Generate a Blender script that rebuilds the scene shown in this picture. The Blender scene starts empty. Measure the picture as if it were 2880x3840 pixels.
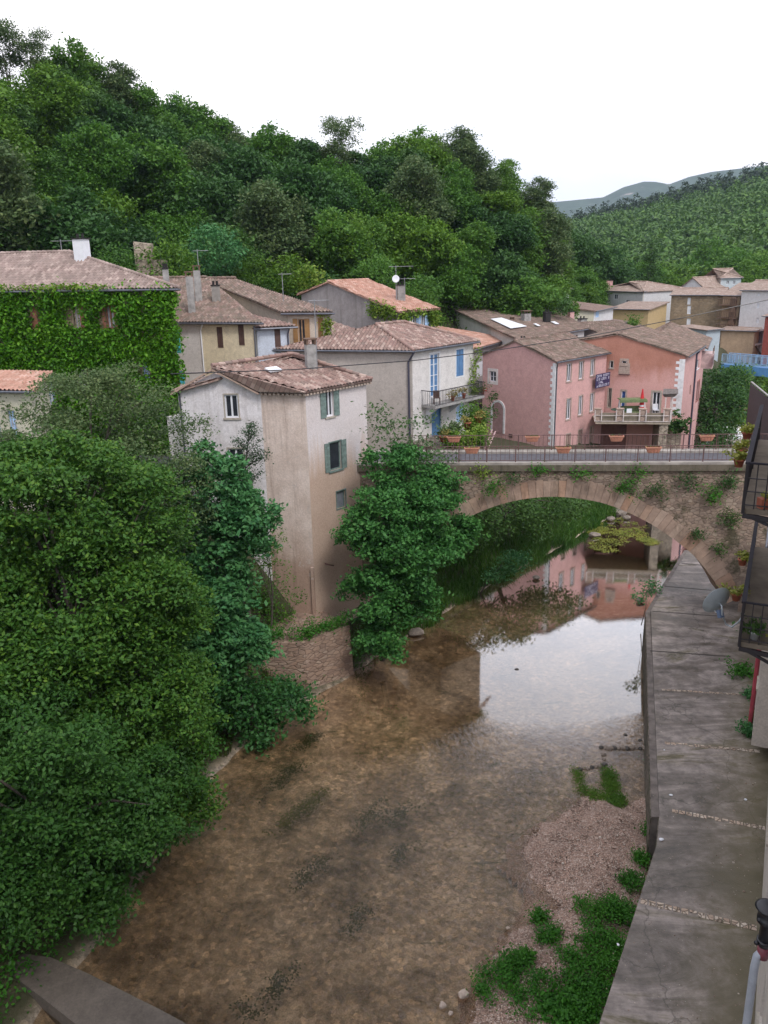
import bpy, bmesh, math, random
import numpy as np
from mathutils import Vector, Matrix
SC = bpy.context.scene
COL = SC.collection
random.seed(7)
# ------------------------------------------------------------------ camera
CAM_H, FPX, CX, CY = 22.5, 3100.0, 1440.0, 1920.0
PITCH, ROLL = math.radians(17.0), math.radians(-1.3)
_f = np.array([0, math.cos(PITCH), -math.sin(PITCH)])
_u0 = np.array([0, math.sin(PITCH), math.cos(PITCH)])
_r0 = np.array([1.0, 0, 0])
_r = _r0 * math.cos(ROLL) + _u0 * math.sin(ROLL)
_u = -_r0 * math.sin(ROLL) + _u0 * math.cos(ROLL)
CAMP = np.array([0, 0, CAM_H])
cam_d = bpy.data.cameras.new('camera')
cam = bpy.data.objects.new('camera', cam_d)
COL.objects.link(cam)
cam.matrix_world = Matrix(((_r[0], _u[0], -_f[0], 0), (_r[1], _u[1], -_f[1], 0), (_r[2], _u[2], -_f[2], CAM_H), (0, 0, 0, 1)))
cam_d.sensor_fit = 'VERTICAL'
cam_d.sensor_height = 24.0
cam_d.lens = 24.0 * FPX / 3840.0
cam_d.clip_start = 0.1
cam_d.clip_end = 20000
SC.camera = cam
# ------------------------------------------------------------------ world, sun, exposure
W_ = bpy.data.worlds.new('World')
SC.world = W_
W_.use_nodes = True
nt = W_.node_tree
nt.nodes.clear()
SUN_EL, SUN_ROT = math.radians(50), math.radians(150)
out = nt.nodes.new('ShaderNodeOutputWorld')
bg = nt.nodes.new('ShaderNodeBackground')
sky = nt.nodes.new('ShaderNodeTexSky')
sky.sky_type = 'NISHITA'
sky.sun_disc = False
sky.sun_elevation = SUN_EL
sky.sun_rotation = SUN_ROT
sky.air_density = 1.0
sky.dust_density = 2.0
tc = nt.nodes.new('ShaderNodeTexCoord')
mp = nt.nodes.new('ShaderNodeMapping')
mp.inputs['Scale'].default_value = (1.2, 1.2, 3.0)
cl = nt.nodes.new('ShaderNodeTexNoise')
cl.inputs['Scale'].default_value = 1.6
cl.inputs['Detail'].default_value = 6
cl.inputs['Roughness'].default_value = 0.5
cr = nt.nodes.new('ShaderNodeValToRGB')
cr.color_ramp.elements[0].position = 0.3
cr.color_ramp.elements[0].color = (8.4, 9.0, 10.6, 1)
cr.color_ramp.elements[1].position = 0.68
cr.color_ramp.elements[1].color = (14.5, 13.9, 14.2, 1)
mx = nt.nodes.new('ShaderNodeMix')
mx.data_type = 'RGBA'
mx.inputs[0].default_value = 0.84
nt.links.new(tc.outputs['Generated'], mp.inputs['Vector'])
nt.links.new(mp.outputs[0], cl.inputs['Vector'])
nt.links.new(cl.outputs[0], cr.inputs[0])
nt.links.new(sky.outputs[0], mx.inputs[6])
nt.links.new(cr.outputs[0], mx.inputs[7])
nt.links.new(mx.outputs[2], bg.inputs['Color'])
bg.inputs['Strength'].default_value = 0.095
nt.links.new(bg.outputs[0], out.inputs['Surface'])
sd = bpy.data.lights.new('sun', 'SUN')
sd.energy = 1.3
sd.angle = math.radians(14)
sd.color = (1.0, 0.95, 0.9)
sun = bpy.data.objects.new('sun', sd)
COL.objects.link(sun)
_sd = Vector((math.sin(SUN_ROT) * math.cos(SUN_EL), math.cos(SUN_ROT) * math.cos(SUN_EL), math.sin(SUN_EL)))
sun.rotation_euler = _sd.to_track_quat('Z', 'Y').to_euler()
SC.view_settings.view_transform = 'Standard'
SC.view_settings.look = 'None'
SC.view_settings.gamma = 1
SC.view_settings.exposure = 0.5
SC.cycles.max_bounces = 6
SC.cycles.diffuse_bounces = 3
SC.cycles.transparent_max_bounces = 8
SC.cycles.caustics_reflective = False
SC.cycles.caustics_refractive = False

# ------------------------------------------------------------------ picture to place
def ray(x, y): return _f + _r * (x - CX) / FPX - _u * (y - CY) / FPX
def G(x, y, z):
    d = ray(x, y); return CAMP + d * (z - CAM_H) / d[2]
def P(x, y, Y):
    d = ray(x, y); return CAMP + d * Y / d[1]
def proj(p):
    v = np.array(p, float) - CAMP; w = v @ _f
    return CX + FPX * (v @ _r) / w, CY - FPX * (v @ _u) / w

# ------------------------------------------------------------------ materials
MATS = {}
def newmat(name):
    m = bpy.data.materials.new(name); m.use_nodes = True
    n = m.node_tree; n.nodes.clear()
    o = n.nodes.new('ShaderNodeOutputMaterial')
    b = n.nodes.new('ShaderNodeBsdfPrincipled')
    n.links.new(b.outputs[0], o.inputs[0])
    MATS[name] = m
    return m, n, b, o
def nd(n, t, **kw):
    x = n.nodes.new(t)
    for k, v in kw.items():
        if k.startswith('i_'):
            x.inputs[k[2:].replace('_', ' ')].default_value = v
        else: setattr(x, k, v)
    return x
def ramp(n, fac, stops):
    r = n.nodes.new('ShaderNodeValToRGB')
    e = r.color_ramp.elements
    while len(e) > 1: e.remove(e[-1])
    e[0].position = stops[0][0]; e[0].color = (*stops[0][1], 1)
    for p, c in stops[1:]:
        q = e.new(p); q.color = (*c, 1)
    n.links.new(fac, r.inputs[0])
    return r.outputs[0]
def mix(n, fac, a, b, mode='MIX'):
    m = n.nodes.new('ShaderNodeMix'); m.data_type = 'RGBA'; m.blend_type = mode
    for s, v in ((0, fac), (6, a), (7, b)):
        if isinstance(v, (int, float)): m.inputs[s].default_value = v
        elif isinstance(v, tuple): m.inputs[s].default_value = (*v, 1)
        else: n.links.new(v, m.inputs[s])
    return m.outputs[2]
def coords(n, scale=(1, 1, 1), src='Object', rot=(0, 0, 0)):
    t = n.nodes.new('ShaderNodeTexCoord'); m = n.nodes.new('ShaderNodeMapping')
    m.inputs['Scale'].default_value = scale; m.inputs['Rotation'].default_value = rot
    n.links.new(t.outputs[src], m.inputs['Vector'])
    return m.outputs[0]
def noise(n, vec, scale, detail=5, rough=0.6, dist=0.0):
    x = nd(n, 'ShaderNodeTexNoise'); x.inputs['Scale'].default_value = scale
    x.inputs['Detail'].default_value = detail; x.inputs['Roughness'].default_value = rough
    x.inputs['Distortion'].default_value = dist
    n.links.new(vec, x.inputs['Vector'])
    return x.outputs[0]
def bump(n, b, h, strength=0.4, dist=0.05):
    x = nd(n, 'ShaderNodeBump'); x.inputs['Strength'].default_value = strength
    x.inputs['Distance'].default_value = dist
    n.links.new(h, x.inputs['Height']); n.links.new(x.outputs[0], b.inputs['Normal'])
def g3(v): return (v, v, v)
def mul(c, k): return tuple(min(1, x * k) for x in c)

def plain(name, c, rough=0.7, metal=0.0, var=0.25, sc=3.0):
    if name in MATS: return MATS[name]
    m, n, b, o = newmat(name)
    f = noise(n, coords(n), sc)
    n.links.new(ramp(n, f, [(0.3, mul(c, 1 - var)), (0.7, mul(c, 1 + var * 0.6))]), b.inputs['Base Color'])
    b.inputs['Roughness'].default_value = rough; b.inputs['Metallic'].default_value = metal
    return m
def plaster(name, c, stain, amount=0.5, streak=0.5, patch=None, sc=0.5):
    """old render: blotches, rain streaks running down, fine grain"""
    if name in MATS: return MATS[name]
    m, n, b, o = newmat(name)
    v = coords(n)
    blot = noise(n, v, sc, 6, 0.65)
    st = noise(n, coords(n, (2.2, 2.2, 0.13)), 1.0, 5, 0.7)
    col = mix(n, ramp(n, blot, [(0.42, g3(0)), (0.72, g3(amount))]), c, stain)
    col = mix(n, ramp(n, st, [(0.52, g3(0)), (0.72, g3(streak))]), col, mul(stain, 0.8))
    if patch:
        pn = noise(n, v, 0.9, 3, 0.5)
        col = mix(n, ramp(n, pn, [(0.6, g3(0)), (0.63, g3(0.6))]), col, patch)
    fine = noise(n, v, 14, 4, 0.6)
    col = mix(n, 0.35, col, ramp(n, fine, [(0.3, g3(0.35)), (0.7, g3(1))]), 'MULTIPLY')
    col = mix(n, 0.5, col, ramp(n, noise(n, v, 2.3, 6, 0.7, 1.0), [(0.3, g3(0.62)), (0.6, g3(1))]), 'MULTIPLY')
    n.links.new(col, b.inputs['Base Color'])
    b.inputs['Roughness'].default_value = 0.93
    bump(n, b, fine, 0.35, 0.02)
    return m
def tiles(name, cols, lich=(0.23, 0.2, 0.13), lam=0.5, wave=False):
    """canal tiles; UV is metres across and up the slope"""
    m, n, b, o = newmat(name)
    v = coords(n, (1, 1, 1), 'UV')
    sep = nd(n, 'ShaderNodeSeparateXYZ'); n.links.new(v, sep.inputs[0])
    def mth(op, a, bb=None):
        x = nd(n, 'ShaderNodeMath', operation=op)
        for i, q in enumerate((a, bb)):
            if q is None: continue
            if isinstance(q, (int, float)): x.inputs[i].default_value = q
            else: n.links.new(q, x.inputs[i])
        return x.outputs[0]
    uu = mth('DIVIDE', sep.outputs[0], 0.25); vv = mth('DIVIDE', sep.outputs[1], 0.36)
    cu = mth('FLOOR', uu); cvv = mth('FLOOR', vv)
    cmb = nd(n, 'ShaderNodeCombineXYZ'); n.links.new(cu, cmb.inputs[0]); n.links.new(cvv, cmb.inputs[1])
    wn = nd(n, 'ShaderNodeTexWhiteNoise', noise_dimensions='2D'); n.links.new(cmb.outputs[0], wn.inputs['Vector'])
    col = ramp(n, wn.outputs['Value'], [(i / (len(cols) - 1), c) for i, c in enumerate(cols)])
    big = noise(n, v, 0.9, 7, 0.75)
    col = mix(n, ramp(n, big, [(0.4, g3(0)), (0.68, g3(lam))]), col, lich)
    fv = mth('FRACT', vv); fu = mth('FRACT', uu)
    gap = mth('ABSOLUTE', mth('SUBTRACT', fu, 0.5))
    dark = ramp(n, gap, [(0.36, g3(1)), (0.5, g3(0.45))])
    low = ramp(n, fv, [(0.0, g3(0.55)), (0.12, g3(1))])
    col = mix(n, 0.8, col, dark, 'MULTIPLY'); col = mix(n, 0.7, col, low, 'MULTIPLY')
    n.links.new(col, b.inputs['Base Color']); b.inputs['Roughness'].default_value = 0.92
    if wave: h = mth('ADD', mth('MULTIPLY', mth('COSINE', mth('MULTIPLY', mth('SUBTRACT', fu, 0.5), 6.283)), 0.5), mth('MULTIPLY', fv, -0.35)); bump(n, b, h, 0.9, 0.07)
    else: bump(n, b, noise(n, v, 9, 4), 0.5, 0.03)
    MATS[name] = m
    return m
def rubble(name, cols, mortar, sc=3.0, squash=1.6, moss=None):
    m, n, b, o = newmat(name)
    v = coords(n, (1, 1, squash))
    wob = noise(n, v, 2.5, 3)
    vm = nd(n, 'ShaderNodeMix', data_type='VECTOR'); vm.inputs[0].default_value = 0.12
    n.links.new(v, vm.inputs[4]); n.links.new(wob, vm.inputs[5])
    vo = nd(n, 'ShaderNodeTexVoronoi', feature='F1'); vo.inputs['Scale'].default_value = sc
    ve = nd(n, 'ShaderNodeTexVoronoi', feature='DISTANCE_TO_EDGE'); ve.inputs['Scale'].default_value = sc
    n.links.new(vm.outputs[1], vo.inputs['Vector']); n.links.new(vm.outputs[1], ve.inputs['Vector'])
    sx = nd(n, 'ShaderNodeSeparateXYZ'); n.links.new(vo.outputs['Color'], sx.inputs[0])
    col = ramp(n, sx.outputs[0], [(i / (len(cols) - 1), c) for i, c in enumerate(cols)])
    edge = ramp(n, ve.outputs['Distance'], [(0.01, g3(0)), (0.09, g3(1))])
    col = mix(n, edge, mortar, col)
    big = noise(n, coords(n), 0.35, 6, 0.7)
    col = mix(n, 0.7, col, ramp(n, big, [(0.3, g3(0.45)), (0.65, g3(1.0))]), 'MULTIPLY')
    if moss: col = mix(n, ramp(n, noise(n, coords(n), 0.8, 7, 0.75), [(0.52, g3(0)), (0.62, g3(0.85))]), col, moss)
    n.links.new(col, b.inputs['Base Color']); b.inputs['Roughness'].default_value = 0.95
    bump(n, b, edge, 0.7, 0.06)
    return m
def leafmat(name, cols, trans=0.25, rnd=0.5, top=None):
    """leaf colours vary from leaf to leaf, from spray to spray and a little from plant to plant"""
    m = bpy.data.materials.new(name); m.use_nodes = True; MATS[name] = m
    n = m.node_tree; n.nodes.clear()
    o = nd(n, 'ShaderNodeOutputMaterial')
    gi = nd(n, 'ShaderNodeNewGeometry')
    col = ramp(n, gi.outputs['Random Per Island'], [(i / max(1, len(cols) - 1), c) for i, c in enumerate(cols)])
    cn = noise(n, coords(n), 0.55, 3, 0.6)
    col = mix(n, 0.75, col, ramp(n, cn, [(0.32, (0.5, 0.62, 0.45)), (0.68, (1.05, 1.0, 0.75))]), 'MULTIPLY')
    oi = nd(n, 'ShaderNodeObjectInfo')
    col = mix(n, rnd, col, ramp(n, oi.outputs['Random'], [(0, (0.55, 0.66, 0.5)), (0.3, (0.75, 0.9, 0.6)), (0.55, (0.95, 1.0, 0.8)), (0.8, (0.95, 0.92, 0.55)), (1, (1.3, 1.2, 0.7))]), 'MULTIPLY')
    d = nd(n, 'ShaderNodeBsdfPrincipled'); d.inputs['Roughness'].default_value = 0.55
    d.inputs['Specular IOR Level'].default_value = 0.25
    t = nd(n, 'ShaderNodeBsdfTranslucent'); ms = nd(n, 'ShaderNodeMixShader'); ms.inputs[0].default_value = trans
    n.links.new(col, d.inputs['Base Color']); n.links.new(col, t.inputs['Color'])
    n.links.new(d.outputs[0], ms.inputs[1]); n.links.new(t.outputs[0], ms.inputs[2]); n.links.new(ms.outputs[0], o.inputs[0])
    return m

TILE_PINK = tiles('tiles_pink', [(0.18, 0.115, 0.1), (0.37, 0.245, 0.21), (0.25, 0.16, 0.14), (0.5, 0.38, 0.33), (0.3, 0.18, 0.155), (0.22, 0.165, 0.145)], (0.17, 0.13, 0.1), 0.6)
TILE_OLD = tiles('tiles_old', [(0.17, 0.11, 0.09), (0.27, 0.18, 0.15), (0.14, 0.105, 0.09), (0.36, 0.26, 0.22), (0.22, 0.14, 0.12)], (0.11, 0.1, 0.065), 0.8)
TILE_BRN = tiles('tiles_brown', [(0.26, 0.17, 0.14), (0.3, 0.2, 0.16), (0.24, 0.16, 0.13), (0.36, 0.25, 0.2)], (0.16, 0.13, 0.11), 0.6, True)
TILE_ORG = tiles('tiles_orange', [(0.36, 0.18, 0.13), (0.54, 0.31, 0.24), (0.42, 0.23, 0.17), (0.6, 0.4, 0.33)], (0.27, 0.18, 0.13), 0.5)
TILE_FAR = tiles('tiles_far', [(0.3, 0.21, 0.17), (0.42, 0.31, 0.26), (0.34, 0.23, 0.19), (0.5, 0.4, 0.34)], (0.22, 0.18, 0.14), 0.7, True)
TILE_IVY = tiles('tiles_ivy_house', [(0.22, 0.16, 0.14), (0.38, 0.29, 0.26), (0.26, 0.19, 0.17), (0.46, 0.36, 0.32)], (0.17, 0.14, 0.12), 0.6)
M_GUT = plain('gutter_zinc', (0.16, 0.17, 0.2), 0.45, 0.6)
M_PIPE = plain('pipe_dark', (0.06, 0.06, 0.09), 0.5)
M_WHITE = plain('white_paint', (0.74, 0.76, 0.8), 0.5, 0, 0.08)
M_GLASS = plain('window_glass', (0.035, 0.04, 0.05), 0.08, 0, 0.3)
M_BROWN = plain('brown_shutter', (0.1, 0.055, 0.045), 0.7)
M_OCHRE = plain('ochre_shutter', (0.36, 0.2, 0.08), 0.7)
M_CYAN = plain('turquoise_shutter', (0.1, 0.58, 0.74), 0.6, 0, 0.15)
M_BLUE = plain('blue_door', (0.1, 0.22, 0.42), 0.6)
M_LBLUE = plain('light_blue_shutter', (0.42, 0.6, 0.85), 0.6)
M_SHGRN = plain('grey_green_shutter', (0.17, 0.235, 0.215), 0.75, 0, 0.4, 6)
M_STONE = plain('window_stone', (0.42, 0.38, 0.32), 0.9, 0, 0.3, 6)
M_PINKST = plain('window_stone_pink', (0.42, 0.33, 0.28), 0.9, 0, 0.3, 6)
M_IRON = plain('wrought_iron', (0.035, 0.03, 0.035), 0.5, 0.3)
M_RUST = plain('rusty_rail', (0.13, 0.07, 0.065), 0.7)
M_TERRA = plain('terracotta', (0.52, 0.24, 0.16), 0.8)
M_CONC = plain('grey_concrete', (0.33, 0.32, 0.31), 0.9, 0, 0.35)
M_DARK = plain('dark_interior', (0.02, 0.018, 0.018), 0.9)
M_WOOD = plain('old_wood', (0.16, 0.1, 0.07), 0.85, 0, 0.4)
M_BARK = plain('bark', (0.1, 0.085, 0.07), 0.95, 0, 0.4, 5)
M_BLACK = plain('black_paint', (0.015, 0.015, 0.02), 0.35)

# ------------------------------------------------------------------ objects
def tag(o, label=None, cat=None, group=None, kind=None):
    if label: o['label'] = label
    if cat: o['category'] = cat
    if group: o['group'] = group
    if kind: o['kind'] = kind
    return o
def thing(name, label, cat, loc=(0, 0, 0), group=None):
    o = bpy.data.objects.new(name, None); COL.objects.link(o)
    o.empty_display_size = 0.3
    o.location = [float(q) for q in loc]
    return tag(o, label, cat, group)
def base_of(o):
    v = Vector((0, 0, 0))
    while o is not None:
        v += o.location; o = o.parent
    return v
class MB:
    """collects shapes in world coordinates and links them as ONE mesh object"""
    def __init__(s): s.v = []; s.f = []; s.uv = {}
    def add(s, vs, fs):
        b = len(s.v); s.v += [tuple(float(q) for q in p) for p in vs]; s.f += [tuple(b + i for i in f) for f in fs]; return b
    def poly(s, pts): s.add(pts, [tuple(range(len(pts)))])
    def hexa(s, p):  # 4 bottom, 4 top
        s.add(p, [(3, 2, 1, 0), (4, 5, 6, 7), (0, 1, 5, 4), (1, 2, 6, 5), (2, 3, 7, 6), (3, 0, 4, 7)])
    def box(s, a, b):
        x0, y0, z0 = a; x1, y1, z1 = b
        s.hexa([(x0, y0, z0), (x1, y0, z0), (x1, y1, z0), (x0, y1, z0), (x0, y0, z1), (x1, y0, z1), (x1, y1, z1), (x0, y1, z1)])
    def bar(s, p, q, w, h=None, up=(0, 0, 1)):
        p = Vector([float(t) for t in p]); q = Vector([float(t) for t in q]); h = h or w
        d = q - p
        if d.length < 1e-6: return
        d.normalize(); u = Vector(up)
        if abs(d.dot(u)) > 0.98: u = Vector((0.3, 1, 0)).normalized()
        r = d.cross(u).normalized(); u = r.cross(d).normalized()
        c = [(-w / 2, -h / 2), (w / 2, -h / 2), (w / 2, h / 2), (-w / 2, h / 2)]
        s.hexa([p + r * a + u * b for a, b in c] + [q + r * a + u * b for a, b in c])
    def tube(s, pts, rad, n=8, cap=True):
        pts = [Vector([float(t) for t in p]) for p in pts]
        if not hasattr(rad, '__len__'): rad = [rad] * len(pts)
        rings = []; prev = None
        for i, p in enumerate(pts):
            d = (pts[min(i + 1, len(pts) - 1)] - pts[max(i - 1, 0)])
            d = d.normalized() if d.length > 1e-9 else Vector((0, 0, 1))
            if prev is None:
                a = Vector((0, 0, 1)) if abs(d.z) < 0.9 else Vector((1, 0, 0))
                r = d.cross(a).normalized()
            else: r = (prev - d * prev.dot(d)); r = r.normalized() if r.length > 1e-6 else d.orthogonal().normalized()
            prev = r; u = d.cross(r)
            rings.append([p + (r * math.cos(2 * math.pi * k / n) + u * math.sin(2 * math.pi * k / n)) * rad[i] for k in range(n)])
        b = len(s.v)
        for R in rings: s.v += [tuple(q) for q in R]
        for i in range(len(pts) - 1):
            for k in range(n):
                a0 = b + i * n + k; a1 = b + i * n + (k + 1) % n
                s.f.append((a0, a1, a1 + n, a0 + n))
        if cap:
            s.f.append(tuple(b + k for k in reversed(range(n)))); e = b + (len(pts) - 1) * n
            s.f.append(tuple(e + k for k in range(n)))
    def lathe(s, c, prof, n=16, sx=1, sy=1):
        b = len(s.v); c = [float(q) for q in c]
        for r, z in prof:
            for k in range(n):
                a = 2 * math.pi * k / n
                s.v.append((c[0] + r * sx * math.cos(a), c[1] + r * sy * math.sin(a), c[2] + z))
        for i in range(len(prof) - 1):
            for k in range(n):
                a0 = b + i * n + k; a1 = b + i * n + (k + 1) % n
                s.f.append((a0, a1, a1 + n, a0 + n))
        s.f.append(tuple(b + k for k in reversed(range(n)))); e = b + (len(prof) - 1) * n
        s.f.append(tuple(e + k for k in range(n)))
    def prism(s, pts, z0, z1):
        """vertical prism over a plan polygon"""
        n = len(pts); a = [(p[0], p[1], z0) for p in pts]; c = [(p[0], p[1], z1) for p in pts]
        s.add(a + c, [tuple(reversed(range(n))), tuple(range(n, 2 * n))] + [(i, (i + 1) % n, (i + 1) % n + n, i + n) for i in range(n)])
    def build(s, name, mat, parent=None, smooth=False, recalc=True):
        me = bpy.data.meshes.new(name)
        off = base_of(parent) if parent else Vector((0, 0, 0))
        me.from_pydata([(a - off.x, b - off.y, c - off.z) for a, b, c in s.v], [], s.f)
        if recalc:
            bm = bmesh.new(); bm.from_mesh(me); bmesh.ops.recalc_face_normals(bm, faces=bm.faces); bm.to_mesh(me); bm.free()
        me.materials.append(mat)
        if smooth: me.polygons.foreach_set('use_smooth', [True] * len(me.polygons))
        o = bpy.data.objects.new(name, me); COL.objects.link(o)
        if parent: o.parent = parent
        return o
def rootmb(name, mb, mat, label, cat, group=None, smooth=False):
    """a thing that is one mesh: origin at its base"""
    v = np.array(mb.v); c = Vector(((v[:, 0].min() + v[:, 0].max()) / 2, (v[:, 1].min() + v[:, 1].max()) / 2, v[:, 2].min()))
    mb.v = [(a - c.x, b - c.y, d - c.z) for a, b, d in mb.v]
    o = mb.build(name, mat, None, smooth); o.location = c
    return tag(o, label, cat, group)
def npmesh(name, V, F, mat, parent=None, uv=None):
    """V (n,3), F (m,4) -> fast mesh"""
    me = bpy.data.meshes.new(name)
    off = base_of(parent) if parent else Vector((0, 0, 0))
    V = np.asarray(V, dtype=np.float32) - np.array(off, dtype=np.float32)
    k = F.shape[1]
    me.vertices.add(len(V)); me.vertices.foreach_set('co', V.ravel())
    me.loops.add(F.size); me.loops.foreach_set('vertex_index', F.astype(np.int32).ravel())
    me.polygons.add(len(F)); me.polygons.foreach_set('loop_start', np.arange(0, F.size, k, dtype=np.int32))
    me.update(calc_edges=True); me.validate()
    if uv is not None:
        l = me.uv_layers.new(name='UVMap'); l.data.foreach_set('uv', uv.astype(np.float32).ravel())
    me.materials.append(mat)
    o = bpy.data.objects.new(name, me); COL.objects.link(o)
    if parent: o.parent = parent
    return o
# ------------------------------------------------------------------ building kit
class Wall:
    """vertical wall standing on the plan line a-b (a left, b right, as seen from outside)"""
    def __init__(s, a, b):
        s.a = np.array([a[0], a[1]], float); s.b = np.array([b[0], b[1]], float)
        d = s.b - s.a; s.L = float(np.hypot(*d)); s.d = d / s.L
        s.n = np.array([s.d[1], -s.d[0]])          # outward
    def at(s, x, y):
        r = ray(x, y); den = r[0] * s.n[0] + r[1] * s.n[1]
        t = ((s.a[0] - CAMP[0]) * s.n[0] + (s.a[1] - CAMP[1]) * s.n[1]) / den
        p = CAMP + r * t
        return (p[0] - s.a[0]) * s.d[0] + (p[1] - s.a[1]) * s.d[1], p[2]
    def rect(s, x0, y0, x1, y1):
        xm, ym = (x0 + x1) / 2, (y0 + y1) / 2
        return [s.at(x0, ym)[0], s.at(x1, ym)[0], s.at(xm, y1)[1], s.at(xm, y0)[1]]
    def pt(s, q, z, o=0.0):
        """point at q metres along, z up, o metres out"""
        return (s.a[0] + s.d[0] * q + s.n[0] * o, s.a[1] + s.d[1] * q + s.n[1] * o, z)
    def block(s, mb, q0, q1, z0, z1, o0, o1):
        mb.hexa([s.pt(q0, z0, o1), s.pt(q1, z0, o1), s.pt(q1, z0, o0), s.pt(q0, z0, o0),
                 s.pt(q0, z1, o1), s.pt(q1, z1, o1), s.pt(q1, z1, o0), s.pt(q0, z1, o0)])

def wall_mesh(mb, w, z0, top, holes=(), depth=0.16):
    """wall face with real openings and reveals. top: list of (s, z) left to right"""
    bm = bmesh.new()
    pts = [(0, z0), (w.L, z0)] + [(q, z) for q, z in reversed(top)]
    vs = [bm.verts.new((q, 0, z)) for q, z in pts]
    bm.faces.new(vs)
    cuts = set()
    for h in holes:
        cuts |= {('x', round(h[0], 4)), ('x', round(h[1], 4)), ('z', round(h[2], 4)), ('z', round(h[3], 4))}
    for ax, v in cuts:
        co = (v, 0, 0) if ax == 'x' else (0, 0, v); no = (1, 0, 0) if ax == 'x' else (0, 0, 1)
        bmesh.ops.bisect_plane(bm, geom=bm.verts[:] + bm.edges[:] + bm.faces[:], plane_co=co, plane_no=no)
    dead = []
    for f in bm.faces:
        c = f.calc_center_median()
        if any(h[0] < c.x < h[1] and h[2] < c.z < h[3] for h in holes): dead.append(f)
    bmesh.ops.delete(bm, geom=dead, context='FACES')
    bm.verts.ensure_lookup_table(); idx = {v: i for i, v in enumerate(bm.verts)}
    mb.add([w.pt(v.co.x, v.co.z) for v in bm.verts], [tuple(idx[v] for v in f.verts) for f in bm.faces])
    bm.free()
    for q0, q1, a, b in holes:
        mb.add([w.pt(q0, a), w.pt(q1, a), w.pt(q1, b), w.pt(q0, b), w.pt(q0, a, -depth), w.pt(q1, a, -depth), w.pt(q1, b, -depth), w.pt(q0, b, -depth)],
               [(0, 4, 5, 1), (1, 5, 6, 2), (2, 6, 7, 3), (3, 7, 4, 0)])

def window(root, w, r, frame=None, pane=None, shut=None, shut_w=0.45, shut_mode='open', surround=None, mull=1, rails=0, sill=None, depth=0.16, sw=0.1, kind='window'):
    """one window (or door) in opening r=(s0,s1,z0,z1) of wall w: frame > pane, shutter, surround"""
    frame = frame or M_WHITE; pane = pane or M_GLASS
    q0, q1, a, b = r; W = q1 - q0; H = b - a; fw = min(0.08, W * 0.14)
    m = MB()
    for x0, x1, y0, y1 in ((q0, q0 + fw, a, b), (q1 - fw, q1, a, b), (q0 + fw, q1 - fw, a, a + fw), (q0 + fw, q1 - fw, b - fw, b)):
        w.block(m, x0, x1, y0, y1, -depth + 0.004, -depth + 0.07)
    for k in range(mull):
        c = q0 + W * (k + 1) / (mull + 1)
        w.block(m, c - fw * 0.6, c + fw * 0.6, a + fw, b - fw, -depth + 0.004, -depth + 0.074)
    for k in range(rails):
        c = a + H * (k + 1) / (rails + 1)
        w.block(m, q0 + fw, q1 - fw, c - 0.02, c + 0.02, -depth + 0.004, -depth + 0.066)
    o = m.build(kind, frame, root)
    m = MB(); w.block(m, q0 - 0.02, q1 + 0.02, a - 0.02, b + 0.02, -depth - 0.02, -depth + 0.03)
    m.build('pane', pane, o)
    if shut:
        if shut_mode in ('open', 'left', 'right'):
            for sd_ in (-1, 1):
                if shut_mode == 'left' and sd_ > 0 or shut_mode == 'right' and sd_ < 0: continue
                m = MB(); e = q0 - 0.02 if sd_ < 0 else q1 + 0.02
                x0, x1 = (e - shut_w, e) if sd_ < 0 else (e, e + shut_w)
                w.block(m, x0, x1, a - 0.02, b + 0.02, 0.012, 0.05)
                for zz in (a + H * 0.15, a + H * 0.8): w.block(m, x0 + 0.02, x1 - 0.02, zz, zz + 0.08, 0.05, 0.07)
                m.build('shutter', shut, o)
        elif shut_mode == 'closed':
            for x0, x1 in ((q0 + 0.01, q0 + W / 2 - 0.01), (q0 + W / 2 + 0.01, q1 - 0.01)):
                m = MB(); w.block(m, x0, x1, a + 0.01, b - 0.01, -0.06, -0.02)
                for zz in (a + H * 0.12, a + H * 0.82): w.block(m, x0 + 0.03, x1 - 0.03, zz, zz + 0.07, -0.02, 0.0)
                m.build('shutter', shut, o)
        elif shut_mode == 'ajar':   # leaves standing out from the wall
            for sd_ in (-1, 1):
                m = MB(); e = q0 if sd_ < 0 else q1
                p0 = w.pt(e, a, 0.02); c = 0.75 * shut_w
                e2 = e + sd_ * c * 0.75
                m.bar(w.pt((e + e2) / 2, a, 0.02 + c * 0.35), w.pt((e + e2) / 2, b, 0.02 + c * 0.35), 0.04, c, up=tuple(np.append(w.d * sd_ * 0.75 + w.n * 0.66, 0)))
                m.build('shutter', shut, o)
    if surround:
        m = MB(); t = sw
        for x0, x1, y0, y1 in ((q0 - t, q0, a - t, b + t), (q1, q1 + t, a - t, b + t), (q0, q1, b, b + t), (q0, q1, a - t, a)):
            w.block(m, x0, x1, y0, y1, -0.03, 0.012)
        m.build('surround', surround, o)
    if sill:
        m = MB(); w.block(m, q0 - 0.12, q1 + 0.12, a - 0.1, a - 0.004, -0.05, 0.07); m.build('sill', sill, o)
    return o

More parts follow.
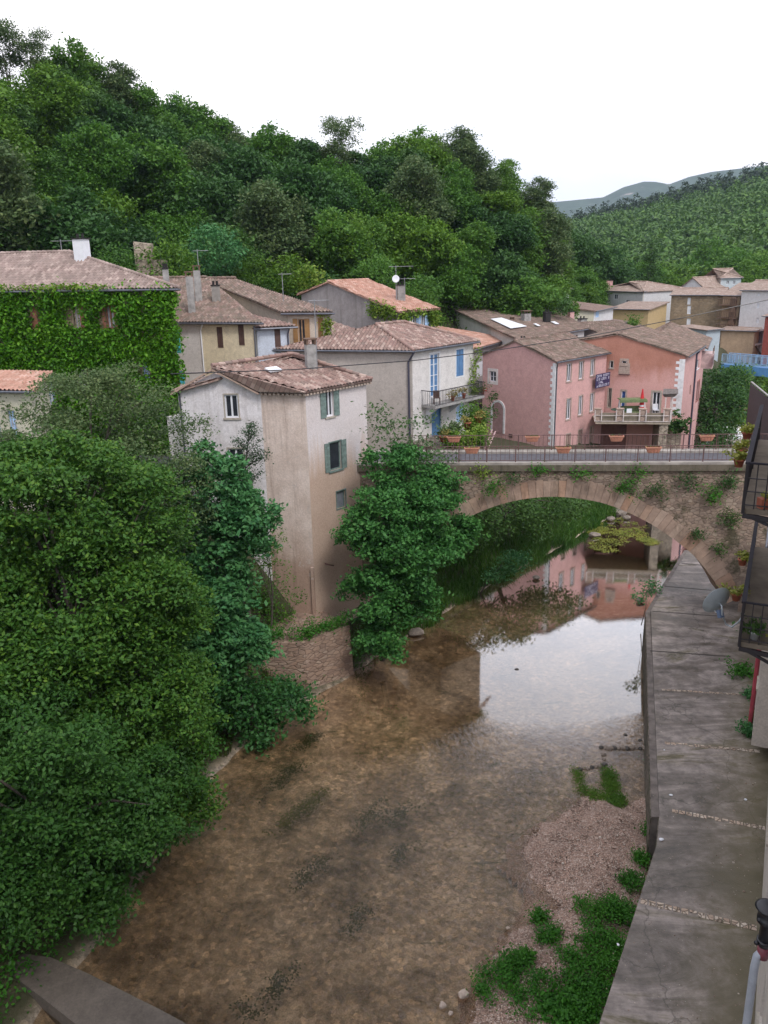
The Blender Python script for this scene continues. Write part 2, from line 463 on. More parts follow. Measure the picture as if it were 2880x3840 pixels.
def roof_plane(mb, uvs, poly, corr=True, per=0.25, row=0.36, thick=0.09, edir=None):
    """poly: 3D points, first two are the eave (left, right seen from outside below). Real canal-tile relief when corr"""
    p = [Vector([float(t) for t in q]) for q in poly]
    e = (p[1] - p[0]); e.z = 0; L = e.length; e.normalize()
    far = max(p[2:], key=lambda q: ((q - p[0]) - e * (q - p[0]).dot(e)).length)
    s = (far - p[0]) - e * (far - p[0]).dot(e); sl = s.length; s.normalize()
    n = e.cross(s).normalized()
    if n.z < 0: n = -n
    if edir is not None:
        e = Vector(edir); e = (e - n * e.dot(n)).normalized(); s = n.cross(e).normalized()
    uv = [((q - p[0]).dot(e), (q - p[0]).dot(s)) for q in p]
    area = sum(uv[i][0] * uv[(i + 1) % len(uv)][1] - uv[(i + 1) % len(uv)][0] * uv[i][1] for i in range(len(uv)))
    if area < 0: uv = uv[::-1]
    u0 = min(a for a, b in uv); u1 = max(a for a, b in uv); v0 = min(b for a, b in uv); v1 = max(b for a, b in uv)
    bm = bmesh.new()
    if corr:
        su = per / 5; nu = int((u1 - u0) / su) + 2; rows = int((v1 - v0) / row) + 2
        vl = []
        for k in range(rows): vl += [(k * row, 0.03), (k * row + row - 0.03, 0.0)]
        ub = math.floor(u0 / per) * per; nu = int((u1 - ub) / su) + 2
        grid = [[bm.verts.new((ub + i * su, v0 + v, h)) for i in range(nu)] for v, h in vl]
        for j in range(len(vl) - 1):
            for i in range(nu - 1): bm.faces.new((grid[j][i], grid[j][i + 1], grid[j + 1][i + 1], grid[j + 1][i]))
    else:
        g = [bm.verts.new(c) for c in ((u0 - .01, v0 - .01, 0), (u1 + .01, v0 - .01, 0), (u1 + .01, v1 + .01, 0), (u0 - .01, v1 + .01, 0))]
        bm.faces.new(g)
    for i in range(len(uv)):
        a = uv[i]; b = uv[(i + 1) % len(uv)]
        dx, dy = b[0] - a[0], b[1] - a[1]
        if math.hypot(dx, dy) < 1e-5: continue
        bmesh.ops.bisect_plane(bm, geom=bm.verts[:] + bm.edges[:] + bm.faces[:], plane_co=(a[0], a[1], 0), plane_no=(dy, -dx, 0), clear_outer=True)
    rn = random.Random(3)
    idx = {}; vs = []
    for i, v in enumerate(bm.verts):
        idx[v] = i; u, w, h = v.co
        if corr:
            h = h + 0.045 * math.cos(2 * math.pi * (u / per - 0.5)) + 0.012 * math.sin(u * 1.7 + w * 2.3) + 0.02 * math.sin(w * 0.9 + u * 0.35)
        vs.append(p[0] + e * u + s * w + n * h)
    b = len(mb.v); mb.add(vs, [tuple(idx[v] for v in f.verts) for f in bm.faces])
    for v in bm.verts: uvs[b + idx[v]] = (v.co.x, v.co.y)
    bm.free()
    # board underneath with an edge all round
    q = [p[0] + e * a + s * c for a, c in uv]
    k = len(q); top = [t - n * 0.045 for t in q]; bot = [t - n * (0.045 + thick) for t in q]
    b = len(mb.v); mb.add(top + bot, [tuple(reversed(range(k, 2 * k))), tuple(range(k))] + [(i, (i + 1) % k, (i + 1) % k + k, i + k) for i in range(k)])
    for i in range(2 * k): uvs[b + i] = uv[i % k]
    return n

def roof(root, planes, mat, corr=True, ridges=(), gutter=(), name='roof', edirs={}):
    mb = MB(); uvs = {}
    for i_, pl in enumerate(planes): roof_plane(mb, uvs, pl, corr, edir=edirs.get(i_))
    for a, b_ in ridges:
        a = Vector([float(t) for t in a]); b_ = Vector([float(t) for t in b_]); k = max(2, int((b_ - a).length / 0.4))
        for i in range(k):
            s0 = len(mb.v)
            q0 = a.lerp(b_, i / k); q1 = a.lerp(b_, (i + 1) / k)
            up = Vector((0, 0, 0.02)); mb.tube([q0 + up * 2, q1 + up], [0.12, 0.1], 8)
            for j in range(s0, len(mb.v)): uvs[j] = (i * 0.25 + 0.12, i * 0.36 + 0.2)
    me_uv = uvs
    off = base_of(root)
    me = bpy.data.meshes.new(name)
    me.from_pydata([(a - off.x, b - off.y, c - off.z) for a, b, c in mb.v], [], mb.f)
    ul = me.uv_layers.new(name='UVMap')
    li = np.zeros(len(me.loops), dtype=np.int32); me.loops.foreach_get('vertex_index', li)
    tab = np.zeros((len(mb.v), 2), dtype=np.float32)
    for i, c in me_uv.items(): tab[i] = c
    ul.data.foreach_set('uv', tab[li].ravel())
    me.materials.append(mat)
    o = bpy.data.objects.new(name, me); COL.objects.link(o); o.parent = root
    for a, b_ in gutter:
        m = MB(); a = np.array(a, float); b_ = np.array(b_, float); a[2] -= 0.08; b_[2] -= 0.08
        m.tube([a, b_], 0.07, 8); m.build('gutter', M_GUT, root)
    return o
def out2(p, q, r, d):
    """corner q of plan polygon (p, q, r) pushed outwards by d"""
    p, q, r = (np.array(t[:2], float) for t in (p, q, r))
    def nn(a, b): v = (b - a) / np.hypot(*(b - a)); return np.array([v[1], -v[0]])
    n1, n2 = nn(p, q), nn(q, r); k = 1 + float(n1 @ n2)
    return q + (n1 + n2) * d / max(k, 0.35)
def grow(foot, d):
    n = len(foot); return [out2(foot[i - 1], foot[i], foot[(i + 1) % n], d) for i in range(n)]
def walls(root, foot, z0, tops, mat, holes={}, name='wall', mats={}):
    """foot counter-clockwise seen from above starting at the left front corner; tops: z or per-edge profile"""
    mb = MB(); ws = []
    sep = {}
    for i in range(len(foot)):
        w = Wall(foot[i], foot[(i + 1) % len(foot)]); ws.append(w)
        t = tops[i] if isinstance(tops, (list, dict)) else tops
        if not isinstance(t, (list, tuple)): t = [(0, t), (w.L, t)]
        else: t = [((1 + q) * w.L if q < 0 else q * w.L, z) for q, z in t]
        wall_mesh(sep.setdefault(i, MB()) if i in mats else mb, w, z0, t, holes.get(i, ()))
    mb.build(name, mat, root)
    for i, m in sep.items(): m.build(name, mats[i], root)
    return ws
def chimney(root, c, w, d, z0, z1, mat, rot=0.0, pots=True, cap=True):
    m = MB(); c = (float(c[0]), float(c[1]))
    ca, sa = math.cos(rot), math.sin(rot)
    def bx(x0, x1, y0, y1, a, b, mm):
        q = [(x0, y0), (x1, y0), (x1, y1), (x0, y1)]; q = [(c[0] + x * ca - y * sa, c[1] + x * sa + y * ca) for x, y in q]
        mm.hexa([(x, y, a) for x, y in q] + [(x, y, b) for x, y in q])
    bx(-w / 2, w / 2, -d / 2, d / 2, z0, z1, m)
    o = m.build('chimney', mat, root)
    if cap:
        m = MB(); h = 0.28
        for sx in (-1, 1):
            for sy in (-1, 1):
                bx(sx * w * .42 - .05, sx * w * .42 + .05, sy * d * .42 - .05, sy * d * .42 + .05, z1 + 0.003, z1 + h, m)
        bx(-w * .62, w * .62, -d * .62, d * .62, z1 + h + .003, z1 + h + .08, m)
        m.build('chimney_cap', M_WOOD if pots else M_CONC, o)
    else:
        m = MB(); bx(-w * .6, w * .6, -d * .6, d * .6, z1 + .003, z1 + .08, m)
        for k in (-.22, .22): m.tube([(c[0] + k * w, c[1], z1 + .08), (c[0] + k * w, c[1], z1 + .35)], .09, 8)
        m.build('chimney_pot', M_DARK, o)
    return o
def antenna(root, p, h, arm=0.9, n=5, ang=0.5, name='aerial'):
    m = MB(); x, y, z = (float(q) for q in p); ca, sa = math.cos(ang), math.sin(ang)
    m.tube([(x, y, z), (x, y, z + h)], 0.03, 6)
    m.tube([(x - ca * arm * .4, y - sa * arm * .4, z + h - .1), (x + ca * arm, y + sa * arm, z + h - .1)], 0.018, 5)
    for k in range(n):
        t = -0.35 + 1.3 * k / (n - 1); cx, cy = x + ca * arm * t, y + sa * arm * t
        m.tube([(cx + sa * .25, cy - ca * .25, z + h - .1), (cx - sa * .25, cy + ca * .25, z + h - .1)], 0.014, 4)
    return m.build(name, plain('aerial_metal', (0.3, 0.31, 0.33), 0.5, 0.5), root)
def downpipe(root, pts, r=0.055, mat=None): 
    m = MB(); m.tube(pts, r, 8); return m.build('downpipe', mat or M_PIPE, root)
def ids(v): return [tuple(float(t) for t in q) for q in v]
def v3(p, z): return (float(p[0]), float(p[1]), float(z))
def lerp(a, b, t): return tuple(float(x) + (float(y) - float(x)) * t for x, y in zip(a, b))
def strip(w, q, z, o=0.02): return w.pt(q, z, o)
def gable(foot, ze, zr, axis=0, oh=0.3, rise=0.13, t=0.5):
    f = [np.array(q[:2], float) for q in foot]
    k = axis
    f = f[k:] + f[:k]
    A, B, C_, D = f
    R1 = B + (C_ - B) * t; R0 = A + (D - A) * t
    half = 0.5 * (np.hypot(*(R1 - B)) + np.hypot(*(R0 - A))); sl = (zr - ze) / half
    g = grow(f, oh); rd = (R1 - R0) / np.hypot(*(R1 - R0))
    r1 = v3(R1 + rd * oh, zr + rise); r0 = v3(R0 - rd * oh, zr + rise); e = ze - sl * oh + rise
    half2 = 0.5 * (np.hypot(*(C_ - R1)) + np.hypot(*(D - R0))); e2 = ze - (zr - ze) / half2 * oh + rise
    pl = [[v3(g[0], e), v3(g[1], e), r1, r0], [v3(g[2], e2), v3(g[3], e2), r0, r1]]
    tops = [ze, [(0, ze), (t, zr), (1, ze)], ze, [(0, ze), (1 - t, zr), (1, ze)]]
    tops = tops[-k:] + tops[:-k] if k else tops
    return tops, pl, (r0, r1), [(pl[0][0], pl[0][1])]
def hip(foot, ze, zr, inset=0.5, oh=0.3, rise=0.13, r0=None, r1=None):
    A, B, C_, D = [np.array(q[:2], float) for q in foot]
    m1, m0 = (B + C_) / 2, (A + D) / 2; w = np.hypot(*(C_ - B))
    rd = (m1 - m0) / np.hypot(*(m1 - m0))
    R1 = np.array(r1, float) if r1 is not None else m1 - rd * w * inset
    R0 = np.array(r0, float) if r0 is not None else m0 + rd * w * inset
    g = grow([A, B, C_, D], oh); e = ze - (zr - ze) / (w / 2) * oh + rise
    a, b, c, d = (v3(q, e) for q in g); p0, p1 = v3(R0, zr + rise), v3(R1, zr + rise)
    return ze, [[a, b, p1, p0], [b, c, p1], [c, d, p0, p1], [d, a, p0]], [(p0, p1), (p1, b), (p1, c), (p0, a)], [(a, b), (b, c)]
def back(a, b, dist, skew=0.0):
    """plan vector straight back from the line a-b"""
    d = (np.array(b[:2]) - np.array(a[:2])); d = d / np.hypot(*d)
    return np.array([-d[1], d[0]]) * dist + d * skew
def quad(a, b, depth, skew=0.0):
    a = np.array(a[:2], float); b = np.array(b[:2], float); k = back(a, b, depth, skew)
    return [a, b, b + k, a + k]
def doorpx(w, x0, y0, x1, y1, z0=None):
    r = w.rect(x0, y0, x1, y1)
    if z0 is not None: r[2] = z0
    return r

m, n, b, o = newmat('plaster_tower_cream')
v = coords(n); sep = nd(n, 'ShaderNodeSeparateXYZ'); n.links.new(v, sep.inputs[0])
ad = nd(n, 'ShaderNodeMath', operation='MULTIPLY_ADD'); ad.inputs[1].default_value = 4.0
n.links.new(noise(n, coords(n, (1.2, 1.2, .4)), 1.0, 6, .7), ad.inputs[0]); n.links.new(sep.outputs[2], ad.inputs[2])
hh = nd(n, 'ShaderNodeMapRange'); hh.inputs[1].default_value = 7.6; hh.inputs[2].default_value = 10.2; n.links.new(ad.outputs[0], hh.inputs[0])
bl = noise(n, v, .5, 7, .7); stn = noise(n, coords(n, (2.4, 2.4, .12)), 1.0, 5, .7)
col = mix(n, hh.outputs[0], mix(n, bl, (.38, .25, .19), (.55, .4, .32)), mix(n, ramp(n, bl, [(.35, g3(0)), (.65, g3(1))]), (.6, .48, .41), (.82, .7, .63)))
col = mix(n, ramp(n, stn, [(.5, g3(0)), (.7, g3(.6))]), col, (.3, .2, .15))
col = mix(n, ramp(n, noise(n, v, 1.6, 5, .6), [(.63, g3(0)), (.65, g3(.55))]), col, (.6, .52, .47))
fine = noise(n, v, 11, 5, .7); col = mix(n, .4, col, ramp(n, fine, [(.3, g3(.4)), (.65, g3(1))]), 'MULTIPLY')
n.links.new(col, b.inputs['Base Color']); b.inputs['Roughness'].default_value = .95; bump(n, b, fine, .6, .04); PL_TOWER = m
PL_TOWER_W = plaster('plaster_tower_white', (0.84, 0.81, 0.83), (0.5, 0.44, 0.41), 0.6, 0.6)
PL_GREYT = plaster('plaster_grey_beige', (0.54, 0.49, 0.45), (0.4, 0.35, 0.31), 0.4, 0.25)
PL_WHITE = plaster('plaster_offwhite', (0.8, 0.77, 0.75), (0.5, 0.45, 0.42), 0.3, 0.25)
PL_YEL = plaster('plaster_yellow', (0.8, 0.7, 0.5), (0.6, 0.5, 0.38), 0.25, 0.2)
PL_BLUE = plaster('plaster_bluewhite', (0.6, 0.66, 0.76), (0.45, 0.46, 0.5), 0.4, 0.3)
PL_GREY = plaster('plaster_grey', (0.44, 0.4, 0.4), (0.24, 0.21, 0.2), 0.6, 0.6)
PL_PINK = plaster('plaster_pink', (0.72, 0.43, 0.41), (0.56, 0.31, 0.29), 0.4, 0.15)
m, n, b, o = newmat('plaster_pink_stained')   # rain stain soaked in from the roof down, ragged lower edge
v = coords(n); sep = nd(n, 'ShaderNodeSeparateXYZ'); n.links.new(v, sep.inputs[0])
ad = nd(n, 'ShaderNodeMath', operation='MULTIPLY_ADD'); ad.inputs[1].default_value = 5.5
n.links.new(noise(n, coords(n, (.6, .6, .35)), 1.0, 7, .72), ad.inputs[0]); n.links.new(sep.outputs[2], ad.inputs[2])
hh = nd(n, 'ShaderNodeMapRange'); hh.inputs[1].default_value = 9.1; hh.inputs[2].default_value = 11.2; n.links.new(ad.outputs[0], hh.inputs[0])
bl = noise(n, v, .9, 6, .7)
col = mix(n, hh.outputs[0], mix(n, bl, (.66, .36, .33), (.72, .43, .39)), mix(n, bl, (.36, .15, .1), (.62, .31, .24)))
fine = noise(n, v, 12, 5, .65); col = mix(n, .35, col, ramp(n, fine, [(.3, g3(.4)), (.65, g3(1))]), 'MULTIPLY')
n.links.new(col, b.inputs['Base Color']); b.inputs['Roughness'].default_value = .95; bump(n, b, fine, .4, .03); PL_PINK2 = m
PL_CREAM = plaster('plaster_cream_green', (0.66, 0.63, 0.5), (0.5, 0.47, 0.38), 0.4, 0.3)
PL_OCH = plaster('plaster_ochre', (0.62, 0.46, 0.24), (0.5, 0.36, 0.2), 0.3, 0.2)
PL_TAN = plaster('plaster_tan', (0.58, 0.42, 0.28), (0.4, 0.28, 0.2), 0.5, 0.4)
STONE_W = rubble('rubble_brown', [(0.3, 0.22, 0.14), (0.38, 0.29, 0.19), (0.26, 0.2, 0.13), (0.42, 0.33, 0.23)], (0.3, 0.24, 0.17), 2.6)
STONE_B = rubble('masonry_base', [(0.4, 0.27, 0.2), (0.46, 0.33, 0.25), (0.32, 0.22, 0.17), (0.5, 0.38, 0.3)], (0.3, 0.21, 0.16), 2.6, 2.4)
STONE_R = rubble('ruin_stone', [(0.4, 0.33, 0.26), (0.5, 0.42, 0.33), (0.34, 0.28, 0.22)], (0.26, 0.21, 0.17), 2.2)

# streaked and stained plaster of the tower house: the stain sits on the wall by height
m, n, b, o = newmat('plaster_tower_stained')
v = coords(n, (1, 1, 1)); sep = nd(n, 'ShaderNodeSeparateXYZ'); n.links.new(v, sep.inputs[0])
stn = noise(n, coords(n, (2.6, 2.6, 0.1)), 1.0, 4, 0.7)
ad = nd(n, 'ShaderNodeMath', operation='MULTIPLY_ADD'); ad.inputs[1].default_value = 6.0
n.links.new(stn, ad.inputs[0]); n.links.new(sep.outputs[2], ad.inputs[2])     # height + streaks
hh = nd(n, 'ShaderNodeMapRange'); hh.inputs[1].default_value = 14.0; hh.inputs[2].default_value = 16.8
n.links.new(ad.outputs[0], hh.inputs[0])
bl = noise(n, coords(n), 0.45, 6, 0.65)
tan = mix(n, bl, (0.45, 0.31, 0.23), (0.66, 0.52, 0.43))
col = mix(n, ramp(n, hh.outputs[0], [(0.0, g3(0)), (0.7, g3(1))]), tan, mix(n, bl, (0.6, 0.52, 0.49), (0.78, 0.74, 0.76)))
fine = noise(n, coords(n), 12, 5, 0.65)
col = mix(n, 0.35, col, ramp(n, fine, [(0.3, g3(0.4)), (0.65, g3(1))]), 'MULTIPLY')
n.links.new(col, b.inputs['Base Color']); b.inputs['Roughness'].default_value = 0.95; bump(n, b, fine, 0.4, 0.03)
PL_STAIN = m

VILLAGE = []   # (label, footprint) for plants and ground

# =============================== tower house by the river
ZT = 15.9
T = [G(666, 1466, ZT)[:2], G(976, 1463, ZT)[:2], G(1144, 1466, ZT)[:2], G(1372, 1425, ZT)[:2]]
T4 = T[3] + np.array([-4.2, 4.4]); T5 = T[0] + np.array([1.0, 6.2])
tower = thing('tower_house', 'tall narrow cream house with stained plaster rising from the left river bank', 'house', (*((T[0] + T[3]) / 2), 0))
foot = [T[0], T[1], T[2], T[3], T4, T5]
w0, w1, w2 = Wall(T[0], T[1]), Wall(T[1], T[2]), Wall(T[2], T[3])
zp = P(802, 1399, float((w0.a[1] + w0.b[1]) / 2))[2]; zr = 17.25
h0 = [w0.rect(843, 1480, 893, 1567), w0.rect(857, 1682, 915, 1768)]
h2 = [w2.rect(1222, 1462, 1250, 1562), w2.rect(1236, 1656, 1280, 1762), w2.rect(1263, 1840, 1296, 1905)]
s_pk = w0.at(802, 1399)[0] / w0.L
walls(tower, foot, 1.6, {0: [(0, ZT), (s_pk, zp), (1, ZT)], 1: ZT, 2: ZT, 3: ZT, 4: ZT, 5: ZT}, PL_TOWER, {0: h0, 2: h2}, mats={0: PL_TOWER_W, 2: PL_STAIN, 1: PL_TOWER})
for r in h0: window(tower, w0, r, M_WHITE, sill=M_STONE, surround=M_STONE, sw=0.07)
window(tower, w2, h2[0], M_WHITE, shut=M_SHGRN, shut_w=0.42, sill=M_STONE)
window(tower, w2, h2[1], M_SHGRN, shut=M_SHGRN, shut_w=0.38, sill=M_SHGRN, surround=M_SHGRN, sw=0.06, mull=0)
window(tower, w2, h2[2], M_SHGRN, pane=plain('dusty_glass', (0.22, 0.24, 0.27), 0.3), surround=M_SHGRN, sw=0.07, mull=0)
g = grow(foot, 0.28); e = ZT + 0.02
r0 = lerp(v3(w0.pt(w0.L * s_pk, 0, 0.3), zr), v3(w0.pt(w0.L * s_pk, 0, 0.3), zr), 0); r1 = v3(G(1098, 1330, zr + .1)[:2], zr + .15)
r0 = (r0[0], r0[1], zr)
a, b_, c_, d_, e_, f_ = (v3(q, e) for q in g)
roof(tower, [[c_, d_, r1, r0], [b_, c_, r0], [d_, e_, r1], [e_, f_, r0, r1] if False else [f_, a, r0, r1], [e_, f_, r1]], TILE_PINK,
     ridges=[(r0, r1), (d_, r1)], edirs={1: tuple(Vector(d_) - Vector(c_))})
mb = MB()   # raking verge and dentils under it
for p0, p1 in ((a, r0), (r0, b_)):
    p0 = Vector(p0) + Vector((0, .02, -.17)); p1 = Vector(p1) + Vector((0, .02, -.17)); mb.bar(p0, p1, 0.2, 0.09)
mb.build('verge_board', plain('verge_tile', (0.42, 0.3, 0.24), 0.9), tower)
mb = MB()
for p0, p1 in ((a, r0), (r0, b_), (b_, c_), (c_, d_)):
    p0 = Vector(p0); p1 = Vector(p1); L = (p1 - p0).length; k = int(L / 0.24)
    for i in range(k):
        q = p0.lerp(p1, (i + .5) / k); dd = (p1 - p0).normalized(); nn = Vector((-dd.y, dd.x, 0)).normalized()
        q0 = q + Vector((0, 0, -0.2)) + nn * 0.02; mb.bar(q0, q0 + nn * 0.24, 0.13, 0.09)
mb.build('eave_dentils', plain('dentil', (0.45, 0.36, 0.3), 0.9), tower)
downpipe(tower, [w0.pt(0.08, 15.8, .06), w0.pt(0.1, 15.6, .06), w0.pt(0.1, 9.0, .06)], 0.05)
cpt = P(1165, 1345, float(r1[1]) - 0.9)
chimney(tower, cpt, 0.55, 0.45, 15.9, P(1165, 1292, float(cpt[1]))[2], M_CONC, 0.4)
antenna(tower, (cpt[0] + .35, cpt[1], 16.5), P(1192, 1120, float(cpt[1]))[2] - 16.5, 0.8, 5, 0.3)
mb = MB(); sp = Vector(P(985, 1383, 46.2)); nn = Vector((0.55, -0.62, 0.0))
ee = (Vector(d_) - Vector(c_)).normalized()
q = Vector(c_).lerp(Vector(d_), 0.38)
upv = (Vector(r1) - Vector(d_)); upv = (Vector(r0) + (Vector(r1) - Vector(r0)) * .3 - q)
c0 = q + upv * 0.62 + Vector((0, 0, .12))
mb.bar(c0 - ee * .42, c0 + ee * .42, 0.5, 0.08, up=tuple(ee.cross(upv).normalized()))
mb.build('skylight', M_WHITE, tower)
mb = MB()   # pilaster at the corner, and the ledge
w1.block(mb, w1.L - 0.16, w1.L + 0.02, 2.0, 5.9, 0.004, 0.14); mb.build('pilaster', PL_TOWER, tower)
downpipe(tower, [w2.pt(.9, 5.85, .02), w2.pt(.9, 5.85, .3), w2.pt(1.25, 5.7, .34)], 0.04, M_RUST)
# masonry base under the tower
bb = [G(940, 2412, 3.0)[:2], G(1144, 2411, 3.0)[:2], G(1311, 2346, 3.0)[:2]]
baseY = float(bb[1][1])
mb = MB(); ft = [bb[0], bb[1], bb[2], bb[2] + np.array([-3, 4.]), bb[0] + np.array([0, 4.])]
ft_low = grow(ft, 0.12)
n5 = len(ft); mb.add([(q[0], q[1], -0.4) for q in ft_low] + [(q[0], q[1], 3.0) for q in ft], [tuple(reversed(range(n5))), tuple(range(n5, 2 * n5))] + [(i, (i + 1) % n5, (i + 1) % n5 + n5, i + n5) for i in range(n5)])
rootmb('retaining_wall', mb, STONE_B, 'low stone masonry retaining wall under the tall cream house at the water', 'wall')
# lower white annex left of tower
mb = MB(); an = [P(626, 1570, 46.5)[:2], P(676, 1570, 46.0)[:2]]
an = quad(an[0], an[1], 3.0)
o_ = MB(); o_.prism(an, 6.5, P(650, 1565, 46.2)[2]); annex = rootmb('garden_wall', o_, PL_WHITE, 'narrow pale wall between the tall cream house and the ivy-covered house', 'wall')

# =============================== ivy covered house
ZI = 21.2
I0 = np.array([-33.0, 56.9]); I1 = np.array([-12.35, 51.0])
ivy = thing('ivy_house', 'three-storey house whose facade is completely covered in green ivy', 'house', (*((I0 + I1) / 2), 8))
foot = [I0, I1, np.array([-15.3, 60.2]), np.array([-37.0, 66.0])]
wI = Wall(I0, I1)
hI = [wI.rect(143, 1150, 164, 1240), wI.rect(277, 1147, 300, 1238), wI.rect(397, 1145, 428, 1233),
      wI.rect(168, 1392, 203, 1520), wI.rect(296, 1385, 330, 1480), wI.rect(441, 1420, 456, 1470), wI.rect(536, 1352, 560, 1420)]
walls(ivy, foot, 7.5, ZI, STONE_W, {0: hI})
IVYR = plain('rust_brown_shutter', (0.3, 0.13, 0.08), 0.7); CURT = plain('curtain_pane', (0.45, 0.44, 0.48), 0.5, 0, 0.4)
window(ivy, wI, hI[0], IVYR, shut=IVYR, shut_mode='left', sill=IVYR, mull=0)
window(ivy, wI, hI[1], plain('beige_frame', (0.5, 0.4, 0.3)), CURT, shut=IVYR, shut_mode='right', shut_w=.3)
window(ivy, wI, hI[2], IVYR, CURT, shut=IVYR, shut_mode='open', shut_w=.22)
window(ivy, wI, hI[3], M_WHITE, plain('blue_pane', (0.3, 0.38, 0.55), 0.3), rails=3, surround=M_PINKST, sw=.14)
window(ivy, wI, hI[4], M_WHITE, CURT, rails=2, shut=IVYR, shut_mode='right', shut_w=.45)
window(ivy, wI, hI[5], M_BROWN, mull=0)
window(ivy, wI, hI[6], M_LBLUE, CURT, rails=1)
re = P(260, 952, 58.0)
tp, pl, rd, gt = hip(foot, ZI, float(re[2]), oh=0.45, r1=re[:2], r0=(re[0] - 9.5, re[1] + 2.7))
roof(ivy, pl, TILE_IVY, ridges=rd, gutter=[gt[0]])
c = P(310, 965, 56.6); chimney(ivy, c, 0.75, 0.75, 21.9, P(308, 897, 56.6)[2], M_WHITE, -0.3, cap=False)
c = P(232, 945, 58.2); antenna(ivy, (c[0], c[1], c[2] - .6), 1.4, 1.6, 5, 0.1)
c = P(634, 1062, 51.8); chimney(ivy, (c[0] - .3, c[1] + .6), 0.3, 0.3, 20.9, 22.2, M_CONC, 0, cap=False)

# =============================== small house far left (roof below the ivy house)
a_, b2 = P(-260, 1482, 44.5), P(112, 1464, 43.0)
sh = thing('small_house', 'small plastered house with an orange tiled roof below the ivy house', 'house', (*(a_[:2]), 6))
foot = quad(a_, b2, 3.2, -1.2)
wS = Wall(foot[0], foot[1]); hs = [wS.rect(35, 1540, 62, 1640), wS.rect(-30, 1540, 0, 1640)]
zE = float(P(100, 1464, 43.2)[2])
tp = {0: zE, 1: [(0, zE), (1, zE + .45)], 2: zE + .45, 3: [(0, zE + .45), (1, zE)]}
walls(sh, foot, 4.0, tp, PL_CREAM, {0: hs})
for r in hs: window(sh, wS, r, M_LBLUE, CURT, rails=2)
g = grow(foot, .3); pl = [[v3(g[0], zE + .05), v3(g[1], zE + .05), v3(g[2], zE + .58), v3(g[3], zE + .58)]]
roof(sh, pl, TILE_ORG, gutter=[(pl[0][0], pl[0][1])])

# =============================== white and beige house (right of the ivy house)
ZB = 18.55
B0 = np.array(P(540, 1205, 60.5)[:2]); Bm = None; B1 = np.array(P(955, 1200, 57.6)[:2])
wB = Wall(B0, B1); Bk = np.array(P(765, 1055, 69.0)); foot = [B0, B1, Bk[:2], np.array(P(430, 1055, 72.0)[:2])]; zBk = float(Bk[2]) + .2
house_b = thing('town_house', 'beige and white two-tone house with brown closed shutters behind the tall cream house', 'house', (*((B0 + B1) / 2), 9))
hB = [wB.rect(814, 1226, 836, 1305), wB.rect(894, 1218, 916, 1296), wB.rect(652, 1236, 676, 1325), wB.rect(668, 1392, 692, 1440)]
sm_ = wB.at(755, 1250)[0]
wl = Wall(B0, wB.pt(sm_, 0)[:2]); wr = Wall(wB.pt(sm_ + .004, 0)[:2], B1)
off = sm_ + .004
mb = MB(); wall_mesh(mb, wl, 8.5, [(0, ZB), (wl.L, ZB)], [hB[2], hB[3]]); mb.build('wall', PL_WHITE, house_b)
mb = MB(); wall_mesh(mb, wr, 8.5, [(0, ZB), (wr.L, ZB)], [[r[0] - off, r[1] - off, r[2], r[3]] for r in hB[:2]])
for i in range(1, 4):
    w = Wall(foot[i], foot[(i + 1) % 4])
    wall_mesh(mb, w, 8.5, [[(0, ZB), (w.L, zBk)], [(0, zBk), (w.L, zBk)], [(0, zBk), (w.L, ZB)]][i - 1])
mb.build('wall', PL_YEL, house_b)
for r in hB[:2]: window(house_b, wB, r, M_BROWN, shut=M_BROWN, shut_mode='closed', surround=PL_YEL, sw=.05)
for r in hB[2:]: window(house_b, wB, r, M_CYAN, shut=M_CYAN, shut_mode='closed')
g = grow(foot, .4); pl = [[v3(g[0], ZB + .05), v3(g[1], ZB + .05), v3(foot[2] + wB.d * .3, zBk + .12), v3(foot[3], zBk + .12)]]
roof(house_b, pl, TILE_OLD, ridges=[(pl[0][3], pl[0][2])], gutter=[(pl[0][0], pl[0][1])])
downpipe(house_b, [wB.pt(sm_ + .35, ZB - .1, .35), wB.pt(sm_, ZB - .5, .06), wB.pt(sm_, 9, .06)], 0.05, M_WHITE)
downpipe(house_b, [wB.pt(wB.L - .05, ZB - .2, .06), wB.pt(wB.L - .05, 9, .06)], 0.06, M_GUT)
c = P(714, 1095, 61.0); chimney(house_b, c, 0.5, 0.45, 18.6, P(714, 1037, 61.)[2], M_CONC, .2)
c = P(740, 1050, 63.5); chimney(house_b, c, 0.5, 0.45, 19.3, P(742, 1014, 63.5)[2], M_CONC, .2)
c = P(810, 1105, 63.0); chimney(house_b, c, 0.6, 0.5, 18.9, P(808, 1072, 63.)[2], plain('chimney_grey', (0.26, 0.24, 0.22)), .2, cap=False)
c = P(735, 1010, 63.5); antenna(house_b, (c[0] + .2, c[1], c[2] - .8), 2.2, 0.8, 5, 0.2)

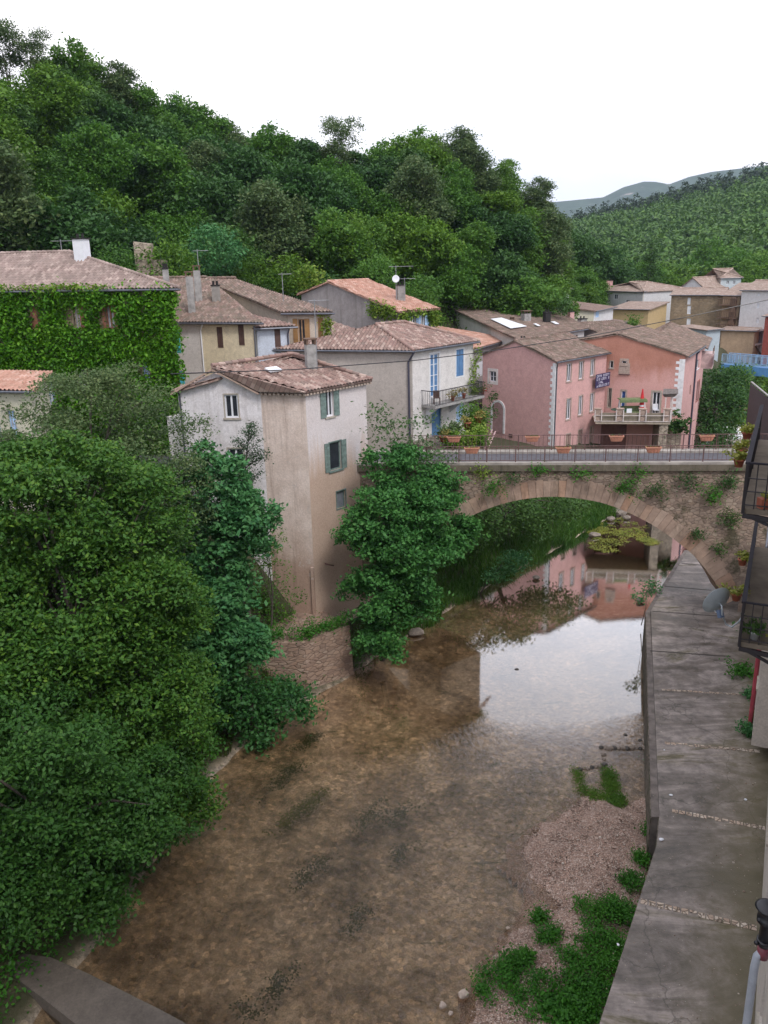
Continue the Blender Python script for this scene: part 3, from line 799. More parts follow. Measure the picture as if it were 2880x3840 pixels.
# =============================== light blue house
b0 = P(962, 1230, 57.9); b1 = P(1082, 1219, 58.6); ZL = float(b0[2])
lb = thing('town_house', 'narrow pale blue house with one brown shutter beside the beige house', 'house', (*b0[:2], 9))
foot = quad(b0, b1, 9, -4.5); wL = Wall(foot[0], foot[1]); hL = [wL.rect(1030, 1232, 1052, 1303)]
walls(lb, foot, 8.5, ZL, PL_BLUE, {0: hL}); window(lb, wL, hL[0], M_BROWN, shut=M_BROWN, shut_mode='closed', depth=.1)
g = grow(foot, .35)
roof(lb, [[v3(g[0], ZL + .05), v3(g[1], ZL + .05), v3(g[2], ZL + 1.4), v3(g[3], ZL + 1.4)]], TILE_PINK, gutter=[(v3(g[0], ZL + .02), v3(g[1], ZL + .02))])
downpipe(lb, [wL.pt(wL.L, ZL, .35), wL.pt(wL.L - .1, ZL - .5, .07), wL.pt(wL.L - .1, 10, .07)])
# =============================== long mossy roofed house behind
c0 = P(1078, 1176, 60.3); c1 = P(1240, 1172, 59.6); ZC = float((c0[2] + c1[2]) / 2)
lh = thing('town_house', 'house under a long mossy grey-brown roof with ochre wooden shutters', 'house', (*c0[:2], 9))
kk = P(765, 1052, 72.5)[:2] - c0[:2]; kr = P(868, 1050, 71.5)[:2] - c1[:2]
foot = [c0[:2], c1[:2], c1[:2] + kr, c0[:2] + kk]
wC = Wall(foot[0], foot[1]); hC = [wC.rect(1118, 1196, 1144, 1284), wC.rect(1192, 1192, 1212, 1265)]
zCr = float(P(815, 1050, 72)[2])
walls(lh, foot, 8.5, {0: ZC, 1: [(0, ZC), (1, zCr)], 2: zCr, 3: [(0, zCr), (1, ZC)]}, plaster('plaster_cream2', (0.7, 0.6, 0.5), (0.5, 0.4, 0.33), .4, .3), {0: hC})
window(lh, wC, hC[0], plain('ochre_frame', (0.4, 0.25, 0.14)), shut=M_OCHRE, shut_w=.34)
window(lh, wC, hC[1], M_OCHRE, shut=M_OCHRE, shut_mode='closed', depth=.08)
def ov(p, d, s): return np.array(p) + np.array(d) * s
u1 = wC.d
g = [foot[0] - u1 * .35 + wC.n * .4, foot[1] + u1 * .4 + wC.n * .4, foot[2] + u1 * .4, foot[3] - u1 * .35]
mid = [lerp(v3(g[1], ZC + .1), v3(g[2], zCr + .1), .0)]
roof(lh, [[v3(g[0], ZC + .1), v3(g[1], ZC + .1), v3(g[2], zCr + .15), v3(g[3], zCr + .15)]], TILE_OLD, gutter=[(v3(g[0], ZC + .05), v3(g[1], ZC + .05))],
     ridges=[(v3(g[3], zCr + .15), v3(g[2], zCr + .15))])
antenna(lh, P(1063, 1130, 62), 2.0, .7, 4, .2)

# =============================== grey gabled house up the slope
R_ = P(1494, 1168, 75.0); PK = P(1236, 1060, 80.5); L_ = P(1130, 1106, 83.0)
gh = thing('gabled_house', 'grey rendered gabled house with a salmon tiled roof and pale blue shutters', 'house', (*R_[:2], 10))
F_ = P(1632, 1160, 78.0)
kv = F_[:2] - R_[:2]; L2 = L_[:2] + kv
foot = [L_[:2], R_[:2], F_[:2], L2]
wG = Wall(L_[:2], R_[:2]); wF = Wall(R_[:2], F_[:2]); zGe = float(R_[2]); tpk = float(np.hypot(*(PK[:2] - L_[:2]))) / wG.L
hF = [wF.rect(1540, 1182, 1560, 1226), wF.rect(1577, 1180, 1592, 1226)]
walls(gh, foot, 9, {0: [(0, float(L_[2])), (tpk, float(PK[2])), (1, zGe)], 1: zGe, 2: [(0, zGe), (1 - tpk, float(PK[2])), (1, float(L_[2]))], 3: float(L_[2])}, PL_GREY, {1: hF})
for r in hF: window(gh, wF, r, M_WHITE, shut=M_LBLUE, shut_w=.5)
pk2 = PK[:2] + kv
eo = (R_[:2] - L_[:2]); eo /= np.hypot(*eo); ex = kv / np.hypot(*kv)
zk = zGe - (PK[2] - zGe) / max(1, np.hypot(*(R_[:2] - PK[:2]))) * .4
roof(gh, [[v3(R_[:2] + eo * .4 - ex * .25, zk + .13), v3(F_[:2] + eo * .4 + ex * .25, zk + .13), v3(pk2 + ex * .25, PK[2] + .13), v3(PK[:2] - ex * .25, PK[2] + .13)],
          [v3(L2 - eo * .4 + ex * .25, L_[2] + .08), v3(L_[:2] - eo * .4 - ex * .25, L_[2] + .08), v3(PK[:2] - ex * .25, PK[2] + .13), v3(pk2 + ex * .25, PK[2] + .13)]],
     TILE_ORG, ridges=[(v3(PK[:2] - ex * .25, PK[2] + .13), v3(pk2 + ex * .25, PK[2] + .13))])
c = P(1502, 1110, 78.5); chimney(gh, c, 0.7, .7, 17.8, P(1502, 1070, 78.5)[2], M_CONC, .3, cap=False)
c = P(1486, 1098, 78); antenna(gh, (c[0], c[1], c[2] - .8), 3.2, 1.6, 5, .1)
c = P(1518, 1105, 78); antenna(gh, (c[0], c[1], c[2] - .5), 2.0, 1.0, 4, .1)
dm = MB(); c = P(1484, 1046, 77.6); 
for k in range(1): dm.lathe(c, [(0.02, -.02), (0.28, 0.0), (0.33, .06), (0.31, .06), (0.02, .02)], 16)
do_ = dm.build('dish', M_WHITE, gh, True); mv = Matrix.Translation(Vector(c) - base_of(gh)) @ Matrix.Rotation(math.radians(80), 4, 'X') @ Matrix.Translation(-(Vector(c) - base_of(gh)))
do_.data.transform(mv)

# =============================== house with balcony (centre)
Z6 = 16.65
A6, B6, C6 = (G(x, y, Z6)[:2] for x, y in ((1045, 1310), (1558, 1318), (1775, 1281)))
B6 = np.array([2.12, 55.7]); 
D6 = C6 + np.array([-6.5, 6.5]); E6 = A6 + np.array([2.5, 6.0])
h6 = thing('balcony_house', 'grey-beige hipped-roof house with blue doors and an iron balcony by the bridge', 'house', (*B6, 9))
wl6, wr6 = Wall(A6, B6), Wall(B6, C6); z6e = Z6
H6 = [wr6.rect(1614, 1326, 1647, 1488), wr6.rect(1711, 1310, 1738, 1410), wr6.rect(1619, 1516, 1655, 1645), wr6.rect(1711, 1474, 1738, 1582)]
walls(h6, [A6, B6, C6, D6, E6], 7.0, Z6, PL_GREYT, {1: H6}, mats={1: PL_WHITE})
window(h6, wr6, H6[0], M_WHITE, M_BLUE, rails=3, surround=M_WHITE, kind='door')
window(h6, wr6, H6[1], M_WHITE, M_BLUE, surround=M_WHITE, shut=M_BLUE, shut_mode='closed')
window(h6, wr6, H6[2], M_BLUE, M_BLUE, mull=0, kind='door')
window(h6, wr6, H6[3], M_WHITE, M_LBLUE, surround=M_WHITE, shut=M_LBLUE, shut_mode='closed')
g = grow([A6, B6, C6, D6, E6], .35); ze = Z6 + .04; ap = v3(G(1411, 1222, 18.0)[:2], 18.1); a2 = v3(np.array(ap[:2]) + np.array([2.0, 2.0]), 18.1)
a, b_, c_, d_, e_ = (v3(q, ze) for q in g)
roof(h6, [[a, b_, ap], [b_, c_, a2, ap], [c_, d_, a2], [d_, e_, ap, a2], [e_, a, ap]], TILE_PINK, ridges=[(ap, b_), (ap, a2), (a2, c_)], gutter=[(a, b_), (b_, c_)])
downpipe(h6, [v3(b_, ze - .1), wl6.pt(wl6.L - .25, Z6 - .75, .1), wl6.pt(wl6.L - .2, 8.5, .07)], .07)
# balcony
zs = float(wr6.at(1640, 1500)[1]) - .1
q0 = wr6.at(1600, 1500)[0] - .6; q1 = wr6.L - .3
mb = MB(); wr6.block(mb, q0, q1, zs - .15, zs, .003, 1.25); bal = mb.build('balcony', M_CONC, h6)
mb = MB()
for o0, qa, qb in ((1.2, q0, q1),): 
    mb.bar(wr6.pt(qa, zs + 1, o0), wr6.pt(qb, zs + 1, o0), .05); mb.bar(wr6.pt(qa, zs + .08, o0), wr6.pt(qb, zs + .08, o0), .03)
    k = int((qb - qa) / .16)
    for i in range(k + 1): mb.bar(wr6.pt(qa + (qb - qa) * i / k, zs, o0), wr6.pt(qa + (qb - qa) * i / k, zs + 1, o0), .022)
for qq in (q0, q1):
    mb.bar(wr6.pt(qq, zs + 1, .02), wr6.pt(qq, zs + 1, 1.2), .05)
    for i in range(8): mb.bar(wr6.pt(qq, zs, .1 + i * .155), wr6.pt(qq, zs + 1, .1 + i * .155), .022)
mb.build('balcony_railing', M_IRON, bal)
mb = MB()
for qq in (q0 + .5, q0 + 3.2): 
    mb = MB(); mb.add([wr6.pt(qq, zs - .151, 0), wr6.pt(qq, zs - .151, 1.1), wr6.pt(qq, zs - 1.0, 0), wr6.pt(qq + .15, zs - .151, 0), wr6.pt(qq + .15, zs - .151, 1.1), wr6.pt(qq + .15, zs - 1.0, 0)], [(0, 1, 2), (5, 4, 3), (0, 3, 4, 1), (1, 4, 5, 2), (2, 5, 3, 0)]); mb.build('bracket', M_WHITE, bal)
BALC = (wr6, zs, q0, q1)
# small roof pieces beside it
def lean(name, label, A, B, ze, depth, rise, mat, wmat, z0=9, skew=0, oh=.3, cat='house', wins=(), frame=None, corr=True, **kw):
    o = thing(name, label, cat, (float(A[0]), float(A[1]), z0)); f = quad(A, B, depth, skew); w = Wall(f[0], f[1])
    hs = [w.rect(*r) for r in wins]
    walls(o, f, z0, {0: ze, 1: [(0, ze), (1, ze + rise)], 2: ze + rise, 3: [(0, ze + rise), (1, ze)]}, wmat, {0: hs})
    for r in hs: window(o, w, r, frame or M_WHITE, **kw)
    g = grow(f, oh); k = rise / depth * oh
    roof(o, [[v3(g[0], ze - k + .1), v3(g[1], ze - k + .1), v3(g[2], ze + rise + k + .1), v3(g[3], ze + rise + k + .1)]], mat, corr=corr, gutter=[(v3(g[0], ze - k + .06), v3(g[1], ze - k + .06))])
    return o, w, f
a = P(1180, 1275, 66.5); b = P(1395, 1262, 69.0)
lean('outbuilding', 'low reddish tiled roof tucked behind the hipped balcony house', a, b, float(a[2]) - .1, 7.0, 1.6, TILE_PINK, PL_GREY, skew=-2.5)
# grey annexe with pink roof right of it
a = P(1762, 1312, 84.5); b = P(1905, 1294, 95.0); zz = float(a[2])
ax, wax, fax = lean('annexe', 'small grey annexe with a salmon roof and one white shutter beside the pink house', a, b, zz, 8.5, 1.7, TILE_ORG, PL_GREY, z0=6, skew=-4.0,
     wins=[(1788, 1357, 1810, 1412)], shut=M_WHITE, shut_mode='closed')
mb = MB(); wax.block(mb, .5, 3.6, 6.1, float(wax.at(1800, 1515)[1]), .01, .05); mb.build('garage_door', plain('garage_grey', (.12, .11, .12)), ax)

# =============================== pink house left
Z7 = 13.35
A7, B7, C7 = (G(x, y, Z7)[:2] for x, y in ((1811, 1331), (2084, 1356), (2276, 1323)))
D7 = A7 + (C7 - B7); zr7 = 14.85
h7 = thing('pink_house', 'pink rendered house with white toothed corner quoins and an arched door', 'house', (*B7, 4))
w7a, w7b = Wall(A7, B7), Wall(B7, C7)
Ha = [w7a.rect(1836, 1392, 1860, 1431)]
Hb = [w7b.rect(*r) for r in ((2126, 1364, 2142, 1430), (2172, 1357, 2187, 1421), (2215, 1348, 2229, 1409), (2124, 1496, 2140, 1572), (2170, 1485, 2184, 1556), (2213, 1475, 2227, 1543), (2123, 1628, 2138, 1682), (2168, 1613, 2181, 1676), (2212, 1600, 2223, 1664))]
walls(h7, [A7, B7, C7, D7], 3.5, {0: [(0, Z7), (.46, zr7), (1, Z7)], 1: Z7, 2: [(0, Z7), (.54, zr7), (1, Z7)], 3: Z7}, PL_PINK, {0: Ha, 1: Hb})
window(h7, w7a, Ha[0], M_WHITE, mull=1, rails=1, surround=plain('pale_surround', (.72, .66, .64)), sw=.26)
for i, r in enumerate(Hb): window(h7, w7b, r, M_WHITE if i < 6 else M_PINKST, M_GLASS if i < 6 else plain('boarded', (.3, .18, .15)), surround=M_PINKST, sw=.1, sill=M_PINKST if i < 6 else None)
for w, top in ((w7a, None), (w7b, None)):
    mb = MB()
    if w is w7a: w.block(mb, w.L - .3, w.L + .016, 4.0, Z7 - .15, .003, .02)
    else: w.block(mb, -.016, .22, 4.0, Z7 - .15, .003, .02)
    zq = 4.0; k = 0
    while zq < Z7 - .5:
        if k % 2 == 0 and w is w7a: w.block(mb, w.L - .5, w.L - .302, zq, zq + .26, .003, .02)
        zq += .27; k += 1
    mb.build('quoins', plain('quoin_white', (.78, .78, .8), .8), h7)
k_ = (zr7 - Z7) / 4.2 * .3; g = grow([A7, B7, C7, D7], .3); d7 = (C7 - B7) / np.hypot(*(C7 - B7))
m0 = A7 + (B7 - A7) * .46; m1 = D7 + (C7 - D7) * .46
r0 = v3(m0 - d7 * .12, zr7 + .13); r1 = v3(m1 + d7 * .3, zr7 + .13); e7 = Z7 - k_ + .13
gl = [g[0] + d7 * .18, g[1] + d7 * .18, g[2], g[3]]
roof(h7, [[v3(gl[1], e7), v3(gl[2], e7), r1, r0], [v3(gl[3], e7), v3(gl[0], e7), r0, r1]], TILE_OLD, ridges=[(r0, r1)], gutter=[(v3(gl[1], e7), v3(gl[2], e7))])
downpipe(h7, [v3(gl[1], e7 - .1), w7b.pt(.12, Z7 - .6, .09), w7b.pt(.12, 4, .09)], .06, M_GUT)
# arched door
q0, q1, za, zb = w7a.rect(1848, 1508, 1888, 1622)
mb = MB(); rr = (q1 - q0) / 2; zc = zb - rr
def archpts(r, o): return [w7a.pt(q0 + rr - r * math.cos(t * math.pi / 14), zc + r * math.sin(t * math.pi / 14), o) for t in range(15)]
pa = [w7a.pt(q0, za, .015)] + archpts(rr, .015) + [w7a.pt(q1, za, .015)]; pb = [tuple(np.array(p) + np.append(w7a.n, 0) * .03) for p in pa]
nn_ = len(pa); mb.add(pa + pb, [tuple(range(nn_)), tuple(reversed(range(nn_, 2 * nn_)))] + [(i, (i + 1) % nn_, (i + 1) % nn_ + nn_, i + nn_) for i in range(nn_)])
dr = mb.build('arched_door', plain('faded_pink_wood', (.42, .26, .26), .8), h7)
mb = MB(); lo, li = [w7a.pt(q0 - .22, za, .07)] + archpts(rr + .22, .07) + [w7a.pt(q1 + .22, za, .07)], [w7a.pt(q0, za, .07)] + archpts(rr, .07) + [w7a.pt(q1, za, .07)]
for i in range(nn_ - 1):
    q = [lo[i], lo[i + 1], li[i + 1], li[i]]; qq = [tuple(np.array(p) - np.append(w7a.n, 0) * .065) for p in q]; mb.hexa(q + qq)
mb.build('surround', plain('quoin_white', (.78, .78, .8)), dr)
mb = MB(); w7a.block(mb, *w7a.rect(1908, 1627, 1922, 1641)[:2], *w7a.rect(1908, 1627, 1922, 1641)[2:], .003, .03); mb.build('vent_grille', M_BROWN, h7)
mb = MB(); q = w7a.rect(1811, 1454, 1826, 1466); w7a.block(mb, *q, .01, .04); so = mb.build('wall_sign', plain('sign_red', (.55, .05, .05), .5), h7)
mb = MB(); zc2 = (q[2] + q[3]) / 2; w7a.block(mb, q[0] + .03, q[1] - .03, zc2 - .035, zc2 + .035, .04, .045); mb.build('sign_bar', M_WHITE, so)
c = P(1960, 1300, 80.5); chimney(h7, c, .6, .5, 13.8, P(1960, 1274, 80.5)[2], PL_PINK, .7, cap=False)
# sign between the pink houses
sg = Wall(w7b.pt(w7b.at(2236, 1430)[0], 0, .45)[:2], w7b.pt(w7b.at(2290, 1430)[0] + .25, 0, .45)[:2])
sgn = thing('shop_sign', 'dark blue sign board with four lines of pale lettering fixed to the pink house', 'sign', (*sg.a, 10))
q0, q1, za, zb = sg.rect(2234, 1402, 2286, 1449); za -= .05; zb += .05
mb = MB(); sg.block(mb, q0, q1, za, zb, -.03, .03); mb.build('board', plain('sign_navy', (.035, .03, .1), .5), sgn)
mb = MB(); rn = random.Random(5)
lines = [(0.04, .94, [4, 5]), (.04, .95, [3, 5, 1]), (.2, .52, [3]), (.2, .96, [9])]
Hs = zb - za; Ws = q1 - q0
for li_, (l0, l1, ws_) in enumerate(lines):
    zt = zb - Hs * (.06 + li_ * .235); hgt = Hs * .17
    tot = sum(ws_) + 1.0 * (len(ws_) - 1); cw = (l1 - l0) * Ws / tot; x = q0 + l0 * Ws
    for wd in ws_:
        for ch in range(wd):
            xa, xb = x + cw * .1, x + cw * .88; t_ = max(.035, cw * .22)
            kind = rn.choice('IEHLCTO')
            if kind in 'IEHLCO': sg.block(mb, xa, xa + t_, zt - hgt, zt, .031, .04)
            if kind in 'HO': sg.block(mb, xb - t_, xb, zt - hgt, zt, .031, .04)
            if kind in 'ELCO': sg.block(mb, xa + t_, xb, zt - hgt, zt - hgt + t_, .031, .04)
            if kind in 'ECTO': sg.block(mb, xa + t_ * (kind != 'T'), xb - t_ * (kind == 'O'), zt - t_, zt, .031, .04)
            if kind in 'EH': sg.block(mb, xa + t_, xb - t_ * (kind == 'H'), zt - hgt / 2 - t_ / 2, zt - hgt / 2 + t_ / 2, .031, .04)
            if kind == 'T': sg.block(mb, (xa + xb) / 2 - t_ / 2, (xa + xb) / 2 + t_ / 2, zt - hgt, zt - t_, .031, .04)
            x += cw
        x += cw
mb.add([sg.pt(q0 + Ws * .05, za + Hs * .06, .035), sg.pt(q0 + Ws * .15, za + Hs * .06, .035), sg.pt(q0 + Ws * .12, za + Hs * .2, .035)], [(0, 1, 2)])
mb.build('lettering', plain('sign_letters', (.55, .55, .66), .5, 0, .05), sgn)
mb = MB()
for zz in (za + .2, zb - .2): mb.bar(sg.pt(q1 - .3, zz, -.03), sg.pt(q1 - .3, zz, -.5), .04)
mb.build('sign_bracket', M_IRON, sgn)

# =============================== pink house right, with terrace
E8 = np.array(P(2571, 1333, 78.0)[:2]); z8 = float(P(2571, 1335, 78.0)[2])
F8 = np.array([19.4, 83.2]); S8 = F8 + (E8 - F8) * 0
w8 = Wall(F8, E8); K8 = np.array(P(2634, 1300, 87.0)[:2])
w8r = Wall(E8, K8)
h8 = thing('pink_house', 'large stained pink house with white quoins behind a stone terrace', 'house', (*E8, 4))
sp_, zp8 = w8.at(2315, 1256)
H8 = [w8.rect(2332, 1353, 2350, 1369), w8.rect(2329, 1466, 2345, 1530), w8.rect(2445, 1470, 2474, 1558), w8.rect(2288, 1354, 2299, 1380), w8.rect(2280, 1456, 2292, 1528)]
zl8 = float(w8.at(2190, 1282)[1])
L8 = F8 + (K8 - E8)
hr = [w8r.rect(*r) for r in ((2610, 1350, 2621, 1382), (2586, 1445, 2591, 1480), (2612, 1432, 2621, 1500))]
walls(h8, [F8, E8, K8, L8], 0.5, {0: [(0, zl8), (sp_ / w8.L, zp8), (1, z8)], 1: z8, 2: [(0, z8), (1 - sp_ / w8.L, zp8), (1, zl8)], 3: zl8}, PL_PINK, {0: H8, 1: hr}, mats={0: PL_PINK2})
window(h8, w8, H8[0], M_WHITE, M_GLASS, mull=0, surround=M_PINKST, sw=.22, sill=M_PINKST)
window(h8, w8, H8[1], M_WHITE, plain('blue_pane2', (.04, .1, .3), .3), mull=0, surround=M_PINKST, sw=.15, kind='door')
window(h8, w8, H8[2], M_WHITE, M_GLASS, mull=1, surround=M_STONE, sw=.16, kind='door')
window(h8, w8, H8[3], M_WHITE, mull=0, surround=M_STONE, sw=.06, sill=M_STONE); window(h8, w8, H8[4], M_STONE, mull=1, surround=M_STONE, sw=.06)
window(h8, w8r, hr[0], M_WHITE, sill=M_WHITE); window(h8, w8r, hr[1], M_PINKST, mull=0); window(h8, w8r, hr[2], M_BROWN, mull=0, surround=plain('red_surround', (.4, .12, .1)))
q = w8.rect(2332, 1373, 2350, 1400); mb = MB(); w8.block(mb, q[0] - .3, q[1] + .3, q[2] - .15, q[3] + .3, .003, .02); mb.build('stone_panel', M_PINKST, h8)
q = w8.rect(2322, 1402, 2362, 1405); mb = MB(); w8.block(mb, *q, .003, .12); mb.build('ledge', M_RUST, h8)
nrm = (w8.d); kv = (K8 - E8) / np.hypot(*(K8 - E8))
pk = v3(w8.pt(sp_, 0)[:2], zp8 + .12); pk = (pk[0] - kv[0] * .1, pk[1] - kv[1] * .1, pk[2]); pk2 = v3(np.array(pk[:2]) + (K8 - E8) * 1.02, zp8 + .12)
fo = .35; k8 = (zp8 - z8) / (w8.L - sp_) * fo
roof(h8, [[v3(E8 + w8.d * fo - kv * .1, z8 - k8 + .12), v3(K8 + w8.d * fo, z8 - k8 + .12), pk2, pk],
          [v3(L8 - w8.d * .2, zl8 + .08), v3(F8 - w8.d * .2 - kv * .1, zl8 + .08), pk, pk2]], TILE_OLD, ridges=[(pk, pk2)], gutter=[(v3(E8 + w8.d * fo - kv * .1, z8 - k8 + .1), v3(K8 + w8.d * fo, z8 - k8 + .1))])
mb = MB(); zq = 7.6; k = 0
w8.block(mb, w8.L - .5, w8.L + .016, 7.6, z8 - .3, .003, .022)
while zq < z8 - .6:
    if k % 2 == 0: w8.block(mb, w8.L - .8, w8.L - .502, zq, zq + .26, .003, .022)
    zq += .27; k += 1
mb.build('quoins', MATS['quoin_white'], h8)
q = w8r.at(2604, 1400)[0]
downpipe(h8, [w8r.pt(q, z8 - .2, .3), w8r.pt(q, z8 - .5, .09), w8r.pt(q, 1.5, .09)], .09)
# block behind with its own gable
a = P(2430, 1268, 89.5); b = P(2628, 1300, 88.5)
hb = thing('pink_house', 'further pink gabled wing rising behind the stained pink house', 'house', (*b[:2], 9))
f = quad(a, b, 11, 2.5); w = Wall(f[0], f[1]); zb_ = float(b[2])
sq, zq_ = w.at(2478, 1243)
walls(hb, f, 1, {0: [(0, float(a[2])), (sq / w.L, zq_), (1, zb_)], 1: zb_, 2: [(0, zb_), (1 - sq / w.L, zq_), (1, float(a[2]))], 3: float(a[2])}, PL_PINK)
kv2 = (f[2] - f[1]); p0 = v3(w.pt(sq, 0, .15)[:2], zq_ + .12); p1 = v3(np.array(p0[:2]) + kv2 * 1.03, zq_ + .12)
kk = (zq_ - zb_) / (w.L - sq) * .7
roof(hb, [[v3(f[1] + w.d * .7 + w.n * .15, zb_ - kk + .12), v3(f[2] + w.d * .7, zb_ - kk + .12), p1, p0], [v3(f[3] - w.d * .3, float(a[2]) + .05), v3(f[0] - w.d * .3 + w.n * .15, float(a[2]) + .05), p0, p1]], TILE_OLD,
     ridges=[(p0, p1)], gutter=[(v3(f[1] + w.d * .7 + w.n * .15, zb_ - kk + .1), v3(f[2] + w.d * .7, zb_ - kk + .1))])
wbr = Wall(f[1], f[2])
# overhanging bay
q0 = wbr.at(2645, 1345)[0]; zb0, zb1 = float(P(2660, 1375, 90.5)[2]), float(P(2660, 1320, 90.5)[2])
mb = MB(); wbr.block(mb, .8, 3.6, zb0, zb1, .003, 1.3); bay = mb.build('balcony', plain('pale_pink', (.6, .45, .44)), hb)
mb = MB(); wbr.block(mb, 1.2, 3.2, zb0 + .35, zb1 - .2, 1.302, 1.33); wbr.block(mb, .3, .9, zb0 + .3, zb1 - .2, 1.302, 1.32); mb.build('bay_panel', plain('bay_dark', (.25, .18, .2)), bay)
mb = MB(); mb.bar(wbr.pt(.9, zb1, 1.25), wbr.pt(.9, zb_ - .2, 1.25), .08); mb.bar(wbr.pt(3.5, zb1, 1.25), wbr.pt(3.5, zb_ - .2, 1.25), .08); mb.build('post', M_WOOD, bay)

# terrace on a stone pier with open car shelter
zt = 7.5
ta, tb = G(2233, 1581, zt)[:2], G(2514, 1583, zt)[:2]
tr = thing('terrace', 'stone terrace with a parapet carried over an open car shelter, against the stained pink house', 'terrace', (*((ta + tb) / 2), 8))
wt = Wall(ta, tb); dq = 4.6
ft = [ta, tb, tb - wt.n * dq, ta - wt.n * dq]
mb = MB(); mb.prism(ft, zt - .22, zt); mb.build('slab', plain('terrace_slab', (.4, .34, .27), .9), tr)
s1_ = wt.at(2472, 1630)[0]
mb = MB(); wt.block(mb, s1_, wt.L - .15, 2.5, zt - .222, -dq, -.12); wt.block(mb, wt.L - .148, wt.L + 1.3, 2.5, zt - .5, -dq, -1.2); mb.build('pier', rubble('pier_stone', [(.36, .3, .24), (.46, .39, .31), (.3, .25, .2)], (.3, .26, .21), 2.2, 1.8), tr)
mb = MB(); wt.block(mb, .5, s1_ - .02, 3.5, zt - .3, -dq - .1, -dq + .05); mb.build('back_wall', plain('shelter_wall', (.16, .07, .06)), tr)
mb = MB(); s2 = wt.at(2395, 1640)[0]; wt.block(mb, s2, s1_ - .1, 4.6, zt - .7, -dq + .06, -dq + .12); mb.build('door', plain('shelter_door', (.12, .05, .04)), tr)
pil = [wt.at(x, 1550)[0] for x in (2242, 2326, 2411, 2502)]
for q in pil:
    mb = MB(); wt.block(mb, q - .28, q + .28, zt + .003, zt + 1.15, -.42, -.02)
    wt.block(mb, q - .36, q + .36, zt + 1.15, zt + 1.24, -.48, .04)
    mb.build('pillar', plain('pillar_stone', (.4, .3, .25), .9, 0, .4, 5), tr)
mb = MB()
for i in range(3): wt.block(mb, pil[i] + .22, pil[i + 1] - .22, zt + .003, zt + .8, -.3, -.12)
mb.build('parapet', plaster('parapet_moss', (.33, .28, .22), (.14, .12, .08), .7, .6), tr)
mb = MB()
for q in (pil[0] - .25, pil[0] + .35, pil[1] - .35, pil[1] + .3, pil[2] - .3, pil[2] + .3, pil[3] - .3, pil[3] + .3): mb.bar(wt.pt(q, zt + .02, .05), wt.pt(q, zt + 1.1, .05), .09)
for i in range(3): mb.bar(wt.pt(pil[i] - .2, zt + .6, .05), wt.pt(pil[i + 1] + .2, zt + .6, .05), .05); mb.bar(wt.pt(pil[i] - .2, zt + .06, .05), wt.pt(pil[i + 1] + .2, zt + .06, .05), .05)
mb.build('white_rails', plain('old_white', (.66, .6, .58)), tr)
TERR = (wt, zt)
# ------------------------------------------------------------------ ground, river, bridge, promenade
LY = [-60, 0, 18, 24.8, 33, 37, 41.9, 48.4, 52.5, 56.3, 62.4, 73.6, 86, 101, 116, 180]
LX = [-22, -15, -12.5, -10.5, -8.6, -6.9, -2.9, 1.6, 4.6, 7.9, 13, 22.1, 30.5, 39.5, 49, 90]
RY = [-60, 0, 17.83, 25.08, 26.70, 34.61, 45.58, 56.16, 73, 86, 101, 116, 180]
RX = [-28, -2.1, 5.69, 9.62, 10.24, 12.59, 15.86, 21.93, 33.5, 42, 53, 62, 104]
PZ = 2.0
FAC_D = np.array([math.sin(math.radians(26)), math.cos(math.radians(26))])
FAC_0 = np.array([1.28, 0.0])
AZ = [-60, -30, -21.6, -18.2, -16.4, -13, -9.8, -7.5, -6.4, -2.9, -.3, 1.6, 4.2, 6.1, 8.2, 9.9, 10.6, 11.3, 13, 15.3, 18, 24, 40]
RR = [105, 110, 117, 117, 120, 123, 126, 130, 121, 118, 125, 125, 125, 128, 131, 137, 142, 183, 200, 235, 300, 300, 300]
ZR = [62, 55, 51, 49.6, 48, 45.5, 43.6, 40.5, 40.5, 41, 39.5, 40, 41, 39, 37.5, 36, 31.5, 27, 23, 19.5, 14, 13, 13]
RF = [60, 70, 76, 80, 82, 84, 86, 88, 88, 90, 92, 94, 97, 101, 105, 110, 114, 125, 150, 190, 240, 250, 250]
def sstep(t): t = np.clip(t, 0, 1); return t * t * (3 - 2 * t)
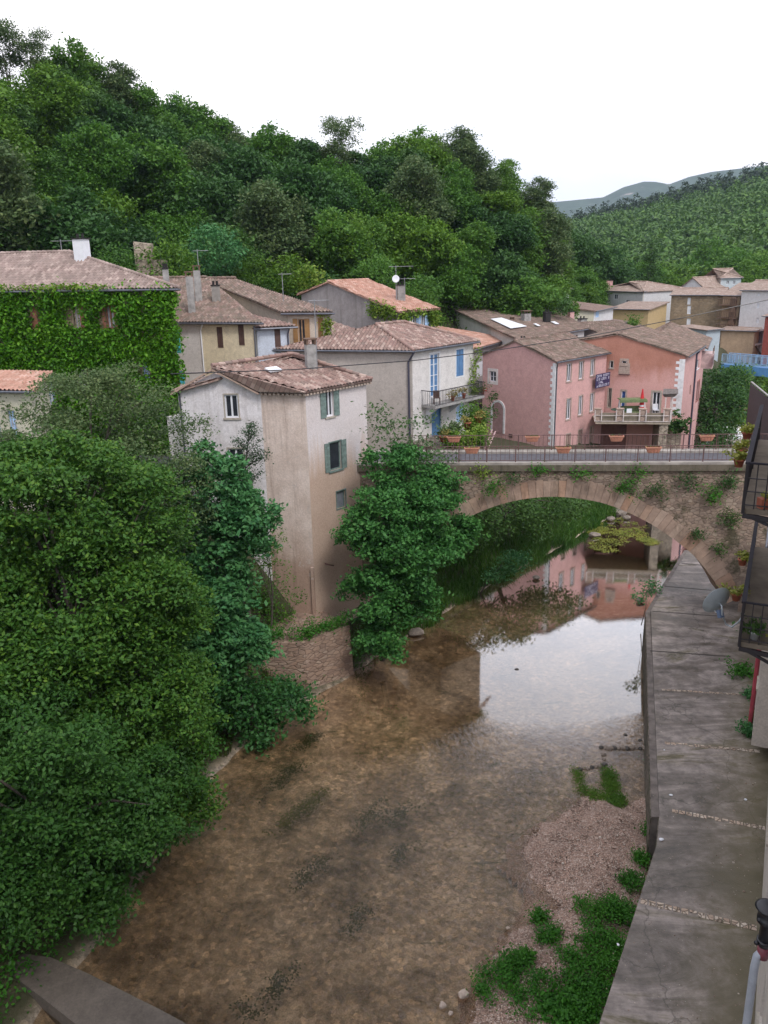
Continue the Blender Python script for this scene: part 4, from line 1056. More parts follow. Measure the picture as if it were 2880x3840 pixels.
def height(X, Y):
    X = np.asarray(X, float); Y = np.asarray(Y, float)
    xl = np.interp(Y, LY, LX); xr = np.interp(Y, RY, RX)
    sl = np.interp(Y, [0, 35, 45, 60, 100], [.92, .85, .75, .72, .75])
    dl = (xl - X) * sl; dr = (X - xr) * .8
    top = np.interp(Y, [-20, 20, 40, 47, 54, 62, 70, 76, 90, 130, 400], [6, 7, 8.8, 10.4, 10.0, 7.5, 6.0, 5.1, 5.5, 7, 8])
    wid = np.interp(Y, [20, 40, 60, 75], [10, 8.5, 9.0, 5.5])
    ht = np.minimum(1.0, np.interp(-X, [-30, 0, 10], [0, .0, 1.0]))
    left = 0.25 + top * sstep(dl / wid) + 0.0 * ht
    left = np.where((X < 0) & (Y > 52), np.maximum(left, 9.2 * sstep(dl / 9)), left)
    bed = -0.22 - 0.5 * sstep(-dl / 6) * sstep(-dr / 4)
    bed = np.where(dl > -1.0, bed * np.clip(-dl, 0, 1) + 0.25 * np.clip(1 + dl, 0, 1), bed)
    right = np.where(Y > 56, 0.75, PZ - .3) + np.where(Y > 62, 6.5 * sstep((dr - 3) / 9), 0)
    h = np.where(dl > 0, left, np.where(dr > 0, right, bed))
    r = np.hypot(X, Y); az = np.degrees(np.arctan2(X, Y))
    rf, rr, zr = np.interp(az, AZ, RF), np.interp(az, AZ, RR), np.interp(az, AZ, ZR) - 11.0
    t = (r - rf) / (rr - rf)
    hill = 9 + (np.maximum(zr, 9.5) - 9) * np.clip(t, 0, 1) + np.clip(r - rr, 0, 60) * .02
    h = np.where((dl > 0) & (t > 0), np.maximum(h, hill), h)
    return h
def build_ground():
    az = np.radians(np.concatenate([np.linspace(-62, -26, 30), np.linspace(-25.5, 28, 380), np.linspace(29, 62, 24)]))
    r = np.concatenate([np.linspace(1, 15, 12), np.linspace(15.4, 82, 240), 82 + 180 * (np.linspace(0.01, 1, 110) ** 1.4), [300, 360, 450]])
    A, Rr = np.meshgrid(az, r); X = Rr * np.sin(A); Y = Rr * np.cos(A)
    H = height(X, Y)
    rs = np.random.RandomState(2)
    H = H + .05 * np.sin(X * 1.9 + np.sin(Y * 1.3)) * np.cos(Y * 1.7 + X * .4) * (np.abs(H) < 9) + .6 * np.sin(X * .21) * np.cos(Y * .17) * (H > 11)
    n, m = A.shape; V = np.stack([X, Y, H], -1).reshape(-1, 3)
    i = np.arange(n * m).reshape(n, m)
    F = np.stack([i[:-1, :-1], i[:-1, 1:], i[1:, 1:], i[1:, :-1]], -1).reshape(-1, 4)
    return V, F
m, n, b, o = newmat('ground_mat')
ge = nd(n, 'ShaderNodeNewGeometry'); sp = nd(n, 'ShaderNodeSeparateXYZ'); n.links.new(ge.outputs['Position'], sp.inputs[0])
v = coords(n)
n1 = noise(n, v, .4, 8, .72, .15); n2 = noise(n, v, 2.2, 7, .7); n3 = noise(n, v, 16, 4, .7)
bedc = ramp(n, n1, [(.28, (.1, .08, .055)), (.4, (.26, .205, .15)), (.52, (.48, .395, .31)), (.66, (.68, .58, .48)), (.8, (.36, .3, .23))])
bedc = mix(n, .8, bedc, ramp(n, n2, [(.35, g3(.45)), (.6, g3(1))]), 'MULTIPLY')
bedc = mix(n, .7, bedc, ramp(n, n3, [(.3, g3(.45)), (.6, g3(1.1))]), 'MULTIPLY')
vs = nd(n, 'ShaderNodeTexVoronoi'); vs.inputs['Scale'].default_value = 5.5; n.links.new(v, vs.inputs['Vector'])
vx = nd(n, 'ShaderNodeSeparateXYZ'); n.links.new(vs.outputs['Color'], vx.inputs[0])
bedc = mix(n, .75, bedc, ramp(n, vx.outputs[0], [(0, (.5, .48, .46)), (.5, g3(.95)), (.85, (1.05, 1.0, .95)), (1, (1.7, 1.6, 1.5))]), 'MULTIPLY')
weed = noise(n, coords(n, (.35, 1.1, 1), rot=(0, 0, .6)), 1.1, 6, .75, .5)
bedc = mix(n, ramp(n, weed, [(.6, g3(0)), (.68, g3(.75))]), bedc, (.035, .055, .015))
landc = mix(n, n2, (.03, .045, .015), (.09, .075, .045))
zf = nd(n, 'ShaderNodeMapRange'); zf.inputs[1].default_value = -.02; zf.inputs[2].default_value = .22
n.links.new(sp.outputs[2], zf.inputs[0])
n.links.new(mix(n, zf.outputs[0], bedc, landc), b.inputs['Base Color'])
b.inputs['Roughness'].default_value = .95; bump(n, b, n2, .8, .12)
GROUND_M = m
V, F = build_ground(); gr = npmesh('ground', V, F, GROUND_M); tag(gr, kind='structure')
gr.data.polygons.foreach_set('use_smooth', [True] * len(gr.data.polygons))
# water
m = bpy.data.materials.new('river_water'); m.use_nodes = True; n = m.node_tree; n.nodes.clear()
o = nd(n, 'ShaderNodeOutputMaterial'); tr_ = nd(n, 'ShaderNodeBsdfTransparent'); gl = nd(n, 'ShaderNodeBsdfGlossy'); ms = nd(n, 'ShaderNodeMixShader')
ge = nd(n, 'ShaderNodeNewGeometry'); sp = nd(n, 'ShaderNodeSeparateXYZ'); n.links.new(ge.outputs['Position'], sp.inputs[0])
rip = noise(n, coords(n, (1.5, .8, 1), rot=(0, 0, .5)), 3.4, 6, .68, .8); rip2 = noise(n, coords(n, (1, 1, 1)), .5, 3, .6)
mr = nd(n, 'ShaderNodeMapRange'); mr.inputs[1].default_value = 37.5; mr.inputs[2].default_value = 31   # fast shallows near, still pool far
n.links.new(sp.outputs[1], mr.inputs[0])
mr2 = nd(n, 'ShaderNodeMath', operation='MULTIPLY_ADD'); mr2.inputs[1].default_value = .75; mr2.inputs[2].default_value = .008
n.links.new(mr.outputs[0], mr2.inputs[0])
bp = nd(n, 'ShaderNodeBump'); bp.inputs['Distance'].default_value = .11; n.links.new(rip, bp.inputs['Height']); n.links.new(mr2.outputs[0], bp.inputs['Strength'])
dt = nd(n, 'ShaderNodeVectorMath', operation='DOT_PRODUCT'); n.links.new(bp.outputs[0], dt.inputs[0]); n.links.new(ge.outputs['Incoming'], dt.inputs[1])
ab = nd(n, 'ShaderNodeMath', operation='ABSOLUTE'); n.links.new(dt.outputs['Value'], ab.inputs[0])
om = nd(n, 'ShaderNodeMath', operation='SUBTRACT'); om.inputs[0].default_value = 1.0; n.links.new(ab.outputs[0], om.inputs[1])
fr = nd(n, 'ShaderNodeMath', operation='POWER'); fr.inputs[1].default_value = 3.4; n.links.new(om.outputs[0], fr.inputs[0])
f2 = nd(n, 'ShaderNodeMath', operation='MULTIPLY', use_clamp=True); f2.inputs[1].default_value = 4.0; n.links.new(fr.outputs[0], f2.inputs[0]); fr = f2
gl.inputs['Roughness'].default_value = .03; n.links.new(bp.outputs[0], gl.inputs['Normal'])
tr_.inputs['Color'].default_value = (.84, .75, .62, 1)
n.links.new(fr.outputs[0], ms.inputs[0]); n.links.new(tr_.outputs[0], ms.inputs[1]); n.links.new(gl.outputs[0], ms.inputs[2]); n.links.new(ms.outputs[0], o.inputs[0])
WATER = m
mb = MB(); k = [-30, 0, 18, 30, 40, 52, 62, 74, 90, 105]
for i in range(len(k) - 1):
    y0, y1 = k[i], k[i + 1]
    mb.add([(np.interp(y0, LY, LX) - 3, y0, 0), (np.interp(y0, RY, RX) + 1.5, y0, 0), (np.interp(y1, RY, RX) + 1.5, y1, 0), (np.interp(y1, LY, LX) - 3, y1, 0)], [(0, 1, 2, 3)])
tag(mb.build('river', WATER, recalc=False), kind='structure')
mb = MB()   # upper pool above the far weir
mb.add([(36, 105.2, .9), (58, 104.2, .9), (110, 185, 1.0), (86, 185, 1.0)], [(0, 1, 2, 3)])
tag(mb.build('river_upstream', WATER, recalc=False), kind='structure')
# weir
FOAM = plain('white_water', (.85, .88, .95), .5, 0, .3, 2)
wa, wb = G(2700, 1600, .4), G(2785, 1580, .9)
mb = MB()
rn = random.Random(1)
wyx = [(lerp(P(2690, 1600, 103), P(2800, 1590, 105), t / 14.)) for t in range(15)]
for i in range(14):
    p, q = wyx[i], wyx[i + 1]; j = rn.uniform(-.2, .2)
    mb.hexa([(p[0], p[1] - 1.8 + j, -.2), (q[0], q[1] - 1.8 + j, -.2), (q[0], q[1] + 1, -.2), (p[0], p[1] + 1, -.2), (p[0], p[1] - 1.2 + j, .25), (q[0], q[1] - 1.2 + j, .3), (q[0], q[1] + 1, .95), (p[0], p[1] + 1, .95)])
tag(mb.build('weir', FOAM), kind='structure')

# gravel bank beside the promenade
def px_poly(pts, z=0.0): return np.array([G(x, y, z)[:2] for x, y in pts])
GRV = rubble('gravel', [(.42, .26, .2), (.6, .41, .32), (.3, .19, .14), (.7, .55, .46), (.5, .34, .27)], (.13, .09, .065), 20, 1.0)
gpoly = px_poly([(2180, 2985), (2330, 3010), (2480, 2990), (2475, 3150), (2420, 3350), (2330, 3620), (2260, 3900), (2150, 4250), (1650, 4250), (1790, 3720), (1880, 3560), (2060, 3380), (2020, 3300), (1945, 3210), (1990, 3110), (2110, 3060)])
def inside(X, Y, poly):
    c = np.zeros(X.shape, bool); n = len(poly)
    for i in range(n):
        x0, y0 = poly[i]; x1, y1 = poly[(i + 1) % n]
        c ^= ((y0 > Y) != (y1 > Y)) & (X < (x1 - x0) * (Y - y0) / (y1 - y0 + 1e-12) + x0)
    return c
def pdist(X, Y, poly, skip=()):
    d = np.full(X.shape, 1e9); n = len(poly)
    for i in range(n):
        if i in skip: continue
        a = poly[i]; b_ = poly[(i + 1) % n]; ab = b_ - a; t = np.clip(((X - a[0]) * ab[0] + (Y - a[1]) * ab[1]) / (ab @ ab), 0, 1)
        d = np.minimum(d, np.hypot(X - a[0] - ab[0] * t, Y - a[1] - ab[1] * t))
    return d
gx = np.arange(gpoly[:, 0].min() - 1, gpoly[:, 0].max() + 1.5, .16); gy = np.arange(gpoly[:, 1].min() - 1, gpoly[:, 1].max() + 1, .16)
X, Y = np.meshgrid(gx, gy); ins = inside(X, Y, gpoly); D = pdist(X, Y, gpoly)
D = np.where(ins, D, -D) + .25 * np.sin(X * 3.1 + Y) * np.cos(Y * 2.3)
Zg = np.where(D > 0, .34 * sstep(D / 1.6), .9 * D) + .03 * np.sin(X * 5) * np.cos(Y * 4.4)
xr = np.interp(Y, RY, RX); 
keep = (X < xr - .1) & (Zg > -.7)
i = np.arange(X.size).reshape(X.shape)
F = np.stack([i[:-1, :-1], i[:-1, 1:], i[1:, 1:], i[1:, :-1]], -1).reshape(-1, 4)
kp = keep.ravel(); F = F[kp[F].all(1)]
g_ = npmesh('gravel_bank', np.stack([X, Y, Zg], -1).reshape(-1, 3), F, GRV); tag(g_, kind='structure'); g_.data.polygons.foreach_set('use_smooth', [True] * len(F))
def gz(x, y):
    """top of what is there: ground or gravel"""
    p = np.array([[x]]), np.array([[y]])
    a = float(height(x, y)); 
    if inside(p[0], p[1], gpoly)[0, 0]: a = max(a, .34 * float(sstep(pdist(p[0], p[1], gpoly)[0, 0] / 1.6)))
    return a
# pebbles
rs = np.random.RandomState(4)
def pebbles(n, poly, s0, s1, seed, zf=None):
    rs = np.random.RandomState(seed); out_v = []; out_f = []; k = 0
    bx0, bx1, by0, by1 = poly[:, 0].min(), poly[:, 0].max(), poly[:, 1].min(), poly[:, 1].max()
    base = np.array([(1, 0, 0), (0, 1, 0), (-1, 0, 0), (0, -1, 0), (0, 0, .7), (0, 0, -.7)]); bf = np.array([(0, 1, 4), (1, 2, 4), (2, 3, 4), (3, 0, 4), (1, 0, 5), (2, 1, 5), (3, 2, 5), (0, 3, 5)])
    while k < n:
        x, y = rs.uniform(bx0, bx1), rs.uniform(by0, by1)
        if not inside(np.array([[x]]), np.array([[y]]), poly)[0, 0]: continue
        s = rs.uniform(s0, s1) * (1 if rs.rand() > .08 else 2); a = rs.uniform(0, 6.3); c, t = math.cos(a), math.sin(a)
        b = base * rs.uniform(.6, 1.2, (6, 3)) * s; b = b @ np.array([[c, t, 0], [-t, c, 0], [0, 0, 1]])
        out_v.append(b + [x, y, (zf or gz)(x, y)]); out_f.append(bf + 6 * k); k += 1
    return np.concatenate(out_v), np.concatenate(out_f)
V, F = pebbles(5200, gpoly, .018, .045, 3)
m, n, b, o = newmat('pebble'); gi = nd(n, 'ShaderNodeNewGeometry')
n.links.new(ramp(n, gi.outputs['Random Per Island'], [(0, (.16, .1, .075)), (.4, (.28, .19, .145)), (.75, (.4, .3, .24)), (1, (.62, .54, .47))]), b.inputs['Base Color'])
tag(npmesh('gravel_pebbles', V, F, m), kind='stuff'); PEB = m

# concrete slab bottom left
m = plaster('wet_concrete', (.19, .16, .135), (.05, .042, .035), .8, .3)
sl = [G(x, y, .5)[:2] for x, y in ((45, 3655), (48, 3605), (85, 3575), (190, 3590), (330, 3650), (480, 3725), (600, 3785), (700, 3840), (900, 3960), (620, 4050), (290, 3845), (150, 3735))]
mb = MB(); mb.prism(sl[::-1], -.5, .5); rootmb('concrete_slab', mb, m, 'long sloping grey concrete slab in the shaded water at the lower left', 'slab')

# ------------------------------------------------------------------ promenade
m, n, b, o = newmat('promenade_stone')
v = coords(n); big = noise(n, coords(n, (.5, 1.6, 1), rot=(0, 0, .3)), .3, 7, .7, .8); md = noise(n, v, 1.6, 6, .7); fi = noise(n, v, 22, 3, .7)
col = ramp(n, big, [(.32, (.065, .055, .042)), (.42, (.13, .11, .09)), (.5, (.21, .18, .16)), (.57, (.33, .285, .26)), (.66, (.14, .122, .07)), (.75, (.23, .2, .17))])
col = mix(n, .8, col, ramp(n, md, [(.32, g3(.4)), (.62, g3(1.15))]), 'MULTIPLY')
crk = nd(n, 'ShaderNodeTexVoronoi', feature='DISTANCE_TO_EDGE'); crk.inputs['Scale'].default_value = .45
cw = nd(n, 'ShaderNodeMix', data_type='VECTOR'); cw.inputs[0].default_value = .5; n.links.new(v, cw.inputs[4]); nz3 = nd(n, 'ShaderNodeTexNoise'); nz3.inputs['Scale'].default_value = 1.5; nz3.inputs['Detail'].default_value = 6; n.links.new(v, nz3.inputs['Vector']); n.links.new(nz3.outputs['Color'], cw.inputs[5]); n.links.new(cw.outputs[1], crk.inputs['Vector'])
col = mix(n, ramp(n, crk.outputs['Distance'], [(.0, g3(.6)), (.008, g3(0))]), col, (.03, .03, .02))
ed = nd(n, 'ShaderNodeTexCoord'); 
# moss towards the house wall side grows from the wall foot: distance from the facade line
se = nd(n, 'ShaderNodeSeparateXYZ'); n.links.new(ed.outputs['Object'], se.inputs[0])
dm_ = nd(n, 'ShaderNodeMath', operation='MULTIPLY_ADD'); dm_.inputs[1].default_value = -float(FAC_D[1]); n.links.new(se.outputs[0], dm_.inputs[0])
d2 = nd(n, 'ShaderNodeMath', operation='MULTIPLY_ADD'); d2.inputs[1].default_value = float(FAC_D[0]); n.links.new(se.outputs[1], d2.inputs[0]); n.links.new(dm_.outputs[0], d2.inputs[2])
dm_.inputs[2].default_value = float(FAC_0[0] * FAC_D[1])
d3 = nd(n, 'ShaderNodeMath', operation='MULTIPLY_ADD'); d3.inputs[1].default_value = 2.4; n.links.new(md, d3.inputs[0]); n.links.new(d2.outputs[0], d3.inputs[2])
col = mix(n, ramp(n, nd_out if False else d3.outputs[0], [(0.0, g3(.75)), (1.0, g3(0))]) if False else 0.0, col, (.1, .09, .03))
mr = nd(n, 'ShaderNodeMapRange'); mr.inputs[1].default_value = 3.6; mr.inputs[2].default_value = 1.6; n.links.new(d3.outputs[0], mr.inputs[0])
mm = nd(n, 'ShaderNodeMath', operation='MULTIPLY'); mm.inputs[1].default_value = .7; n.links.new(mr.outputs[0], mm.inputs[0])
col = mix(n, mm.outputs[0], col, (.12, .1, .045))
spk = nd(n, 'ShaderNodeTexVoronoi'); spk.inputs['Scale'].default_value = 4.5; n.links.new(v, spk.inputs['Vector'])
col = mix(n, ramp(n, spk.outputs['Distance'], [(.035, g3(.7)), (.06, g3(0))]), col, (.5, .48, .42))
n.links.new(col, b.inputs['Base Color'])
n.links.new(ramp(n, big, [(.35, g3(.35)), (.6, g3(.8))]), b.inputs['Roughness']); bump(n, b, fi, .5, .02)
PROM = m
def facX(Y): return FAC_0[0] + FAC_D[0] / FAC_D[1] * Y
ys = [-6, 8, 17.83, 25.08, 26.70, 34.61, 45.58, 56.16]
Lp = [(float(np.interp(y, RY, RX)), y) for y in ys]; Rp = [(facX(y) + .3 if y < 43 else [0, 0, 0, 0, 0, 0, 23.2, 23.4][ys.index(y)], y) for y in ys]
mb = MB()
for i in range(len(ys) - 1):
    a_, b_, c_, d_ = Lp[i], Rp[i], Rp[i + 1], Lp[i + 1]
    mb.hexa([(*a_, -.6), (*b_, -.6), (*c_, -.6), (*d_, -.6), (*a_, PZ), (*b_, PZ), (*c_, PZ), (*d_, PZ)])
tag(mb.build('promenade', PROM), kind='structure')
mb = MB()
for i in range(1, len(ys) - 1):
    a_, d_ = Lp[i], Lp[i + 1]; o_ = .304 if ys[i] >= 26 else .004
    mb.hexa([(a_[0] - o_ - .06, a_[1], -.7), (a_[0] - o_, a_[1], -.7), (d_[0] - o_, d_[1], -.7), (d_[0] - o_ - .06, d_[1], -.7), (a_[0] - o_ - .03, a_[1], PZ - .12), (a_[0] - o_, a_[1], PZ - .12), (d_[0] - o_, d_[1], PZ - .12), (d_[0] - o_ - .03, d_[1], PZ - .12)])
tag(mb.build('quay_wall', rubble('quay_stone', [(.17, .14, .11), (.23, .19, .15), (.13, .11, .085)], (.08, .07, .05), 2.2, 2.0, (.045, .055, .02))), kind='structure')
mb = MB()
for i in range(1, len(ys) - 1): 
    a_, d_ = Lp[i], Lp[i + 1]
    if ys[i] >= 26: mb.hexa([(a_[0] - .3, a_[1], -.6), (a_[0] - .004, a_[1], -.6), (d_[0] - .004, d_[1], -.6), (d_[0] - .3, d_[1], -.6), (a_[0] - .3, a_[1], PZ - .07), (a_[0] - .004, a_[1], PZ - .07), (d_[0] - .004, d_[1], PZ - .07), (d_[0] - .3, d_[1], PZ - .07)])
tag(mb.build('promenade_kerb', plain('kerb_stone', (.17, .145, .13), .9, 0, .5, 2)), kind='structure')
BRK = rubble('brick_strip_mat', [(.55, .43, .33), (.7, .6, .5), (.45, .33, .25), (.62, .5, .4)], (.2, .16, .12), 6, 1)
for k, (p, q, wd) in enumerate([((2478, 2586), (2800, 2606), .16), ((2492, 2786), (2850, 2818), .2), ((2518, 3040), (2900, 3112), .22), ((2400, 3378), (2840, 3482), .24)]):
    a_, b_ = G(*p, PZ), G(*q, PZ); mb = MB(); L = np.hypot(*(b_ - a_)[:2]); nb = int(L / .24)
    dr_ = (b_ - a_) / L; pr = np.array([-dr_[1], dr_[0], 0]); rn = random.Random(k)
    for i in range(nb):
        for s_ in (-.5, .5):
            c = a_ + dr_ * (i + .5) * L / nb + pr * wd * .5 * s_; h_ = rn.uniform(.004, .02)
            if rn.random() < .04: continue
            mb.bar(c - dr_ * .105 + np.array([0, 0, h_ - .02]), c + dr_ * .105 + np.array([0, 0, h_ - .02]), wd * .46, .04)
    tag(mb.build('paving_joint', BRK), kind='structure')
JNT = plain('dark_joint', (.07, .06, .055), .9)
for p, q in [((2437, 2440), (2740, 2462)), ((2447, 2292), (2690, 2310)), ((2492, 2198), (2668, 2213)), ((2556, 2112), (2638, 2120))]:
    a_, b_ = G(*p, PZ + .006), G(*q, PZ + .006); mb = MB(); mb.bar(a_, b_, .09, .012); tag(mb.build('paving_joint', JNT), kind='structure')

# ------------------------------------------------------------------ bridge
ZD = 11.07
wf = Wall((-5.4, 47.3), (24.3, 44.8)); nb_ = np.array([-wf.n[0], -wf.n[1]]); BW = 3.15
bridge = thing('stone_bridge', 'old single-arch stone bridge crossing the river with plants growing from its face', 'bridge', (11, 52, 0))
api = [(4.8, 5.65), (6.25, 6.4), (8.6, 7.12), (10.9, 7.42), (12.4, 7.36), (14.3, 6.95), (15.7, 6.35), (17.5, 5.45), (19.1, 4.35), (20.5, 3.1), (21.6, 1.85), (22.4, .6), (22.8, -.4)]
arch_px = [(1716, 1965), (1793, 1919), (1909, 1880), (2000, 1865), (2063, 1861), (2140, 1864), (2256, 1882), (2333, 1911), (2433, 1958), (2526, 2020), (2603, 2081), (2665, 2158), (2706, 2220), (2726, 2262)]
A_ = [wf.at(x, y) for x, y in arch_px]
apex = A_[4][0]; right_end = A_[-1]
lft = [(2 * apex - q, z) for q, z in reversed(A_[7:])]      # hidden left part mirrors the right
A_ = [p for p in lft if p[0] < A_[0][0] - .4] + A_
qs = np.array([p[0] for p in A_]); zs_ = np.array([p[1] for p in A_])
NQ = 90; tt = np.linspace(0, 1, len(A_)); 
from math import hypot
cum = np.concatenate([[0], np.cumsum(np.hypot(np.diff(qs), np.diff(zs_)))]); t_ = np.linspace(0, cum[-1], NQ)
qs, zs_ = np.interp(t_, cum, qs), np.interp(t_, cum, zs_)
for _ in range(6): qs[1:-1] = (qs[:-2] + qs[1:-1] * 2 + qs[2:]) / 4; zs_[1:-1] = (zs_[:-2] + zs_[1:-1] * 2 + zs_[2:]) / 4
nx = np.gradient(zs_); nz = -np.gradient(qs); ln = np.hypot(nx, nz); nx, nz = -nx / ln, -nz / ln
RT = 1.03
oq, oz = qs + nx * RT * .72, zs_ + nz * RT * .72
MAS = rubble('bridge_rubble', [(.34, .25, .19), (.42, .32, .25), (.27, .2, .16), (.46, .37, .29)], (.3, .22, .17), 3.6, 1.6, (.07, .065, .035))
VOU = None and plaster('bridge_ashlar', (.48, .33, .23), (.2, .13, .09), .65, .55, (.52, .26, .15), .7)
top = ZD - .38
for oo, nm in ((0, 'front'), (-BW, 'back')):
    mb = MB()
    # spandrels between the ring and the string course
    for i in range(NQ - 1):
        a0, a1 = (oq[i], oz[i]), (oq[i + 1], oz[i + 1])
        if a1[0] <= a0[0]: continue
        if min(a0[1], a1[1]) < top: mb.add([wf.pt(a0[0], a0[1], oo), wf.pt(a1[0], a1[1], oo), wf.pt(a1[0], top, oo), wf.pt(a0[0], top, oo)], [(0, 1, 2, 3)])
    mb.add([wf.pt(-1, -1, oo), wf.pt(oq[0], -1, oo), wf.pt(oq[0], top, oo), wf.pt(-1, top, oo)], [(0, 1, 2, 3)])
    mb.add([wf.pt(oq[-1], -1, oo), wf.pt(wf.L, -1, oo), wf.pt(wf.L, top, oo), wf.pt(oq[-1], top, oo)], [(0, 1, 2, 3)])
    mb.build('spandrel_wall', MAS, bridge)
mb = MB(); rn = random.Random(8); NV = 64; ti = np.linspace(0, NQ - 1.001, NV + 1)
def at_(arr, t): return float(np.interp(t, np.arange(NQ), arr))
for k in range(NV):
    t0, t1 = ti[k] + .025, ti[k + 1] - .025; pr = .03 + rn.uniform(0, .02); rt = RT * rn.uniform(.86, 1.04)
    def q4(t, r): return at_(qs, t) + at_(nx, t) * r, at_(zs_, t) + at_(nz, t) * r
    c = [q4(t0, 0), q4(t1, 0), q4(t1, rt), q4(t0, rt)]
    mb.hexa([wf.pt(c[0][0], c[0][1], pr), wf.pt(c[1][0], c[1][1], pr), wf.pt(c[1][0], c[1][1], -BW - pr), wf.pt(c[0][0], c[0][1], -BW - pr),
             wf.pt(c[3][0], c[3][1], pr), wf.pt(c[2][0], c[2][1], pr), wf.pt(c[2][0], c[2][1], -BW - pr), wf.pt(c[3][0], c[3][1], -BW - pr)])
m, n, b, o = newmat('voussoir'); gi = nd(n, 'ShaderNodeNewGeometry'); v = coords(n)
c1 = ramp(n, gi.outputs['Random Per Island'], [(0, (.37, .27, .21)), (.45, (.43, .31, .24)), (.75, (.46, .29, .2)), (1, (.48, .38, .31))])
c1 = mix(n, .85, c1, ramp(n, noise(n, v, .8, 6, .7), [(.3, g3(.4)), (.6, g3(1))]), 'MULTIPLY')
c1 = mix(n, ramp(n, noise(n, coords(n, (1.5, 1.5, .3)), 1.2, 5, .7), [(.55, g3(0)), (.7, g3(.6))]), c1, (.1, .08, .05))
n.links.new(c1, b.inputs['Base Color']); b.inputs['Roughness'].default_value = .95; bump(n, b, noise(n, v, 7, 5, .7), .6, .05)
mb.build('arch_ring', m, bridge)
mb = MB(); wf.block(mb, -1, wf.L, top, ZD - .02, -BW - .15, .17); mb.build('deck_slab', plaster('deck_edge', (.19, .16, .12), (.07, .065, .04), .8, .8), bridge)
mb = MB(); wf.block(mb, -1, wf.L, ZD - .016, ZD + .12, -.2, .17); wf.block(mb, -8, wf.L, ZD - .016, ZD + .12, -BW - .15, -BW + .5)
tag(mb.build('pavement', plain('pavement_stone', (.33, .3, .27), .9, 0, .35, 2)), kind='structure')
mb = MB(); wf.block(mb, -14, wf.L + 3, ZD - .3, ZD + .0, -BW + .502, -.202)
tag(mb.build('road', plain('asphalt', (.085, .082, .095), .85, 0, .3, 3)), kind='structure')
def railing(name, label, w, o0, q0, q1, zb, posts, mat, h=.92, step=.25):
    t = thing(name, label, 'railing', w.pt((q0 + q1) / 2, zb, o0))
    for q in posts:
        m = MB(); m.bar(w.pt(q, zb, o0), w.pt(q, zb + h + .03, o0), .06); m.build('post', mat, t)
    m = MB(); m.bar(w.pt(q0, zb + h, o0), w.pt(q1, zb + h, o0), .05, .035); m.build('top_rail', mat, t)
    m = MB(); m.bar(w.pt(q0, zb + .1, o0), w.pt(q1, zb + .1, o0), .03); m.build('bottom_rail', mat, t)
    m = MB(); k = int((q1 - q0) / step)
    for i in range(k + 1):
        q = q0 + (q1 - q0) * i / k; m.bar(w.pt(q, zb + .1, o0), w.pt(q, zb + h, o0), .02)
    m.build('balusters', mat, t); return t
pf = [wf.at(x, 1738)[0] for x in (1600, 1721, 1825, 1933, 2042, 2155, 2270, 2390, 2511, 2635, 2760)]
railing('bridge_railing', 'dark iron railing along the near edge of the bridge', wf, -.02, pf[0] - .8, wf.at(2810, 1735)[0], ZD + .12, pf, M_RUST)
Bo = -BW + .05
wbk = Wall(wf.pt(0, 0, Bo)[:2], wf.pt(wf.L, 0, Bo)[:2])
pr_ = [wbk.at(x, 1690)[0] for x in (1600, 1700, 1822, 1944, 2068, 2192, 2316, 2438, 2560, 2684, 2806)]
railing('bridge_railing', 'reddish iron railing along the far edge of the bridge', wbk, 0, pr_[0] - 1, pr_[-1] + 2, ZD + .12, pr_, M_RUST)
def planter(x, y, wpx, w, o0, zr, label, plants=True):
    q = w.at(x, y)[0]; t = thing('planter', label, 'planter', w.pt(q, zr - .28, o0), 'terracotta planters hung on the bridge railings')
    m = MB(); W = wpx
    def ring(z, s, d): return [w.pt(q - W / 2 * s, z, o0 - d), w.pt(q + W / 2 * s, z, o0 - d), w.pt(q + W / 2 * s, z, o0 + d), w.pt(q - W / 2 * s, z, o0 + d)]
    r_ = [ring(zr - .3, .7, .11), ring(zr - .02, .95, .17), ring(zr - .02, 1.02, .2), ring(zr + .05, 1.02, .2), ring(zr + .05, .93, .15), ring(zr - .04, .9, .14)]
    for a in range(5):
        b0 = len(m.v); m.add(r_[a] + r_[a + 1], [(i, (i + 1) % 4, (i + 1) % 4 + 4, i + 4) for i in range(4)])
    m.poly(r_[0][::-1]); m.poly(r_[5]); m.build('trough', M_TERRA, t)
    m = MB()
    for i in range(4): w.block(m, q - W * .36 + i * W * .2, q - W * .36 + i * W * .2 + W * .09, zr - .22, zr - .08, o0 + .15, o0 + .175)
    m.build('relief', plain('terracotta_dark', (.4, .17, .11)), t)
    return t, q
PLT = []
for x, lab in ((1769, 'terracotta planter on the near bridge railing, nearest the balcony house'), (2111, 'terracotta planter on the near bridge railing below the white quoins of the pink house'), (2448, 'terracotta planter on the near bridge railing in front of the stone pier')):
    PLT.append((planter(x, 1685, .85, wf, .1, ZD + .97, lab), wf, .1))
for x, lab in ((1702, 'terracotta planter on the far bridge railing in front of the rockery garden'), (1995, 'pale planter on the far bridge railing against the pink gable wall'), (2310, 'terracotta planter on the far bridge railing before the open car shelter'), (2648, 'terracotta planter on the far bridge railing over the river, furthest right')):
    PLT.append((planter(x, 1640, .85, wbk, .1, ZD + .97, lab), wbk, .1))
# ------------------------------------------------------------------ the row of houses on the right bank (camera side)
def fc(Y, o=0.0):
    """plan point on the facade line at depth Y, o metres out over the promenade"""
    return np.array([facX(Y), Y]) + np.array([-FAC_D[1], FAC_D[0]]) * o
fnrm = np.array([-FAC_D[1], FAC_D[0]])
